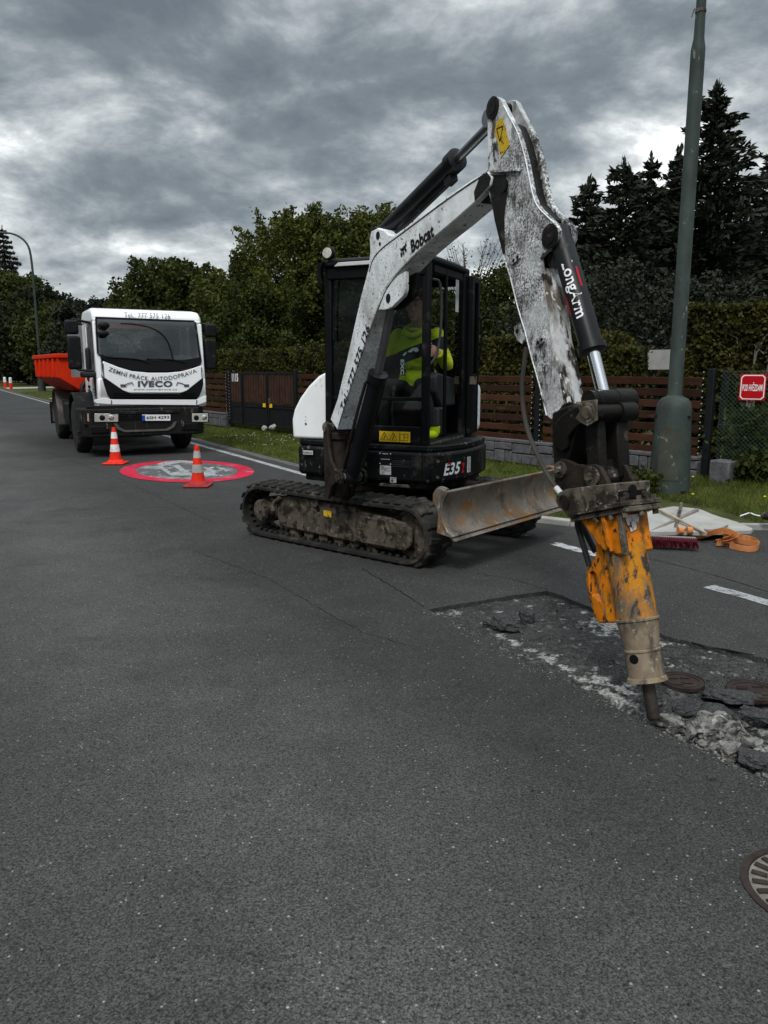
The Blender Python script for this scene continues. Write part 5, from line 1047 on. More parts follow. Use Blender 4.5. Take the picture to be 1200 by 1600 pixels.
def px_text(s, fn, off, m, bold=.0, parent=fas, space=1.06): return lettering(s, None or (0, 0, 0), (1, 0, 0), (0, 1, 0), m, parent, bold, fn=lambda x, y: TP(*fn(x, y), off), world=False, space=space)
def arc(x, y):
    k_ = (x-.5)*2; sl = -29*k_/70.0; return 169+y*6.4*(-sl)*-1+139*x, 579+14*(1-k_*k_)+3*x-y*6.8
px_text('ZEMNÍ PRÁCE, AUTODOPRAVA', lambda x, y: arc(x, y*1.25-.15), .0245, m_gink, .01)
px_text('IVECO', lambda x, y: (215+54*x, 604.8-9.8*y), .0245, m_gink, .05, space=1.14)
px_text('www.zemniprace.cz', lambda x, y: (208+68*x, 610.5-3.5*y), .0245, m_gink, .0)
px_text('Tel.: 777 575 126', lambda x, y: (196+72.5*x, 495.2+2.2*x-8*y), .008, m_gink, .0, roof)
for sgn, u0 in ((1, 192), (-1, 291)):
    mb = MB()
    pl = [(0, 1), (7, -5), (14, -8), (16, 0)]
    mb.tube([TP(u0+sgn*a, 602+b*.6, .026) for a, b in pl], .007, 5); mb.box(TP(u0+sgn*0, 602.5, .026), (.09, .003, .045)); mb.build('digger_emblem', m_gink, fas, world=False, smooth=False)
# grille slats and lower bumper details
for v in (613.5, 616.5, 619.5):
    mb = MB(); mb.beam(TP(176, v, .026), TP(305, v, .026), .010, .022, (0, 1, 0)); mb.build('grille_slat', m_tblk, gr, world=False)
# door lettering
for k_ in range(3):
    mb = MB(); mb.box((XC-HWd-.004, .42, 1.18-.05*k_), (.002, .30-.08*k_, .016)); mb.build('door_lettering', m_gink, cabt, world=False)
tb('fuel_cap', (XC-HWd-.002, .22, 1.17), (.01, .08, .16), m_tblk, cabt)
# bumper
xl, zl = T2(120, 690); xr, zr = T2(328, 690)
mb = MB(); mb.prism([Vector((x, y, .36)) for x, y in [(-1.08, .10), (-.95, -.04), (.95, -.04), (1.08, .10), (1.08, .70), (-1.08, .70)]], (0, 0, .50)); bmp = mb.build('bumper', m_tdirt, truck, world=False, bevel=.03, seg=3)
mb = MB(); mb.prism([Vector((x, -.045, z)) for x, z in [(-.55, .60), (-.50, .50), (-.38, .44), (.38, .44), (.50, .50), (.55, .60), (.50, .60), (.45, .53), (.36, .475), (-.36, .475), (-.45, .53), (-.50, .60)]], (0, -.015, 0)); mb.build('bumper_lip', mat('dusty_plastic', (.085, .08, .07), .85, var=.3), bmp, world=False, bevel=.004)
mb = MB(); mb.box((0, .02, .885), (1.95, .06, .05)); mb.box((0, -.045, .78), (1.2, .02, .05)); mb.build('bumper_top', m_tblk, bmp, world=False, bevel=.008)
for q in (-1, 1):
    mb = MB(); mb.box((q*.78, -.045, .50), (.30, .03, .12)); mb.build('fog_lamp_recess', m_ink, bmp, world=False, bevel=.01)
    mb = MB(); mb.tube([(q*.66, -.04, .60), (q*.66, -.08, .58), (q*.66, -.08, .52), (q*.66, -.04, .50)], .012); mb.build('tow_eye', m_brk, bmp, world=False)
    mb = MB(); mb.box((q*.98, -.01, .60), (.12, .03, .04)); mb.box((q*1.06, .30, .46), (.10, .30, .03)); mb.build('bumper_step', m_tblk, bmp, world=False, bevel=.008)
mb = MB(); [mb.box((0, -.046, .66+.035*k_), (.92, .012, .012)) for k_ in range(3)]; mb.build('bumper_vent', m_ink, bmp, world=False)
def headl(px, nm='headlight'):
    P = [T2(u, v) for u, v in px]; mb = MB(); mb.prism([Vector((x, -.042, z)) for x, z in P], (0, -.012, 0)); h = mb.build(nm, m_lampref, bmp, world=False, bevel=.006)
    cx_ = sum(p[0] for p in P)/4; cz_ = sum(p[1] for p in P)/4
    for d in (-.07, .08):
        mb = MB(); mb.lathe([(.052, 0), (.046, .004), (.02, .012)], (cx_+d, -.052, cz_), (0, -1, 0), 16); mb.build('lamp_bulb', m_chrome if d > 0 else m_ink, h, world=False)
    P2 = [(cx_+(x-cx_)*1.12, cz_+(z-cz_)*1.2) for x, z in P]; mb = MB(); mb.prism([Vector((x, -.041, z)) for x, z in P2], (0, -.004, 0)); mb.build('headlight_bezel', m_ink, h, world=False)
headl([(147, 659), (184, 659), (184, 646), (147, 646)]); headl([(299, 659), (324, 659), (324, 646), (299, 646)])
mb = MB(); P = [T2(u, v) for u, v in ((136, 658), (143, 659), (143, 646), (136, 646))]; mb.prism([Vector((x, .0, z)) for x, z in P], (0, -.035, 0)); mb.build('indicator', mat('indicator_lens', (.45, .30, .22), .3), bmp, world=False)
P = [T2(u, v) for u, v in ((221, 657), (265, 657), (265, 647.5), (221, 647.5))]; mb = MB(); mb.prism([Vector((x, -.060, z)) for x, z in P], (0, -.006, 0)); npl = mb.build('number_plate', m_wink, bmp, world=False)
x0, z0 = P[0]; x1, z1 = P[2]
mb = MB(); mb.prism([Vector((x, -.0665, z)) for x, z in ((x0, z0), (x0+.055, z0), (x0+.055, z1), (x0, z1))], (0, -.001, 0)); mb.build('plate_band', mat('plate_blue', (.01, .06, .35), .4), npl, world=False)
lettering('6SH 4293', (x0+.075, -.0675, z0+.02), (x1-x0-.10, 0, 0), (0, 0, z1-z0-.04), m_ink, npl, .025, world=False)
# chassis, wheels, mudguards
mb = MB(); mb.box((-.40, 3.1, .82), (.09, 5.6, .24)); mb.box((.40, 3.1, .82), (.09, 5.6, .24))
for y in (.8, 2.2, 3.4, 4.6, 5.8): mb.box((0, y, .82), (.9, .10, .18))
mb.cyl((-.95, 4.72, .49), (.95, 4.72, .49), .09); mb.cyl((-.9, 1.28, .49), (.9, 1.28, .49), .07); mb.build('chassis', m_tblk, truck, world=False, bevel=.01)
tb('fuel_tank', (-.80, 2.55, .66), (.50, .95, .48), m_tblk, truck, .06); tb('battery_box', (-.78, 3.35, .72), (.46, .45, .42), m_tblk, truck, .03); tb('tool_box', (.80, 2.8, .68), (.48, 1.1, .46), m_tblk, truck, .04)
tb('engine_block', (0, 1.0, .75), (.9, 1.2, .45), m_tblk, truck, .05)
mb = MB(); mb.tube([(-.72, 2.0, .95), (-.80, 2.05, 1.15), (-.70, 2.1, 1.30)], .05, smooth=1); mb.cyl((-.85, 1.95, .95), (-.6, 1.95, .95), .12); mb.build('air_intake', m_tblk, truck, world=False)
def wheel(x, y, q, dual=False):
    mb = MB(); mb.lathe([(.27, 0), (.44, .0), (.475, .03), (.49, .06), (.49, .20), (.475, .23), (.44, .26), (.27, .26)], (x-q*.13, y, .49), (q, 0, 0), 36)
    if dual: mb.lathe([(.27, -.30), (.47, -.30), (.49, -.24), (.49, -.10), (.47, -.04), (.27, -.04)], (x-q*.13, y, .49), (q, 0, 0), 36)
    wl_ = mb.build('wheel', m_tyre, truck, world=False)
    mb = MB(); mb.lathe([(.27, .03), (.27, .25), (.245, .25), (.22, .16) if not dual else (.22, .06), (.12, .13 if not dual else .04), (.12, .25), (.05, .26)], (x-q*.13, y, .49), (q, 0, 0), 28)
    for k_ in range(8): a = 2*pi*k_/8; mb.cyl((x-q*.13+q*.13, y+.165*cos(a), .49+.165*sin(a)), (x+q*.03, y+.165*cos(a), .49+.165*sin(a)), .016, n=6)
    mb.build('rim', m_rim, wl_, world=False)
for q in (-1, 1): wheel(q*.92, 1.28, q); wheel(q*.92, 4.72, q, True)
for q in (-1, 1):
    for yc, r0, wd_, nm in ((1.28, .60, .34, 'front_fender'), (4.72, .60, .44, 'rear_mudguard')):
        mb = MB(); vs = []; fs = []; n_ = 14
        for i in range(n_+1):
            a = pi*(-.08+1.16*i/n_); y_, z_ = yc-r0*cos(a), .49+r0*sin(a); y2, z2 = yc-(r0+.025)*cos(a), .49+(r0+.025)*sin(a)
            z_ = max(z_, .35); z2 = max(z2, .35)
            for xx in (q*1.07, q*(1.07-wd_)): vs += [(xx, y_, z_), (xx, y2, z2)]
        for i in range(n_):
            b_ = i*4; fs += [(b_, b_+4, b_+5, b_+1), (b_+2, b_+3, b_+7, b_+6), (b_, b_+2, b_+6, b_+4), (b_+1, b_+5, b_+7, b_+3)]
        mb.add(vs, fs); mb.build(nm, m_tblk if nm[0] == 'f' else m_rim, truck, world=False)
tb('mud_flap', (-.90, 5.45, .55), (.42, .015, .5), m_tblk); tb('mud_flap', (.90, 5.45, .55), (.42, .015, .5), m_tblk); tb('rear_underrun_bar', (0, 6.1, .52), (2.0, .08, .12), m_tblk)
mb = MB(); mb.box((0, 4.2, 1.02), (.75, 3.6, .10)); mb.beam((0, 2.6, 1.05), (0, 1.95, 1.15), .2, .2); mb.build('hook_lift_frame', m_tblk, truck, world=False, bevel=.01)
# container on the truck
c0 = TM @ Vector((-1.16, 2.45, 0)); cang = radians(33)
CM = Matrix.Translation(c0) @ Matrix.Rotation(cang, 4, 'Z')
sk = thing('skip_container', 'orange red ribbed steel container riding on the back of the white lorry', 'container', M=CM)
SLn, Wd = 2.6, 2.3; zb, zt = 1.10, 1.80
def sec_(y, zb0=0):  # tapered cross section
    return
mb = MB(); th2 = .035
def shell(x0, x1, xb0, xb1, y0, y1, zb_, zt_):
    # walls
    mb.prism([(x0, y0, zt_), (x0, y0, zb_+.28), (xb0, y0, zb_), (xb1, y0, zb_), (x1, y0, zb_+.28), (x1, y0, zt_)], (0, .04, 0))
    mb.prism([(x0, y1, zt_), (x0, y1, zb_+.28), (xb0, y1, zb_), (xb1, y1, zb_), (x1, y1, zb_+.28), (x1, y1, zt_)], (0, -.04, 0))
    for xa, xb, s_2 in ((x0, xb0, 1), (x1, xb1, -1)):
        mb.prism([(xa, y0, zt_), (xa, y1, zt_), (xa, y1, zb_+.28), (xa, y0, zb_+.28)], (s_2*.03, 0, 0)); mb.prism([(xa, y0, zb_+.28), (xa, y1, zb_+.28), (xb, y1, zb_), (xb, y0, zb_)], (s_2*.03, 0, .01))
    mb.box(((xb0+xb1)/2, (y0+y1)/2, zb_+.02), (xb1-xb0, y1-y0, .04))
shell(0, Wd, .42, Wd-.42, 0, SLn, zb, zt); skb = mb.build('bin', m_skipred, sk, world=False, bevel=.006)
for k_ in range(5):
    for q in (0, 1):
        y = .22+k_*.50; mb = MB(); x = -.045 if q == 0 else Wd+.045; s_2 = 1 if q == 0 else -1
        mb.prism([(x, y, zt-.06), (x, y, zb+.30), (x+s_2*.42, y, zb+.02), (x+s_2*.48, y, zb+.05), (x+s_2*.047, y, zb+.33), (x+s_2*.047, y, zt-.06)], (0, .10, 0)); mb.build('rib', m_skipred, skb, world=False, bevel=.006)
mb = MB()
for a, b in (((0, 0), (0, SLn)), ((Wd, 0), (Wd, SLn)), ((0, 0), (Wd, 0)), ((0, SLn), (Wd, SLn))): mb.beam(Vector((a[0], a[1], zt)), Vector((b[0], b[1], zt)), .09, .08)
mb.build('top_rail', m_skipred, skb, world=False, bevel=.01)
tb_ = MB(); tb_.box((.7, 2, zb-.06), (.12, 3.6, .14)); tb_.box((Wd-.7, 2, zb-.06), (.12, 3.6, .14)); tb_.build('runner', m_tblk, sk, world=False)
# ================================================================== CONES, POSTS, LAMPS
def cone(p, h, rb, label, loc_mats, base):
    c = thing('traffic_cone', label, 'traffic cone', p, group='traffic cones in front of the truck')
    mb = MB(); bs = [(-rb, -rb), (rb, -rb), (rb, rb), (-rb, rb)]; mb.prism([(x, y, .003) for x, y in bs], (0, 0, .03)); mb.lathe([(rb*.86, .03), (rb*.62, .075)], (0, 0, 0), UP, 24); mb.build('base', base, c, world=False, bevel=.012)
    r0, r1 = rb*.56, .028; cuts = [0, .27, .49, .67, .86, 1.0]
    for i, m_ in enumerate(loc_mats):
        a, b_ = cuts[i], cuts[i+1]; mb = MB(); ra, rb2 = r0+(r1-r0)*a, r0+(r1-r0)*b_; e_ = .003 if m_ is not m_cone else 0
        mb.lathe([(ra+e_, .06+(h-.06)*a), (rb2+e_, .06+(h-.06)*b_)], (0, 0, 0), UP, 28, caps=(i == 4)); mb.build('reflective_band' if e_ else 'cone_body', m_, c, world=False)
    return c
cone(G(181, 725), .60, .17, 'clean red and white traffic cone left of the red painted circle', (m_cone, m_conew, m_cone, m_conew, m_cone), m_cone)
cone(G(310, 760), .54, .165, 'faded red and grey traffic cone standing on the near rim of the red circle', (m_cone, m_coneg, m_cone, m_coneg, m_cone), mat('faded_cone', (.30, .03, .03), .6))
for i, (u, v) in enumerate(((8.5, 607), (17.5, 609))):
    p = G(u, v); hgt = 1.05
    b_ = thing('delineator_post', ('leftmost' if i == 0 else 'second')+' red and white roadside post beside the far driveway', 'bollard', p, group='red and white posts at the far driveway')
    mb = MB(); mb.lathe([(.13, 0), (.12, .55)], (0, 0, 0), UP, 14); mb.build('post', m_cone, b_, world=False)
    mb = MB(); mb.lathe([(.125, .55), (.12, .95), (.06, 1.0)], (0, 0, 0), UP, 14); mb.build('reflective_band', m_conew, b_, world=False)
# near lamp post
lp_ = G(1044, 771, .10); lamp = thing('street_lamp', 'tall green grey steel lamp post with wide cabinet base beside the fence', 'street lamp', (lp_.x, lp_.y, .08), rz=radians(22))
mb = MB(); n8 = 24
mb.lathe([(.236, 0), (.230, .10), (.210, .62), (.196, .92), (.194, 1.0), (.184, 1.06), (.145, 1.115), (.092, 1.14), (.086, 1.15)], (0, 0, 0), UP, 28); cb = mb.build('cabinet_base', m_pole, lamp, world=False)
mb = MB(); mb.lathe([(.086, 1.14), (.080, 1.16), (.073, 4.72), (.072, 4.76), (.054, 4.86), (.050, 5.1), (.045, 9.0)], (0, 0, 0), UP, 28)
mb.tube([(0, 0, 8.95), (-.1, .25, 9.25), (-.5, .9, 9.45)], .05, smooth=2); pol = mb.build('pole', m_pole, lamp, world=False)
mb = MB(); mb.lathe([(.050, 5.10), (.056, 5.105), (.056, 5.13), (.050, 5.135)], (0, 0, 0), UP, 24); mb.tube([(-.06, -.03, 5.12), (-.13, -.05, 5.10), (-.16, -.05, 5.02)], .006); mb.build('pole_clamp', m_brk, lamp, world=False)
mb = MB(); mb.ell((-.75, 1.2, 9.5), (.16, .45, .10)); mb.build('lamp_head', m_brk, lamp, world=False)
# access door facing the road
fd_ = (Matrix.Rotation(-radians(22), 3, 'Z') @ Vector((-lp_.x, -lp_.y, 0))).normalized(); a0 = math.atan2(fd_.y, fd_.x)-.12
mb = MB(); vs = []; 
for z, r_ in ((.20, .226), (.80, .204)):
    for k_ in range(7): a = a0-.52+1.04*k_/6; vs.append(Vector((cos(a)*(r_+.004), sin(a)*(r_+.006), z)))
for z, r_ in ((.20, .226), (.80, .204)):
    for k_ in range(7): a = a0-.52+1.04*k_/6; vs.append(Vector((cos(a)*(r_-.01), sin(a)*(r_-.01), z)))
fs = [(i, i+1, i+8, i+7) for i in range(6)]+[(0, 7, 21, 14), (6, 20, 27, 13)]+[(i, i+14, i+15, i+1) for i in range(6)]+[(i+7, i+8, i+22, i+21) for i in range(6)]
mb.add(vs, fs); mb.build('access_door', mat('lamp_door_paint', (.050, .056, .044), .6, var=.2, layers=[((.055, .042, .026), .56, .12, 7, 11, S1, .8), ((.18, .20, .18), .62, .03, 14, 11, S1, .7)]), lamp, world=False)
for q in (-1.1, 1.1): mb = MB(); mb.box((cos(a0+q)*.190, sin(a0+q)*.190, .915), (.035, .035, .022)); mb.build('cabinet_notch', m_ink, lamp, world=False)
mb = MB(); mb.box((cos(a0+.85)*.228, sin(a0+.85)*.228, .06), (.05, .05, .04)); mb.build('cabinet_notch', m_ink, lamp, world=False)
# far lamp
fp_ = G(66, 612); fl2 = thing('street_lamp', 'slender curved street lamp rising behind the container at the far left', 'street lamp', fp_)
mb = MB(); mb.lathe([(.28, 0), (.24, 1.3), (.12, 1.4)], (0, 0, 0), UP, 16); mb.build('cabinet_base', m_pole, fl2, world=False)
tp = PL(48, 392, fp_, Vector((0, 1, 0)))-fp_; e1p = PL(4, 364, fp_, Vector((0, 1, 0)))-fp_
mb = MB(); mb.tube([(0, 0, 1.3), (0, 0, tp.z*.6), (0, 0, tp.z-.3), (-.25, 0, tp.z+.6), (-1.0, 0, tp.z+1.15), (e1p.x-0.0, 0, e1p.z+.05)], [.10, .06], 8, smooth=2); mb.build('pole', m_pole, fl2, world=False)
mb = MB(); mb.ell((e1p.x-.5, 0, e1p.z), (.7, .2, .12)); mb.build('lamp_head', m_brk, fl2, world=False)
#PART4_END
# ================================================================== FENCE, GATE, WALLS
FD = Vector((-.61, .79, 0)).normalized(); FN = Vector((.79, .61, 0)).normalized(); F0 = Vector((4.02, 9.72, 0))
def FPt(u, v=600): p = PL(u, v, F0, FN); return Vector((p.x, p.y, 0))
ZG = .15
def hz(p): return .13
WOODS = [m_wood, mat('faded_fence_stain', (.052, .021, .012), .75, var=.4, scale=2.2, layers=[((.02, .012, .009), .52, .15, 2.5, 8, (1, 1, 7), .7)], bump=.15), mat('dark_fence_stain', (.028, .012, .008), .7, var=.4, scale=2.8, layers=[((.075, .045, .03), .58, .15, 3, 9, (1, 1, 6), .7)], bump=.15)]
def fence_panel(a, b, label, nr=7, step=1.0):
    a, b = Vector(a), Vector(b); d = (b-a); o = thing('slat_fence', label, 'fence', (a.x, a.y, ZG), group='brown slat fence sections')
    for k_ in range(nr):
        z = .47+k_*.152+random.uniform(-.003, .003); mb = MB(); j1, j2 = random.uniform(-.006, .006), random.uniform(-.006, .006); mb.beam(a+UP*(z+j1)+FN*random.uniform(-.006, .006), b+UP*(z+j2)+FN*random.uniform(-.006, .006), .028, .098); mb.build('slat', WOODS[k_ % 3] if k_ != 3 else WOODS[2], o, bevel=.004, seg=1)
    return o
def fence_post(p, label, dots=True):
    o = thing('fence_post', label, 'post', (p.x, p.y, ZG), group='black fence posts')
    mb = MB(); mb.box(p+UP*.85, (.09, .07, 1.36), (FD, FN, UP)); mb.build('post_body', m_gate, o, bevel=.008)
    if dots:
        mb = MB()
        for k_ in range(16):
            for q in ((-1, 1) if p is not pR else (1,)): c = p-FN*.042+FD*q*.085+UP*(.30+k_*.078+(.02 if q > 0 else 0)); mb.box(c, (.03, .012, .03), (FD, FN, UP))
        mb.build('bracket', m_gate, o)
        mb = MB()
        for k_ in range(16):
            for q in ((-1, 1) if p is not pR else (1,)): c = p-FN*.05+FD*q*.085+UP*(.30+k_*.078+(.02 if q > 0 else 0)); mb.cyl(c, c-FN*.006, .0075, n=6)
        mb.build('bolt_head', m_wsticker, o)
    return o
def stone_wall(a, b, h, label, name='stone_wall', depth=.26):
    a, b = Vector(a), Vector(b); L_ = (b-a).length; d = (b-a)/L_; o = thing(name, label, 'wall', (a.x, a.y, ZG), group='low grey stone walls under the fence')
    mb = MB(); mb.prism([a+FN*-.09+UP*(ZG-.2), b+FN*-.09+UP*(ZG-.2), b+FN*(depth-.10)+UP*(ZG-.2), a+FN*(depth-.10)+UP*(ZG-.2)], UP*(h+.17)); mb.build('mortar_core', m_mortar, o)
    mb = MB(); s = 0
    while s < L_-.02:
        w_ = min(random.uniform(.16, .42), L_-s); rows = random.choice(((1.0,), (.5, .5), (.35, .65), (.62, .38), (.5, .5))); z = ZG-.08
        H = h+.08
        for r_ in rows:
            subs = (1.0,) if w_ < .24 or random.random() < .5 else (random.uniform(.35, .65),)
            subs = subs if subs == (1.0,) else (subs[0], 1-subs[0]); x = s
            for f_ in subs:
                j = random.uniform(0, .02); mb.prism([a+d*(x+.007)+FN*(-.115-j)+UP*(z+.006), a+d*(x+w_*f_-.007)+FN*(-.115-j)+UP*(z+.006), a+d*(x+w_*f_-.007)+FN*.0+UP*(z+.006), a+d*(x+.007)+FN*.0+UP*(z+.006)], UP*(H*r_-.012)); x += w_*f_
            z += H*r_
        s += w_
    mb.build('stone_facing', m_stone, o, bevel=.012)
    mb = MB(); s = 0
    while s < L_-.02:
        w_ = min(random.uniform(.3, .55), L_-s); mb.prism([a+d*(s+.004)+FN*-.13+UP*(ZG+h), a+d*(s+w_-.004)+FN*-.13+UP*(ZG+h), a+d*(s+w_-.004)+FN*(depth-.09)+UP*(ZG+h), a+d*(s+.004)+FN*(depth-.09)+UP*(ZG+h)], UP*random.uniform(.045, .055)); s += w_
    mb.build('coping', m_stone, o, bevel=.01); return o
pR, pM, pG1, pG0, pL0 = FPt(1112), FPt(842), FPt(462), FPt(358), FPt(150)
fence_panel(pR+FD*.12, pM-FD*.12, 'brown horizontal slat fence between lamp post corner and the middle black post')
fence_panel(pM+FD*.12, pG1-FD*.1, 'brown horizontal slat fence behind the excavator, from middle post to the gate')
fence_panel(pG0+FD*.1, pL0, 'brown horizontal slat fence left of the gate, half hidden behind the truck')
stone_wall(pR+FD*.05, pM+FD*.0, .24, 'low grey stone wall under the fence right of the excavator')
stone_wall(pM+FD*.01, pG1-FD*.05, .24, 'low grey stone wall under the fence behind the excavator tracks')
stone_wall(pG0+FD*.05, pL0, .24, 'low grey stone wall left of the gate beside the truck')
fence_post(pR, 'thick black fence post at the right end beside the wire fence'); fence_post(pM, 'black fence post with white bolts seen left of the breaker linkage')
fence_post(pG1, 'black gate post on the right side of the double gate', False); fence_post(pG0, 'black gate post on the left side of the house number', True)
mb = MB(); q0 = pR-FD*.30-FN*.10; mb.box(q0+UP*(ZG+.10), (.26, .24, .36), (FD, FN, UP)); sb = mb.build('stone_block', m_stone, None, bevel=.02); tag(sb, 'single squared grey stone block at the foot of the right end fence post', 'stone block')
# gate
gt = thing('double_gate', 'black steel double gate with brown vertical boards and house number', 'gate', (pG0.x, pG0.y, ZG))
gl = (pG1-pG0).length; gd = (pG1-pG0)/gl
def gp(f_, z, off=0): return pG0+gd*gl*f_+UP*(ZG+z)-FN*off
def leaf(f0, f1, nb, name, parent):
    mb = MB()
    for a, b in ((f0, f0), (f1, f1)): mb.beam(gp(a, .03, .0), gp(a, 1.32, .0), .05, .05, FN)
    for z in (.05, .50, .56, 1.30): mb.beam(gp(f0, z), gp(f1, z), .05, .05)
    mb.prism([gp(f0, .05, -.01), gp(f1, .05, -.01), gp(f1, .50, -.01), gp(f0, .50, -.01)], -FN*.02); lf = mb.build(name, m_gate, parent, bevel=.005)
    for k_ in range(nb):
        a = f0+(f1-f0)*(k_+.12)/nb; b = f0+(f1-f0)*(k_+.88)/nb; mb = MB(); mb.prism([gp(a, .60, .012+.004*(k_ % 2)), gp(b, .60, .012+.004*(k_ % 2)), gp(b, 1.27, .012+.004*(k_ % 2)), gp(a, 1.27, .012+.004*(k_ % 2))], -FN*-.02); mb.build('board', m_gwood, lf)
    return lf
wk = leaf(.03, .21, 4, 'wicket_panel', gt); l1 = leaf(.25, .60, 9, 'gate_leaf', gt); l2 = leaf(.63, .98, 9, 'gate_leaf', gt)
pz = gp(.12, 1.17, .032); lettering('1115', pz-gd*.16-UP*.08, gd*.34, UP*.20, m_wink, wk, .04)
for f_ in (.575, .67):
    mb = MB(); mb.box(gp(f_, .545, .04), (.13, .006, .09), (FD, FN, UP)); mb.build('yellow_label', m_yel, l1 if f_ < .6 else l2)
mb = MB(); mb.box(gp(.655, .66, .04), (.04, .05, .12), (FD, FN, UP)); mb.build('gate_handle', m_brk, l2)
# chain-link fence at the right
cl = thing('chain_link_fence', 'green wire mesh fence right of the black post, with red sign', 'fence', (pR.x, pR.y, ZG))
CLd = Vector((.80, -.60, 0)); CL0 = pR-FD*.12; mb = MB(); s = .052; Lc, Hc = 3.2, 1.30; rn = .0022
cn = Vector((.6, .8, 0))
for k_ in range(int((Lc+Hc)/s)):
    x0 = k_*s
    for sg in (1, -1):
        # diagonals clipped to the panel
        if sg == 1: a, b = (x0-Hc, 0), (x0, Hc)
        else: a, b = (x0, 0), (x0-Hc, Hc)
        pts = []
        (ax_, az), (bx, bz) = a, b
        t0_, t1_ = 0.0, 1.0; dx = bx-ax_
        lo_, hi_ = (0-ax_)/dx, (Lc-ax_)/dx
        if lo_ > hi_: lo_, hi_ = hi_, lo_
        t0_, t1_ = max(0, lo_), min(1, hi_)
        if t1_-t0_ < .02: continue
        P0_ = CL0+CLd*(ax_+dx*t0_)+UP*(ZG+.05+Hc*t0_ if True else 0)+cn*rn*sg; P1_ = CL0+CLd*(ax_+dx*t1_)+UP*(ZG+.05+Hc*t1_)+cn*rn*sg
        if sg == -1: P0_ = CL0+CLd*(ax_+dx*t0_)+UP*(ZG+.05+(az+(bz-az)*t0_))+cn*rn*sg; P1_ = CL0+CLd*(ax_+dx*t1_)+UP*(ZG+.05+(az+(bz-az)*t1_))+cn*rn*sg
        mb.beam(P0_, P1_, rn*1.6, rn*1.6)
mb.build('wire_mesh', m_wire, cl, smooth=False, merge=False)
mb = MB()
for z in (.06, .7, 1.35): mb.tube([CL0+UP*(ZG+z), CL0+CLd*Lc+UP*(ZG+z)], .003, 5)
mb.build('tension_wire', m_wire, cl)
for x in (.03, 2.3):
    mb = MB(); mb.cyl(CL0+CLd*x+UP*(ZG-.1)+cn*.03, CL0+CLd*x+UP*(ZG+1.40)+cn*.03, .022); mb.build('mesh_post', m_gate, cl)
# street-name sign
sc_ = PL(1176, 605, CL0-cn*.03, cn); sn = thing('street_sign', 'red enamel sign with white border and lettering hanging on the wire fence', 'sign', sc_)
sw, sh_ = CLd.normalized(), UP
half = ((PL(1195, 605, CL0-cn*.03, cn)-PL(1157, 605, CL0-cn*.03, cn)).length)/2; hh = .145
def cut(w_, h_, c_): return [(-w_+c_, -h_), (w_-c_, -h_), (w_-c_*.55, -h_+c_*.55), (w_, -h_+c_), (w_, h_-c_), (w_-c_*.55, h_-c_*.55), (w_-c_, h_), (-w_+c_, h_), (-w_+c_*.55, h_-c_*.55), (-w_, h_-c_), (-w_, -h_+c_), (-w_+c_*.55, -h_+c_*.55)]
def sg_(pts, off, th, m, nm): mb = MB(); mb.prism([sc_+sw*a+sh_*b-cn*off for a, b in pts], -cn*th); return mb.build(nm, m, sn, smooth=False)
sg_([(-half-.012, -hh-.012), (half+.012, -hh-.012), (half+.012, hh+.012), (-half-.012, hh+.012)], 0, .004, m_signr, 'sign_plate')
sg_(cut(half, hh, .028), .0045, .001, m_wink, 'border'); sg_(cut(half-.012, hh-.012, .024), .006, .001, m_signr, 'field')
lettering('POD HVĚZDAMI', sc_-sw*(half-.022)-UP*.045-cn*.0078, sw*(half-.022)*2, UP*.105, m_wink, sn, .02)
# ================================================================== TOOLS BY THE KERB
def onz(u, v, z=.0): return G(u, v, z)
a, b = onz(1008, 845, .05), onz(1088, 849, .05); bd = (b-a).normalized(); bnn = Vector((-bd.y, bd.x, 0))
br = thing('push_broom', 'wide road broom with dark red bristles lying in front of the pale concrete', 'broom', ((a+b)/2).to_tuple()[:2]+(0,))
a2 = a-bd*.18
mb = MB(); mb.beam(a2+UP*.035+bnn*.02, b+UP*.035+bnn*.02, .055, .025); mb.build('broom_head', m_handle2, br, bevel=.006)
mb = MB(); nb = 34
for r_ in range(4):
    for k_ in range(nb):
        p = a2.lerp(b, (k_+.5)/nb)+UP*(.030-.012*r_+.012)-bnn*.008; mb.cyl(p, p-bnn*(.10+random.uniform(-.01, .01))-UP*(.012+.004*r_)+bd*random.uniform(-.008, .008), .006, .009, n=5)
mb.build('bristle', m_brist, br)
h0, h1 = onz(1103, 833, .10), onz(1015, 789, .16); mb = MB(); mb.cyl(h0, h1, .0135); ho = mb.build('broom_handle', m_handle, None); tag(ho, 'long pale wooden broomstick lying over the concrete with its tip by the breaker', 'broomstick')
h0, h1 = onz(1017, 832, .07), onz(1089, 797, .13); mb = MB(); mb.tube([h0, h0.lerp(h1, .5), h1], .021); ho = mb.build('wooden_pole', m_handle2, None); tag(ho, 'thicker grey brown wooden pole crossing under the broomstick', 'pole')
h0, h1 = onz(1053, 835, .06), onz(1065, 786, .19); mb = MB(); mb.beam(h0, h1, .030, .018); ho = mb.build('iron_bar', m_brk, None, bevel=.002); tag(ho, 'narrow flat grey bar lying steeply across the two wooden poles', 'bar')
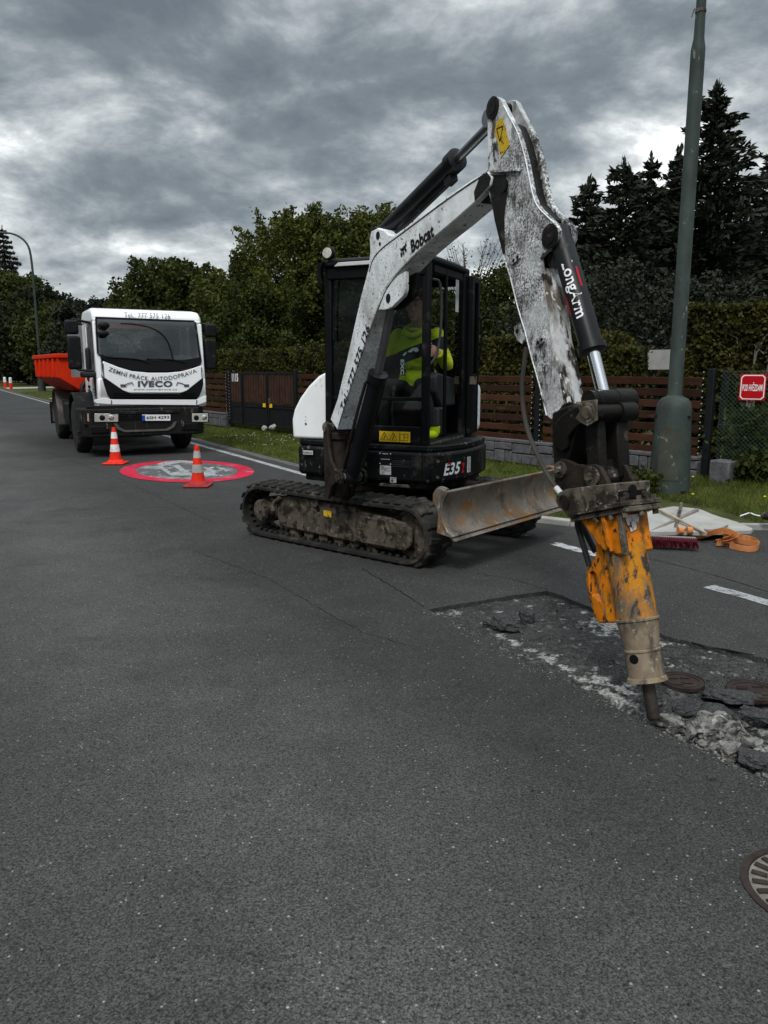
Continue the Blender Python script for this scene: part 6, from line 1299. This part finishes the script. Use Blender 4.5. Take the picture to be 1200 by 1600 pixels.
# rake / hoe head at the end of the broomstick
mb = MB(); P = [onz(u, v, .10) for u, v in ((1100, 828), (1112, 829), (1128, 826), (1137, 821))]; mb.tube(P, [.014, .008], 6, smooth=1); ho = mb.build('shovel_blade', m_handle2, None); tag(ho, 'dark end of a hand tool just beyond the broomstick tip', 'tool')
def ribbon(name, pts, wd, m, parent, tilt=None):
    P = [Vector(p) for p in pts]
    for _ in range(2):
        Q2 = [P[0]]
        for i in range(len(P)-1): Q2 += [P[i]*.75+P[i+1]*.25, P[i]*.25+P[i+1]*.75]
        P = Q2+[P[-1]]
    vs = []
    for i, p in enumerate(P):
        d = (P[min(i+1, len(P)-1)]-P[max(0, i-1)]).normalized(); u = Vector(tilt[0]).lerp(Vector(tilt[1]), i/(len(P)-1)) if tilt else UP; s_2 = (u-d*u.dot(d)).normalized(); t_ = d.cross(s_2)*.0016
        for w_ in (-1, 1):
            for z_ in (-1, 1): vs.append(p+s_2*wd/2*w_+t_*z_)
    fs = []
    for i in range(len(P)-1):
        a_ = 4*i; fs += [(a_, a_+4, a_+6, a_+2), (a_+1, a_+3, a_+7, a_+5), (a_, a_+1, a_+5, a_+4), (a_+2, a_+6, a_+7, a_+3)]
    mb = MB(); mb.add(vs, fs); return mb.build(name, m, parent, merge=False)
st_ = thing('lashing_strap', 'loose orange webbing strap in loops beside the broom', 'strap', onz(1140, 848))
def sp3(L3): return [onz(u, v, z) for u, v, z in L3]
U1, U2 = (0, 0, 1), (.3, -.6, .7)
ribbon('strap_loop', sp3([(1088, 840, .03), (1102, 836, .06), (1120, 830, .10), (1136, 829, .12), (1150, 836, .10), (1160, 842, .05)]), .055, m_strap, st_, (U2, U1))
ribbon('strap_loop', sp3([(1116, 846, .04), (1130, 844, .05), (1145, 838, .09), (1154, 835, .12), (1146, 843, .07), (1128, 849, .04), (1120, 848, .03)]), .05, m_strap, st_, (U2, U2))
ribbon('strap_loop', sp3([(1140, 852, .028), (1160, 857, .028), (1180, 858, .028), (1188, 852, .028), (1178, 843, .03), (1160, 839, .04), (1148, 844, .04), (1140, 850, .03)]), .05, m_strap, st_, (U1, U1))
ribbon('strap_loop', sp3([(1126, 843, .07), (1142, 840, .07), (1158, 846, .05), (1176, 848, .045), (1186, 850, .03)]), .05, m_strap, st_, (U2, U1))
ribbon('strap_loop', sp3([(1131, 833, .09), (1146, 846, .03), (1150, 848, .028), (1136, 851, .028), (1124, 846, .035)]), .05, m_strap, st_, (U2, (.1, -.9, .4)))
ra = thing('ratchet_strap', 'small rolled orange strap with ratchet tucked behind the broom head', 'strap', onz(1070, 828))
for u in (1063, 1077):
    c = onz(u, 829, .10); mb = MB(); mb.lathe([(.012, -.022), (.034, -.022), (.034, .022), (.012, .022)], c, bd+bnn*.3, 20); mb.build('strap_roll', m_strap, ra)
mb = MB(); mb.box(onz(1070, 829, .09), (.10, .04, .03), (bd, bnn, UP)); mb.build('ratchet', m_brk, ra, bevel=.004)
mb = MB(); mb.tube([onz(u, v, .14) for u, v in ((1157, 806), (1166, 803), (1172, 801), (1180, 805), (1193, 807))], .007, smooth=1); ho = mb.build('white_cord', m_wink, None); tag(ho, 'short bent white cord lying in the grass at the right edge', 'cord')
mb = MB(); mb.ell(onz(1200, 806, .15), (.07, .05, .04)); ho = mb.build('brown_clod', m_mud, None); tag(ho, 'brown clod at the end of the white cord in the grass', 'clod')
# ================================================================== MANHOLES AND RUBBLE
def valve_cover(p, r, label, lift):
    o = thing('valve_cover', label, 'manhole cover', p, group='small rusty valve covers in the dug strip')
    mb = MB(); mb.lathe([(r*.82, -.10), (r*.82, .0), (r*1.0, .004), (r*1.0, .022), (r*.97, .026), (r*.95, .020), (0.001, .020)], p, UP, 36, caps=False); c = mb.build('cover', m_iron, o)
    mb = MB(); z = UP*.022
    mb.lathe([(r*.80, .018), (r*.80, .024), (r*.74, .024), (r*.74, .018)], p, UP, 36, caps=False)
    for k_ in range(5): mb.box(p+z+Vector((random.uniform(-.4, .4)*r, random.uniform(-.5, .5)*r, 0)), (r*.4, r*.10, .008))
    mb.build('raised_pattern', m_iron, o); return o
valve_cover(G(1066, 1064, -.03)+UP*-.018, .108, 'small round rusty cover just behind the chisel', 0); valve_cover(G(1176, 1080, -.02)+UP*-.015, .122, 'small round rusty cover near the right edge behind the asphalt slab', 0)
mc = G(1280, 1394); mh = thing('manhole_cover', 'large round cast iron manhole cover cut by the right edge of the picture', 'manhole cover', mc)
R0 = (G(1157, 1372)-mc).length
mb = MB(); mb.lathe([(R0, -.03), (R0, .004), (R0-.02, .007), (R0-.025, -.004)], mc, UP, 64, caps=False); mb.build('frame', m_iron, mh)
m_grout = mat('dusty_mortar', (.16, .15, .125), .95, var=.3, scale=30, bump=.8, bscale=120)
mb = MB(); mb.lathe([(R0-.024, .0015), (R0-.085, .0015)], mc, UP, 64, caps=False); mb.build('dust_fill', m_grout, mh)
mb = MB(); n_ = int(2*pi*(R0-.053)/.040)
for k_ in range(n_):
    a = 2*pi*k_/n_; d = Vector((cos(a), sin(a), 0)); s2 = Vector((-sin(a), cos(a), 0)); mb.box(mc+d*(R0-.053)+UP*.004, (.044, .019, .008), (d, s2, UP))
mb.build('raised_block', m_iron, mh, bevel=.002, seg=1)
mb = MB(); mb.lathe([(R0-.085, .0), (R0-.085, .008), (R0-.098, .008), (R0-.1, .002), (.001, .002)], mc, UP, 64, caps=False); mb.build('cover', m_iron, mh)
mb = MB(); n_ = 36
for ring_ in (.125, .175, .225):
    for k_ in range(n_):
        a = 2*pi*(k_+.5*(ring_ == .175))/n_; d = Vector((cos(a), sin(a), 0)); s2 = Vector((-sin(a), cos(a), 0)); mb.box(mc+d*(R0-ring_)+UP*.005, (.034, .018*(R0-ring_)/R0, .008), (d, s2, UP))
mb.build('raised_block', m_grout, mh)
def chunk(p, size, m, label, name='concrete_chunk', group=None, seed=0, flat=1.0, cat='rubble', rot=None):
    r = random.Random(seed); bm = bmesh.new(); bmesh.ops.create_icosphere(bm, subdivisions=4 if max(size) > .05 else 2, radius=1)
    off = Vector((r.uniform(0, 50), r.uniform(0, 50), r.uniform(0, 50)))
    planes = [(Vector((r.gauss(0, 1), r.gauss(0, 1), r.gauss(0, .8))).normalized(), r.uniform(.45, .85)) for _ in range(9)]
    for v in bm.verts:
        q = v.co.copy()
        for n_, d_ in planes:
            k_ = q.dot(n_)
            if k_ > d_: q -= n_*(k_-d_)*.96
        q += q.normalized()*(mn.fractal(q*2.6+off, .6, 2.2, 6)*.17+mn.noise(q*11+off)*.05); v.co = Vector((q.x*size[0], q.y*size[1], q.z*size[2]))
    me = bpy.data.meshes.new(name); bm.to_mesh(me); bm.free(); me.shade_smooth(); me.set_sharp_from_angle(angle=radians(28)); me.materials.append(m)
    o = bpy.data.objects.new(name, me); COL.objects.link(o); o.location = p; o.rotation_euler = rot or (r.uniform(-.35, .35), r.uniform(-.35, .35), r.uniform(0, 6)); return tag(o, label, cat, group)
m_chunk2 = mat('pale_broken_concrete', (.20, .193, .178), .95, var=.4, scale=18, layers=[((.05, .048, .044), .48, .10, 16, 13, S1, None), ((.50, .49, .46), .56, .08, 9, 13, S1, None)], bump=1.0, bscale=90)
big = [((1115, 1142), (.10, .135, .075), m_chunk2, 'largest pale cream concrete chunk, right of the chisel tip', (-.1, .15, .7), 0),
 ((1033, 1124), (.105, .055, .045), m_chunk, 'flat grey concrete piece lying directly under the chisel tip', (0, .1, -.5), 0), ((1128, 1117), (.045, .035, .03), m_chunk2, 'small pale chunk on top right of the largest pile chunk', None, 0),
 ((1139, 1170), (.07, .055, .045), m_chunk, 'rough dark grey chunk below the largest pale chunk', None, 0), ((1157, 1140), (.04, .075, .035), m_chunk, 'long narrow grey chunk leaning right of the largest pale chunk', (.2, .3, .6), 0),
 ((1175, 1157), (.04, .03, .03), m_chunk2, 'bright white chunk at the right of the rubble pile', None, 0), ((1080, 1147), (.032, .04, .03), m_chunk, 'mid grey chunk between the chisel tip piece and the largest chunk', None, 0)]
for i, ((u, v), sz_, m_, lb, rt, z_) in enumerate(big): chunk(G(u, v, -.03)+UP*-.005, sz_, m_, lb, seed=20+i, rot=rt)
slabs = [((1140, 1088), (.15, .085, .038), 'thin rounded dark asphalt slab between the two rusty covers', (.0, .05, -.25)), ((782, 984), (.13, .075, .06), 'larger broken asphalt slab lying in the far end of the dug strip', (.1, .12, -.3)), ((824, 973), (.085, .055, .065), 'smaller broken asphalt lump right of the larger slab', (-.2, .15, .5)),
 ((1072, 1105), (.10, .05, .03), 'dark asphalt chunk right of the chisel, tilted', (.3, -.2, -.5)), ((1105, 1106), (.11, .06, .03), 'dark asphalt chunk behind the small pale chunk', (.2, .1, -.3)), ((1190, 1120), (.10, .05, .03), 'dark asphalt chunk at the right picture edge', (.1, .2, -.4)), ((1178, 1185), (.09, .07, .035), 'dark rubble block at the near right rim of the pit', (.1, .2, .4)), ((745, 980), (.04, .03, .02), 'small dark asphalt piece left of the larger slab', None), ((1111, 1216), (.022, .018, .010), 'small loose asphalt lump lying alone on the road near the pit', None)]
for i, ((u, v), sz_, lb, rt) in enumerate(slabs): chunk(G(u, v, -.03 if i != 8 else .005)+UP*(.0 if i not in (1, 2) else .036), sz_, m_slab, lb, 'asphalt_slab', seed=60+i, rot=rt)
rr = random.Random(5)
def in_patch(x, y):
    c = False; j = len(PATCH)-1
    for i in range(len(PATCH)):
        xi, yi, xj, yj = PATCH[i].x, PATCH[i].y, PATCH[j].x, PATCH[j].y
        if (yi > y) != (yj > y) and x < (xj-xi)*(y-yi)/(yj-yi)+xi: c = not c
        j = i
    return c
cnt = 0
while cnt < 110:
    u = rr.gauss(1130, 60); v = 1105+(u-1010)*.38+rr.gauss(22, 26); p = G(u, v, -.04)
    if not in_patch(p.x, p.y) or u > 1260: continue
    s_2 = abs(rr.gauss(0, .011))+.008; p.z = floor_h(p.x, p.y)+s_2*.5
    chunk(p, (s_2*rr.uniform(.8, 1.6), s_2, s_2*.75), rr.choice((m_chunk, m_chunk, m_slab)), 'small broken lump in the rubble heap around the chisel', 'rubble_lump', 'small lumps in the rubble heap', seed=200+cnt); cnt += 1
# loose grit: uncountable
def grit(name, n, fn, s0, s1, m, seed):
    r = random.Random(seed); mb = MB()
    for _ in range(n):
        p = fn(r)
        if p is None: continue
        s_2 = r.uniform(s0, s1)*(1 if r.random() < .9 else 1.8); V_ = [p+Vector((r.uniform(-1, 1), r.uniform(-1, 1), r.uniform(0, 1)))*s_2 for _ in range(5)]; mb.add(V_, [(0, 1, 2), (0, 2, 3), (0, 3, 4), (1, 2, 4), (2, 3, 4), (0, 1, 4)])
    return tag(mb.build(name, m, merge=False, smooth=False), kind='stuff')
def g1(r):
    u = r.uniform(660, 1260); v = 952+(u-668)*.505+r.gauss(0, 9); p = G(u, v); 
    if in_patch(p.x, p.y): p.z = floor_h(p.x, p.y)
    return p
grit('loose_grit', 1300, g1, .002, .007, m_chunk, 1)
def g2(r):
    u = r.uniform(690, 1260); v = r.uniform(930, 1230); p = G(u, v, -.05)
    if not in_patch(p.x, p.y): return None
    p.z = floor_h(p.x, p.y); return p
grit('loose_grit', 5200, g2, .002, .009, m_slab, 2)
def g3(r):
    p = G(900, 1120)+Vector((r.gauss(.3, .6), r.gauss(-.5, .5), 0)); return p if not in_patch(p.x, p.y) else None
grit('scattered_stones', 260, g3, .0015, .005, m_slab, 3)
grit('scattered_stones', 130, lambda r: G(r.uniform(0, 1200), r.uniform(900, 1600)), .001, .0035, m_chunk, 4)
# flower stones by the gate
for i, (u, v, s_2, lb) in enumerate(((413, 669, .10, 'small white stone in front of the gate, left of the pair'), (426, 667, .13, 'larger white stone in front of the gate, right of the pair'))): chunk(G(u, v, .22), (s_2, s_2*.7, s_2*.6), mat('pale_stone', (.38, .36, .32), .8), lb, 'garden_stone', 'white stones by the gate', seed=90+i, cat='stone')
# ================================================================== VEGETATION
def leaf_quads(P, size, r, elong=1.5, droop=0.0, vert=None):
    n = len(P); a = r.normal(size=(n, 3)); 
    if vert is not None: a = a+vert
    a /= np.linalg.norm(a, axis=1)[:, None]; b = r.normal(size=(n, 3)); b -= a*(a*b).sum(1)[:, None]; b /= np.linalg.norm(b, axis=1)[:, None]
    s = (size*r.uniform(.6, 1.35, n))[:, None]; A = a*s*elong*.5; B = b*s*.5
    V = np.concatenate([P-A, P+B, P+A, P-B]); i = np.arange(n); return V, np.stack([i, i+n, i+2*n, i+3*n], 1)
def arr(vs): return np.array([[v[0], v[1], v[2]] for v in vs])
def broadleaf(loc, h, rx, label, seed, nleaf=16000, leaf_s=.075, m=None, base=.18, ntw=170, twl=(.5, 1.1), name='broadleaf_tree', group='leafy trees behind the hedge', dens=.15, cat='tree', top=.85, ry=None, bare=False):
    r = np.random.default_rng(seed); rd = random.Random(seed); o = thing(name, label, cat, loc, group=group); mb = MB(); ry = ry or rx
    mb.tube([(0, 0, -.2), (rd.uniform(-.1, .1), rd.uniform(-.1, .1), h*.35), (rd.uniform(-.2, .2), rd.uniform(-.2, .2), h*.75)], [h*.028, h*.010], 8, smooth=1)
    tips = []; cz = h*(base+(1-base)*.48); hz_ = h*(1-base)*.5
    lobes = [(rd.uniform(0, 2*pi), rd.uniform(-.6, .9), rd.uniform(.75, 1.1)) for _ in range(9)]
    for k_ in range(ntw):
        z = rd.uniform(-.95, .97); a = rd.uniform(0, 2*pi); rr_ = math.sqrt(max(0, 1-z*z)); k2 = rd.uniform(.45, 1)**.6
        if z > .3: k2 = rd.uniform(.3, 1.0)**.6
        k2 *= 1-.42*max(0, z)**1.2
        wob_ = .80+.46*mn.noise(Vector((cos(a)*1.6+seed, sin(a)*1.6, z*1.9)))
        e_ = Vector((cos(a)*rr_*rx*k2*wob_, sin(a)*rr_*ry*k2*wob_, cz+z*hz_*(.9*wob_+.1)*(.75+.25*rd.random() if z > 0 else 1)))
        d = Vector((cos(a)*rr_*.6, sin(a)*rr_*.6, .75+.3*z)).normalized(); L_ = rd.uniform(*twl)
        t2 = e_+d*L_
        if t2.z > h*1.0: dz_ = t2.z-h*(.93+.07*rd.random()); e_.z -= dz_; t2.z -= dz_
        tips.append((e_, t2))
        if k_ % 5 == 0: mb.tube([(0, 0, max(h*base*.8, e_.z*.55-h*.06)), (e_.x*.5, e_.y*.5, e_.z*.8), tuple(e_)], [h*.008, h*.0025], 5, smooth=1)
    if bare:
        for e_, t2 in tips:
            mb.tube([(0, 0, h*rd.uniform(.2, .6)), (e_.x*.6, e_.y*.6, e_.z*.85), tuple(e_), tuple(t2)], [.022, .006], 4, smooth=1)
            for _ in range(4):
                q0 = e_.lerp(t2, rd.random()); mb.tube([tuple(q0), tuple(q0+Vector((rd.uniform(-.25, .25), rd.uniform(-.2, .2), rd.uniform(.15, .4))))], .005, 4)
    mb.build('trunk', m_bark, o, world=False)
    per = nleaf//ntw; T0 = np.repeat(arr([t[0] for t in tips]), per, 0); T1 = np.repeat(arr([t[1] for t in tips]), per, 0); f_ = r.random(len(T0))[:, None]
    sp_ = (dens*(1.7-1.25*f_))*np.ones((1, 3))*np.array([[1.3, 1.3, .8]]); P = T0*(1-f_)+T1*f_+r.normal(size=T0.shape)*sp_
    V, Fq = leaf_quads(P, leaf_s, r); nmesh('crown', V, Fq, m or lf_green, o); return o
def spruce(loc, h, rb, label, seed, nb=34, m=None, per=26, name='spruce_tree', group='spruces on the right', top=0, gap=.0):
    r = np.random.default_rng(seed); rd = random.Random(seed); o = thing(name, label, 'tree', loc, group=group); mb = MB(); mb.lathe([(h*.018, 0), (h*.003, h)], (0, 0, -.2), UP, 8); pts = []; ax = []
    for i in range(nb):
        f_ = (i+.3)/nb; z = h*(.07+.93*f_); R_ = rb*(1-f_)**.62*(1-.25*rd.random())+.10
        nbr = max(4, int(13*(1-f_)+4))
        for k_ in range(nbr):
            a = 2*pi*(k_+rd.random()*.8)/nbr; R2 = R_*rd.uniform(.55, 1.15)
            if rd.random() < gap: continue
            d = Vector((cos(a), sin(a), 0)); n_ = int(1.7*per*(.35+R2/rb*1.1))
            t_ = r.random(n_)**.75; zz_ = z-.22*R2*t_+.10*R2*t_**3+.16*h/nb*r.normal(size=n_); side = r.normal(size=n_)*.10*R2*(1.15-t_)**.5
            pts.append(np.stack([d.x*R2*t_-d.y*side, d.y*R2*t_+d.x*side, zz_-abs(r.normal(size=n_))*.05*R2], 1)); ax.append(np.repeat(np.array([[d.x*1.4, d.y*1.4, .25]]), n_, 0))
            if k_ % 3 == 0: mb.tube([(0, 0, z), tuple(Vector((d.x*R2*.9, d.y*R2*.9, z-.16*R2)))], [h*.004, .008], 4)
    n_ = 30; pts.append(np.stack([r.normal(size=n_)*.05, r.normal(size=n_)*.05, h*(.94+.08*r.random(n_))], 1)); ax.append(np.repeat(np.array([[0, 0, 2.5]]), n_, 0))
    mb.build('trunk', m_bark, o, world=False); P = np.concatenate(pts); A = np.concatenate(ax); V, Fq = leaf_quads(P, (.065+.0024*h), r, 3.2, vert=A*1.6); nmesh('crown', V, Fq, m or lf_spruce, o); return o
def place(u, v, y):  # x, top height for a thing at distance y whose top shows at pixel (u, v)
    p = AT(u, v, y); return p.x, p.z
def S(u, v, y, rb, label, seed, **k): x, z = place(u, v, y); return spruce((x, y, 0), z, rb, label, seed, **k)
def D(u, v, y, rx, label, seed, **k): x, z = place(u, v, y); return broadleaf((x, y, 0), z, rx, label, seed, **k)
S(1120, 133, 25, 3.9, 'tallest dark spruce on the right, its tip highest in the picture', 1, nb=40, per=60, gap=.10)
S(1018, 250, 26, 2.1, 'narrow spruce with thin spire left of the lamp pole', 2, nb=32, per=55, gap=.1)
S(976, 256, 24, 3.0, 'middle spruce left of the lamp pole with forked top', 3, nb=32, per=55, gap=.08)
S(922, 284, 25, 2.6, 'leftmost of the right hand spruces, beside the arm cylinder', 4, nb=30, per=55, gap=.08)
S(1062, 236, 28, 2.3, 'spruce right behind the lamp pole', 5, nb=30, per=55, gap=.08)
S(1215, 235, 27, 3.4, 'spruce at the right picture edge beside the tallest one', 6, nb=30, per=55, gap=.08)
D(955, 400, 20, 2.6, 'dark bushy tree under the spruces behind the slat fence', 7, m=lf_spruce, nleaf=15000, base=.02, ntw=130, name='dark_shrub', group='dark bushes under the spruces', cat='bush')
D(1100, 425, 21, 2.6, 'dark bushy tree behind the right hedge', 8, m=lf_spruce, nleaf=15000, base=.02, ntw=130, name='dark_shrub', group='dark bushes under the spruces', cat='bush')
# leafy trees behind the hedge, left of the excavator
D(265, 405, 32, 3.0, 'leafy tree above the truck roof, leftmost of the fresh green trees', 11, nleaf=32300, leaf_s=0.106, twl=(.5, 1.2))
D(330, 440, 33, 3.0, 'broad low leafy tree just right of the truck roof', 12, nleaf=30400, leaf_s=0.099)
D(385, 395, 30, 1.6, 'slim dark tree between the two fresh green crowns', 13, m=lf_dark, nleaf=17100, leaf_s=0.092, twl=(.7, 1.3), ntw=90)
D(470, 322, 27, 3.5, 'largest fresh green tree left of the excavator cab', 14, m=lf_lime, nleaf=57000, leaf_s=0.083, ntw=260, twl=(.7, 1.5), base=.06, dens=.12)
D(540, 345, 27, 2.8, 'fresh green tree directly behind the cab left pillar', 15, m=lf_green, nleaf=38000, leaf_s=0.083, ntw=190, twl=(.7, 1.4), base=.06)
D(592, 320, 27, 1.8, 'tall green tree with upright shoots above the cab roof', 16, m=lf_lime, nleaf=22800, leaf_s=0.079, ntw=110, twl=(.8, 1.6))
D(400, 440, 25, 2.0, 'low bushy green tree between the hedge and the largest tree', 17, nleaf=28500, leaf_s=0.073, base=.03, ntw=140)
D(640, 430, 26, 2.8, 'green tree seen through the cab behind the operator', 18, m=lf_green, nleaf=30400, base=.03, ntw=150)
D(785, 405, 23, 1.9, 'small leafy tree between the cab and the stick', 19, m=lf_green, nleaf=24700, leaf_s=0.073, base=.03, twl=(.6, 1.2), ntw=120)
D(730, 450, 23, 2.0, 'bushy green tree behind the right side of the cab', 20, m=lf_green, nleaf=24700, leaf_s=0.073, base=.02, ntw=120)
D(862, 440, 22, 1.8, 'dark green tree showing behind the stick', 21, m=lf_dark, nleaf=20900, leaf_s=0.073, base=.02, ntw=110)
D(735, 372, 28, 1.6, 'thin nearly bare tree against the sky between cab and boom', 22, m=lf_dark, nleaf=900, leaf_s=0.05, bare=True, base=.3, ntw=75, twl=(.6, 1.4))
# far left
S(3, 356, 118, 5.2, 'far conifer at the left picture edge behind the curved street lamp', 31, nb=30, per=110, group='far trees on the left')
for i, (u, v, y, rx, m_, lb) in enumerate(((27, 425, 100, 6.0, lf_green, 'far green tree behind the foot of the curved street lamp'), (-30, 440, 165, 11, lf_dark, 'far dark tree cut by the left picture edge'), (62, 448, 92, 5.5, lf_dark, 'far dark tree right of the curved street lamp'), (97, 472, 78, 4.6, lf_green, 'far green tree above the container'), (14, 470, 125, 8.0, lf_dark, 'low bushy tree at the end of the road, left of the container'), (60, 500, 84, 5.0, lf_dark, 'lowest far dark tree in the gap left of the container'), (225, 470, 52, 3.6, lf_dark, 'far dark tree above the left part of the truck roof'), (160, 500, 58, 4.4, lf_dark, 'far dark bushy tree behind the truck cab'))):
    D(u, v, y, rx, lb, 32+i, m=m_, nleaf=20000, leaf_s=.0034*y, base=.02, ntw=140, twl=(.012*y, .028*y), dens=.005*y, group='far trees on the left', name='far_tree')
for i, (u, v) in enumerate(((102, 462), (122, 450), (142, 448), (160, 450), (176, 454), (192, 456), (206, 462))):
    x, z = place(u, v, 68); broadleaf((x, 68+i % 2, 0), z, 1.6, 'dark pointed cypress number %s in the far row above the truck' % ('one two three four five six seven'.split()[i]), 50+i, nleaf=8000, leaf_s=.20, m=lf_spruce, base=.0, ntw=70, twl=(.3, .7), dens=.24, name='cypress_tree', group='dark row of cypresses behind the truck')
# wood along the far left verge, reads as one mass
r_ = np.random.default_rng(99); n_ = 26000; tl = r_.uniform(8, 135, n_); hh_ = 5.5+2.0*np.sin(tl*.35)+1.2*np.sin(tl*1.1); of = -9-6*r_.random(n_)**.6; zz_ = hh_*r_.random(n_)**.7; of = of-np.sin(tl*.9)*.8
P_ = np.stack([-.5*tl+.866*of, .866*tl+.5*of, zz_], 1); n2_ = 9000; al = r_.uniform(-16, 9, n2_); P2_ = np.stack([-.5*(136+5*r_.random(n2_))+.866*al, .866*(136+5*r_.random(n2_))+.5*al, 9*r_.random(n2_)**.7], 1)
V, Fq = leaf_quads(np.concatenate([P_, P2_]), .55, r_, 1.3); tag(nmesh('distant_wood', V, Fq, lf_dark), kind='stuff')
# hedges
def hedge(name, a, b, wd, h, label, n, seed, m=lf_hedge, round_end=False, z0=.1):
    r = np.random.default_rng(seed); a, b = Vector(a), Vector(b); L_ = (b-a).length; d = (b-a)/L_; q = Vector((-d.y, d.x, 0)); q = q if q.dot(FN) > 0 else -q; o = thing(name, label, 'hedge', (a.x, a.y, 0), group='clipped hedges behind the fence')
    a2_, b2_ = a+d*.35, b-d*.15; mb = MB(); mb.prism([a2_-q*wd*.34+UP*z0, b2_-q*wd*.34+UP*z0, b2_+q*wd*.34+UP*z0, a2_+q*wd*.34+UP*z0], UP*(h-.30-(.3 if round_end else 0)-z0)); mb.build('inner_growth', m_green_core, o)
    s = r.random(n)*L_; face = r.random(n); w_ = np.where(face < .62, -wd/2, np.where(face < .70, wd/2, (r.random(n)-.5)*wd)); z = np.where(face < .70, z0+(h-z0)*r.random(n), h)
    bump = np.array([.07*mn.noise(Vector((x*1.1, y_*3, c*1.6))) + .04*mn.noise(Vector((x*4, y_*3, c*4+5))) for x, y_, c in zip(s, w_, z)])
    P = np.zeros((n, 3)); off = w_+np.where(face < .62, -bump, np.where(face < .70, bump, 0))+r.normal(size=n)*.035; zz_ = z+np.where(face >= .70, bump*1.3, 0)+r.normal(size=n)*.035
    rnd = np.clip((z-(h-.18))/.18, 0, 1)*.10; off = np.where(face < .62, off+rnd, off)
    if round_end: zz_ = zz_-np.clip((.5-s)/.5, 0, 1)**2*.35
    P[:, 0] = d.x*s+q.x*off; P[:, 1] = d.y*s+q.y*off; P[:, 2] = zz_
    ne = n//14; E_ = np.zeros((ne, 3)); ew = (r.random(ne)-.5)*wd; ez = z0+(h-z0-.15)*r.random(ne); es = r.normal(size=ne)*.05+.02*np.abs(ew)
    E_[:, 0] = d.x*es+q.x*ew; E_[:, 1] = d.y*es+q.y*ew; E_[:, 2] = ez; P = np.concatenate([P, E_])
    V, Fq = leaf_quads(P, .048, r, 1.3); nmesh('leaf_cover', V, Fq, m, o); return o
hA = FPt(905)+FN*1.15; hB = FPt(470)+FN*1.15; hC = FPt(470)+FN*1.2; hD = FPt(180)+FN*1.2
hedge('garden_hedge', hA, hB, .9, 2.03, 'long clipped hedge behind the excavator and slat fence', 85000, 1, round_end=True)
hedge('garden_hedge', hC, hD, .9, 2.0, 'clipped hedge above the gate reaching behind the truck', 55000, 2)
pa = FPt(992)+FN*1.4; hedge('garden_hedge', pa+Vector((6.0, -4.6, 0)), pa, 1.0, 2.36, 'tall clipped hedge at the right behind the wire fence', 95000, 3)
# stems showing inside the right hedge
mb = MB(); rd = random.Random(3)
for k_ in range(5):
    c = pa+Vector((.8, -.6, 0))*(.75+k_*.32)-FN*.56; 
    for j in range(3): mb.tube([c+UP*.3, c+UP*(1.1+.1*j)+CLd*rd.uniform(-.08, .08), c+UP*(1.6+.15*j)+CLd*rd.uniform(-.25, .25), c+UP*(1.85+.1*j)+CLd*rd.uniform(-.3, .3)], [.022, .006], 5, smooth=1)
o = mb.build('bare_stems', m_pale, None); tag(o, 'pale bare branching stems in the front of the tall right hedge', 'shrub')
# weeds along the wire fence
def weed(loc, h, r0, label, seed, m=lf_green, n=1800, ls=.05): return broadleaf(loc, h, r0, label, seed, nleaf=n, leaf_s=ls, m=m, base=.0, ntw=26, twl=(.1, .25), dens=.05, name='weedy_shrub', group='weedy shrubs at the fence', cat='shrub')
for i, (f_, hh_) in enumerate(((.25, .95), (.7, .6), (1.2, .7), (1.7, .7), (.45, .4))): c = CL0+CLd*f_+cn*(.28 if i < 4 else .1); weed((c.x, c.y, .1), hh_, .34, ['ragged green shrub against the wire fence next to the black post', 'low ragged shrub behind the red sign', 'taller ragged shrub right of the red sign', 'ragged shrub at the far right end of the wire fence', 'small weed clump at the foot of the wire fence'][i], 70+i)
weed((lp_.x-.42, lp_.y-.12, .08), .30, .22, 'nettle clump at the foot of the near lamp post', 80, n=700, ls=.05)
for i, (u, hh_, dd_, lb) in enumerate(((1010, 1.35, 1.6, 'young leafy shrub left of the lamp post behind the slat fence'), (985, 1.2, 1.2, 'leafy shrub behind the slat fence next to the breaker linkage'), (1055, 1.5, 1.4, 'leafy shrub right behind the lamp post'), (955, 1.3, 1.8, 'low shrub behind the fence at the stick'))): c = FPt(u)+FN*dd_; weed((c.x, c.y, .1), hh_+.45, .5, lb, 84+i, m=lf_dark if i % 2 else lf_green, n=3200, ls=.06)
# garden frame and pale board behind the fence
gx = FPt(1000, 560)+FN*4.2; gf = thing('garden_swing_frame', 'red brown wooden garden frame behind the slat fence', 'garden frame', gx); mb = MB()
tz = 1.72
mb.beam(gx+UP*tz-FD*-.9, gx+UP*tz-FD*.9, .12, .12); mb.build('crossbeam', m_wood, gf)
for s_2 in (-.7, .7):
    mb = MB(); mb.beam(gx+FD*s_2, gx+FD*s_2+UP*tz, .12, .12, FN); mb.build('leg', m_wood, gf); mb = MB(); mb.beam(gx+FD*s_2*.55+UP*(tz-.05), gx+FD*s_2+UP*(tz-.5), .08, .08, FN); mb.build('brace', m_wood, gf)
bx = PL(1033, 561, gx-FN*.4, FN); bb = thing('pale_board', 'pale slanted board standing behind the fence beside the garden frame', 'board', (bx.x, bx.y, .1)); mb = MB(); mb.prism([bx+FD*.26-UP*.19, bx-FD*.22-UP*.19, bx-FD*.28+UP*.17, bx+FD*.30+UP*.17], FN*.03); mb.build('panel', m_conc, bb)
mb = MB(); mb.beam(bx+UP*-.19, Vector((bx.x, bx.y, .1)), .06, .06, FN); mb.build('leg', m_wood, bb)
#PART5_END
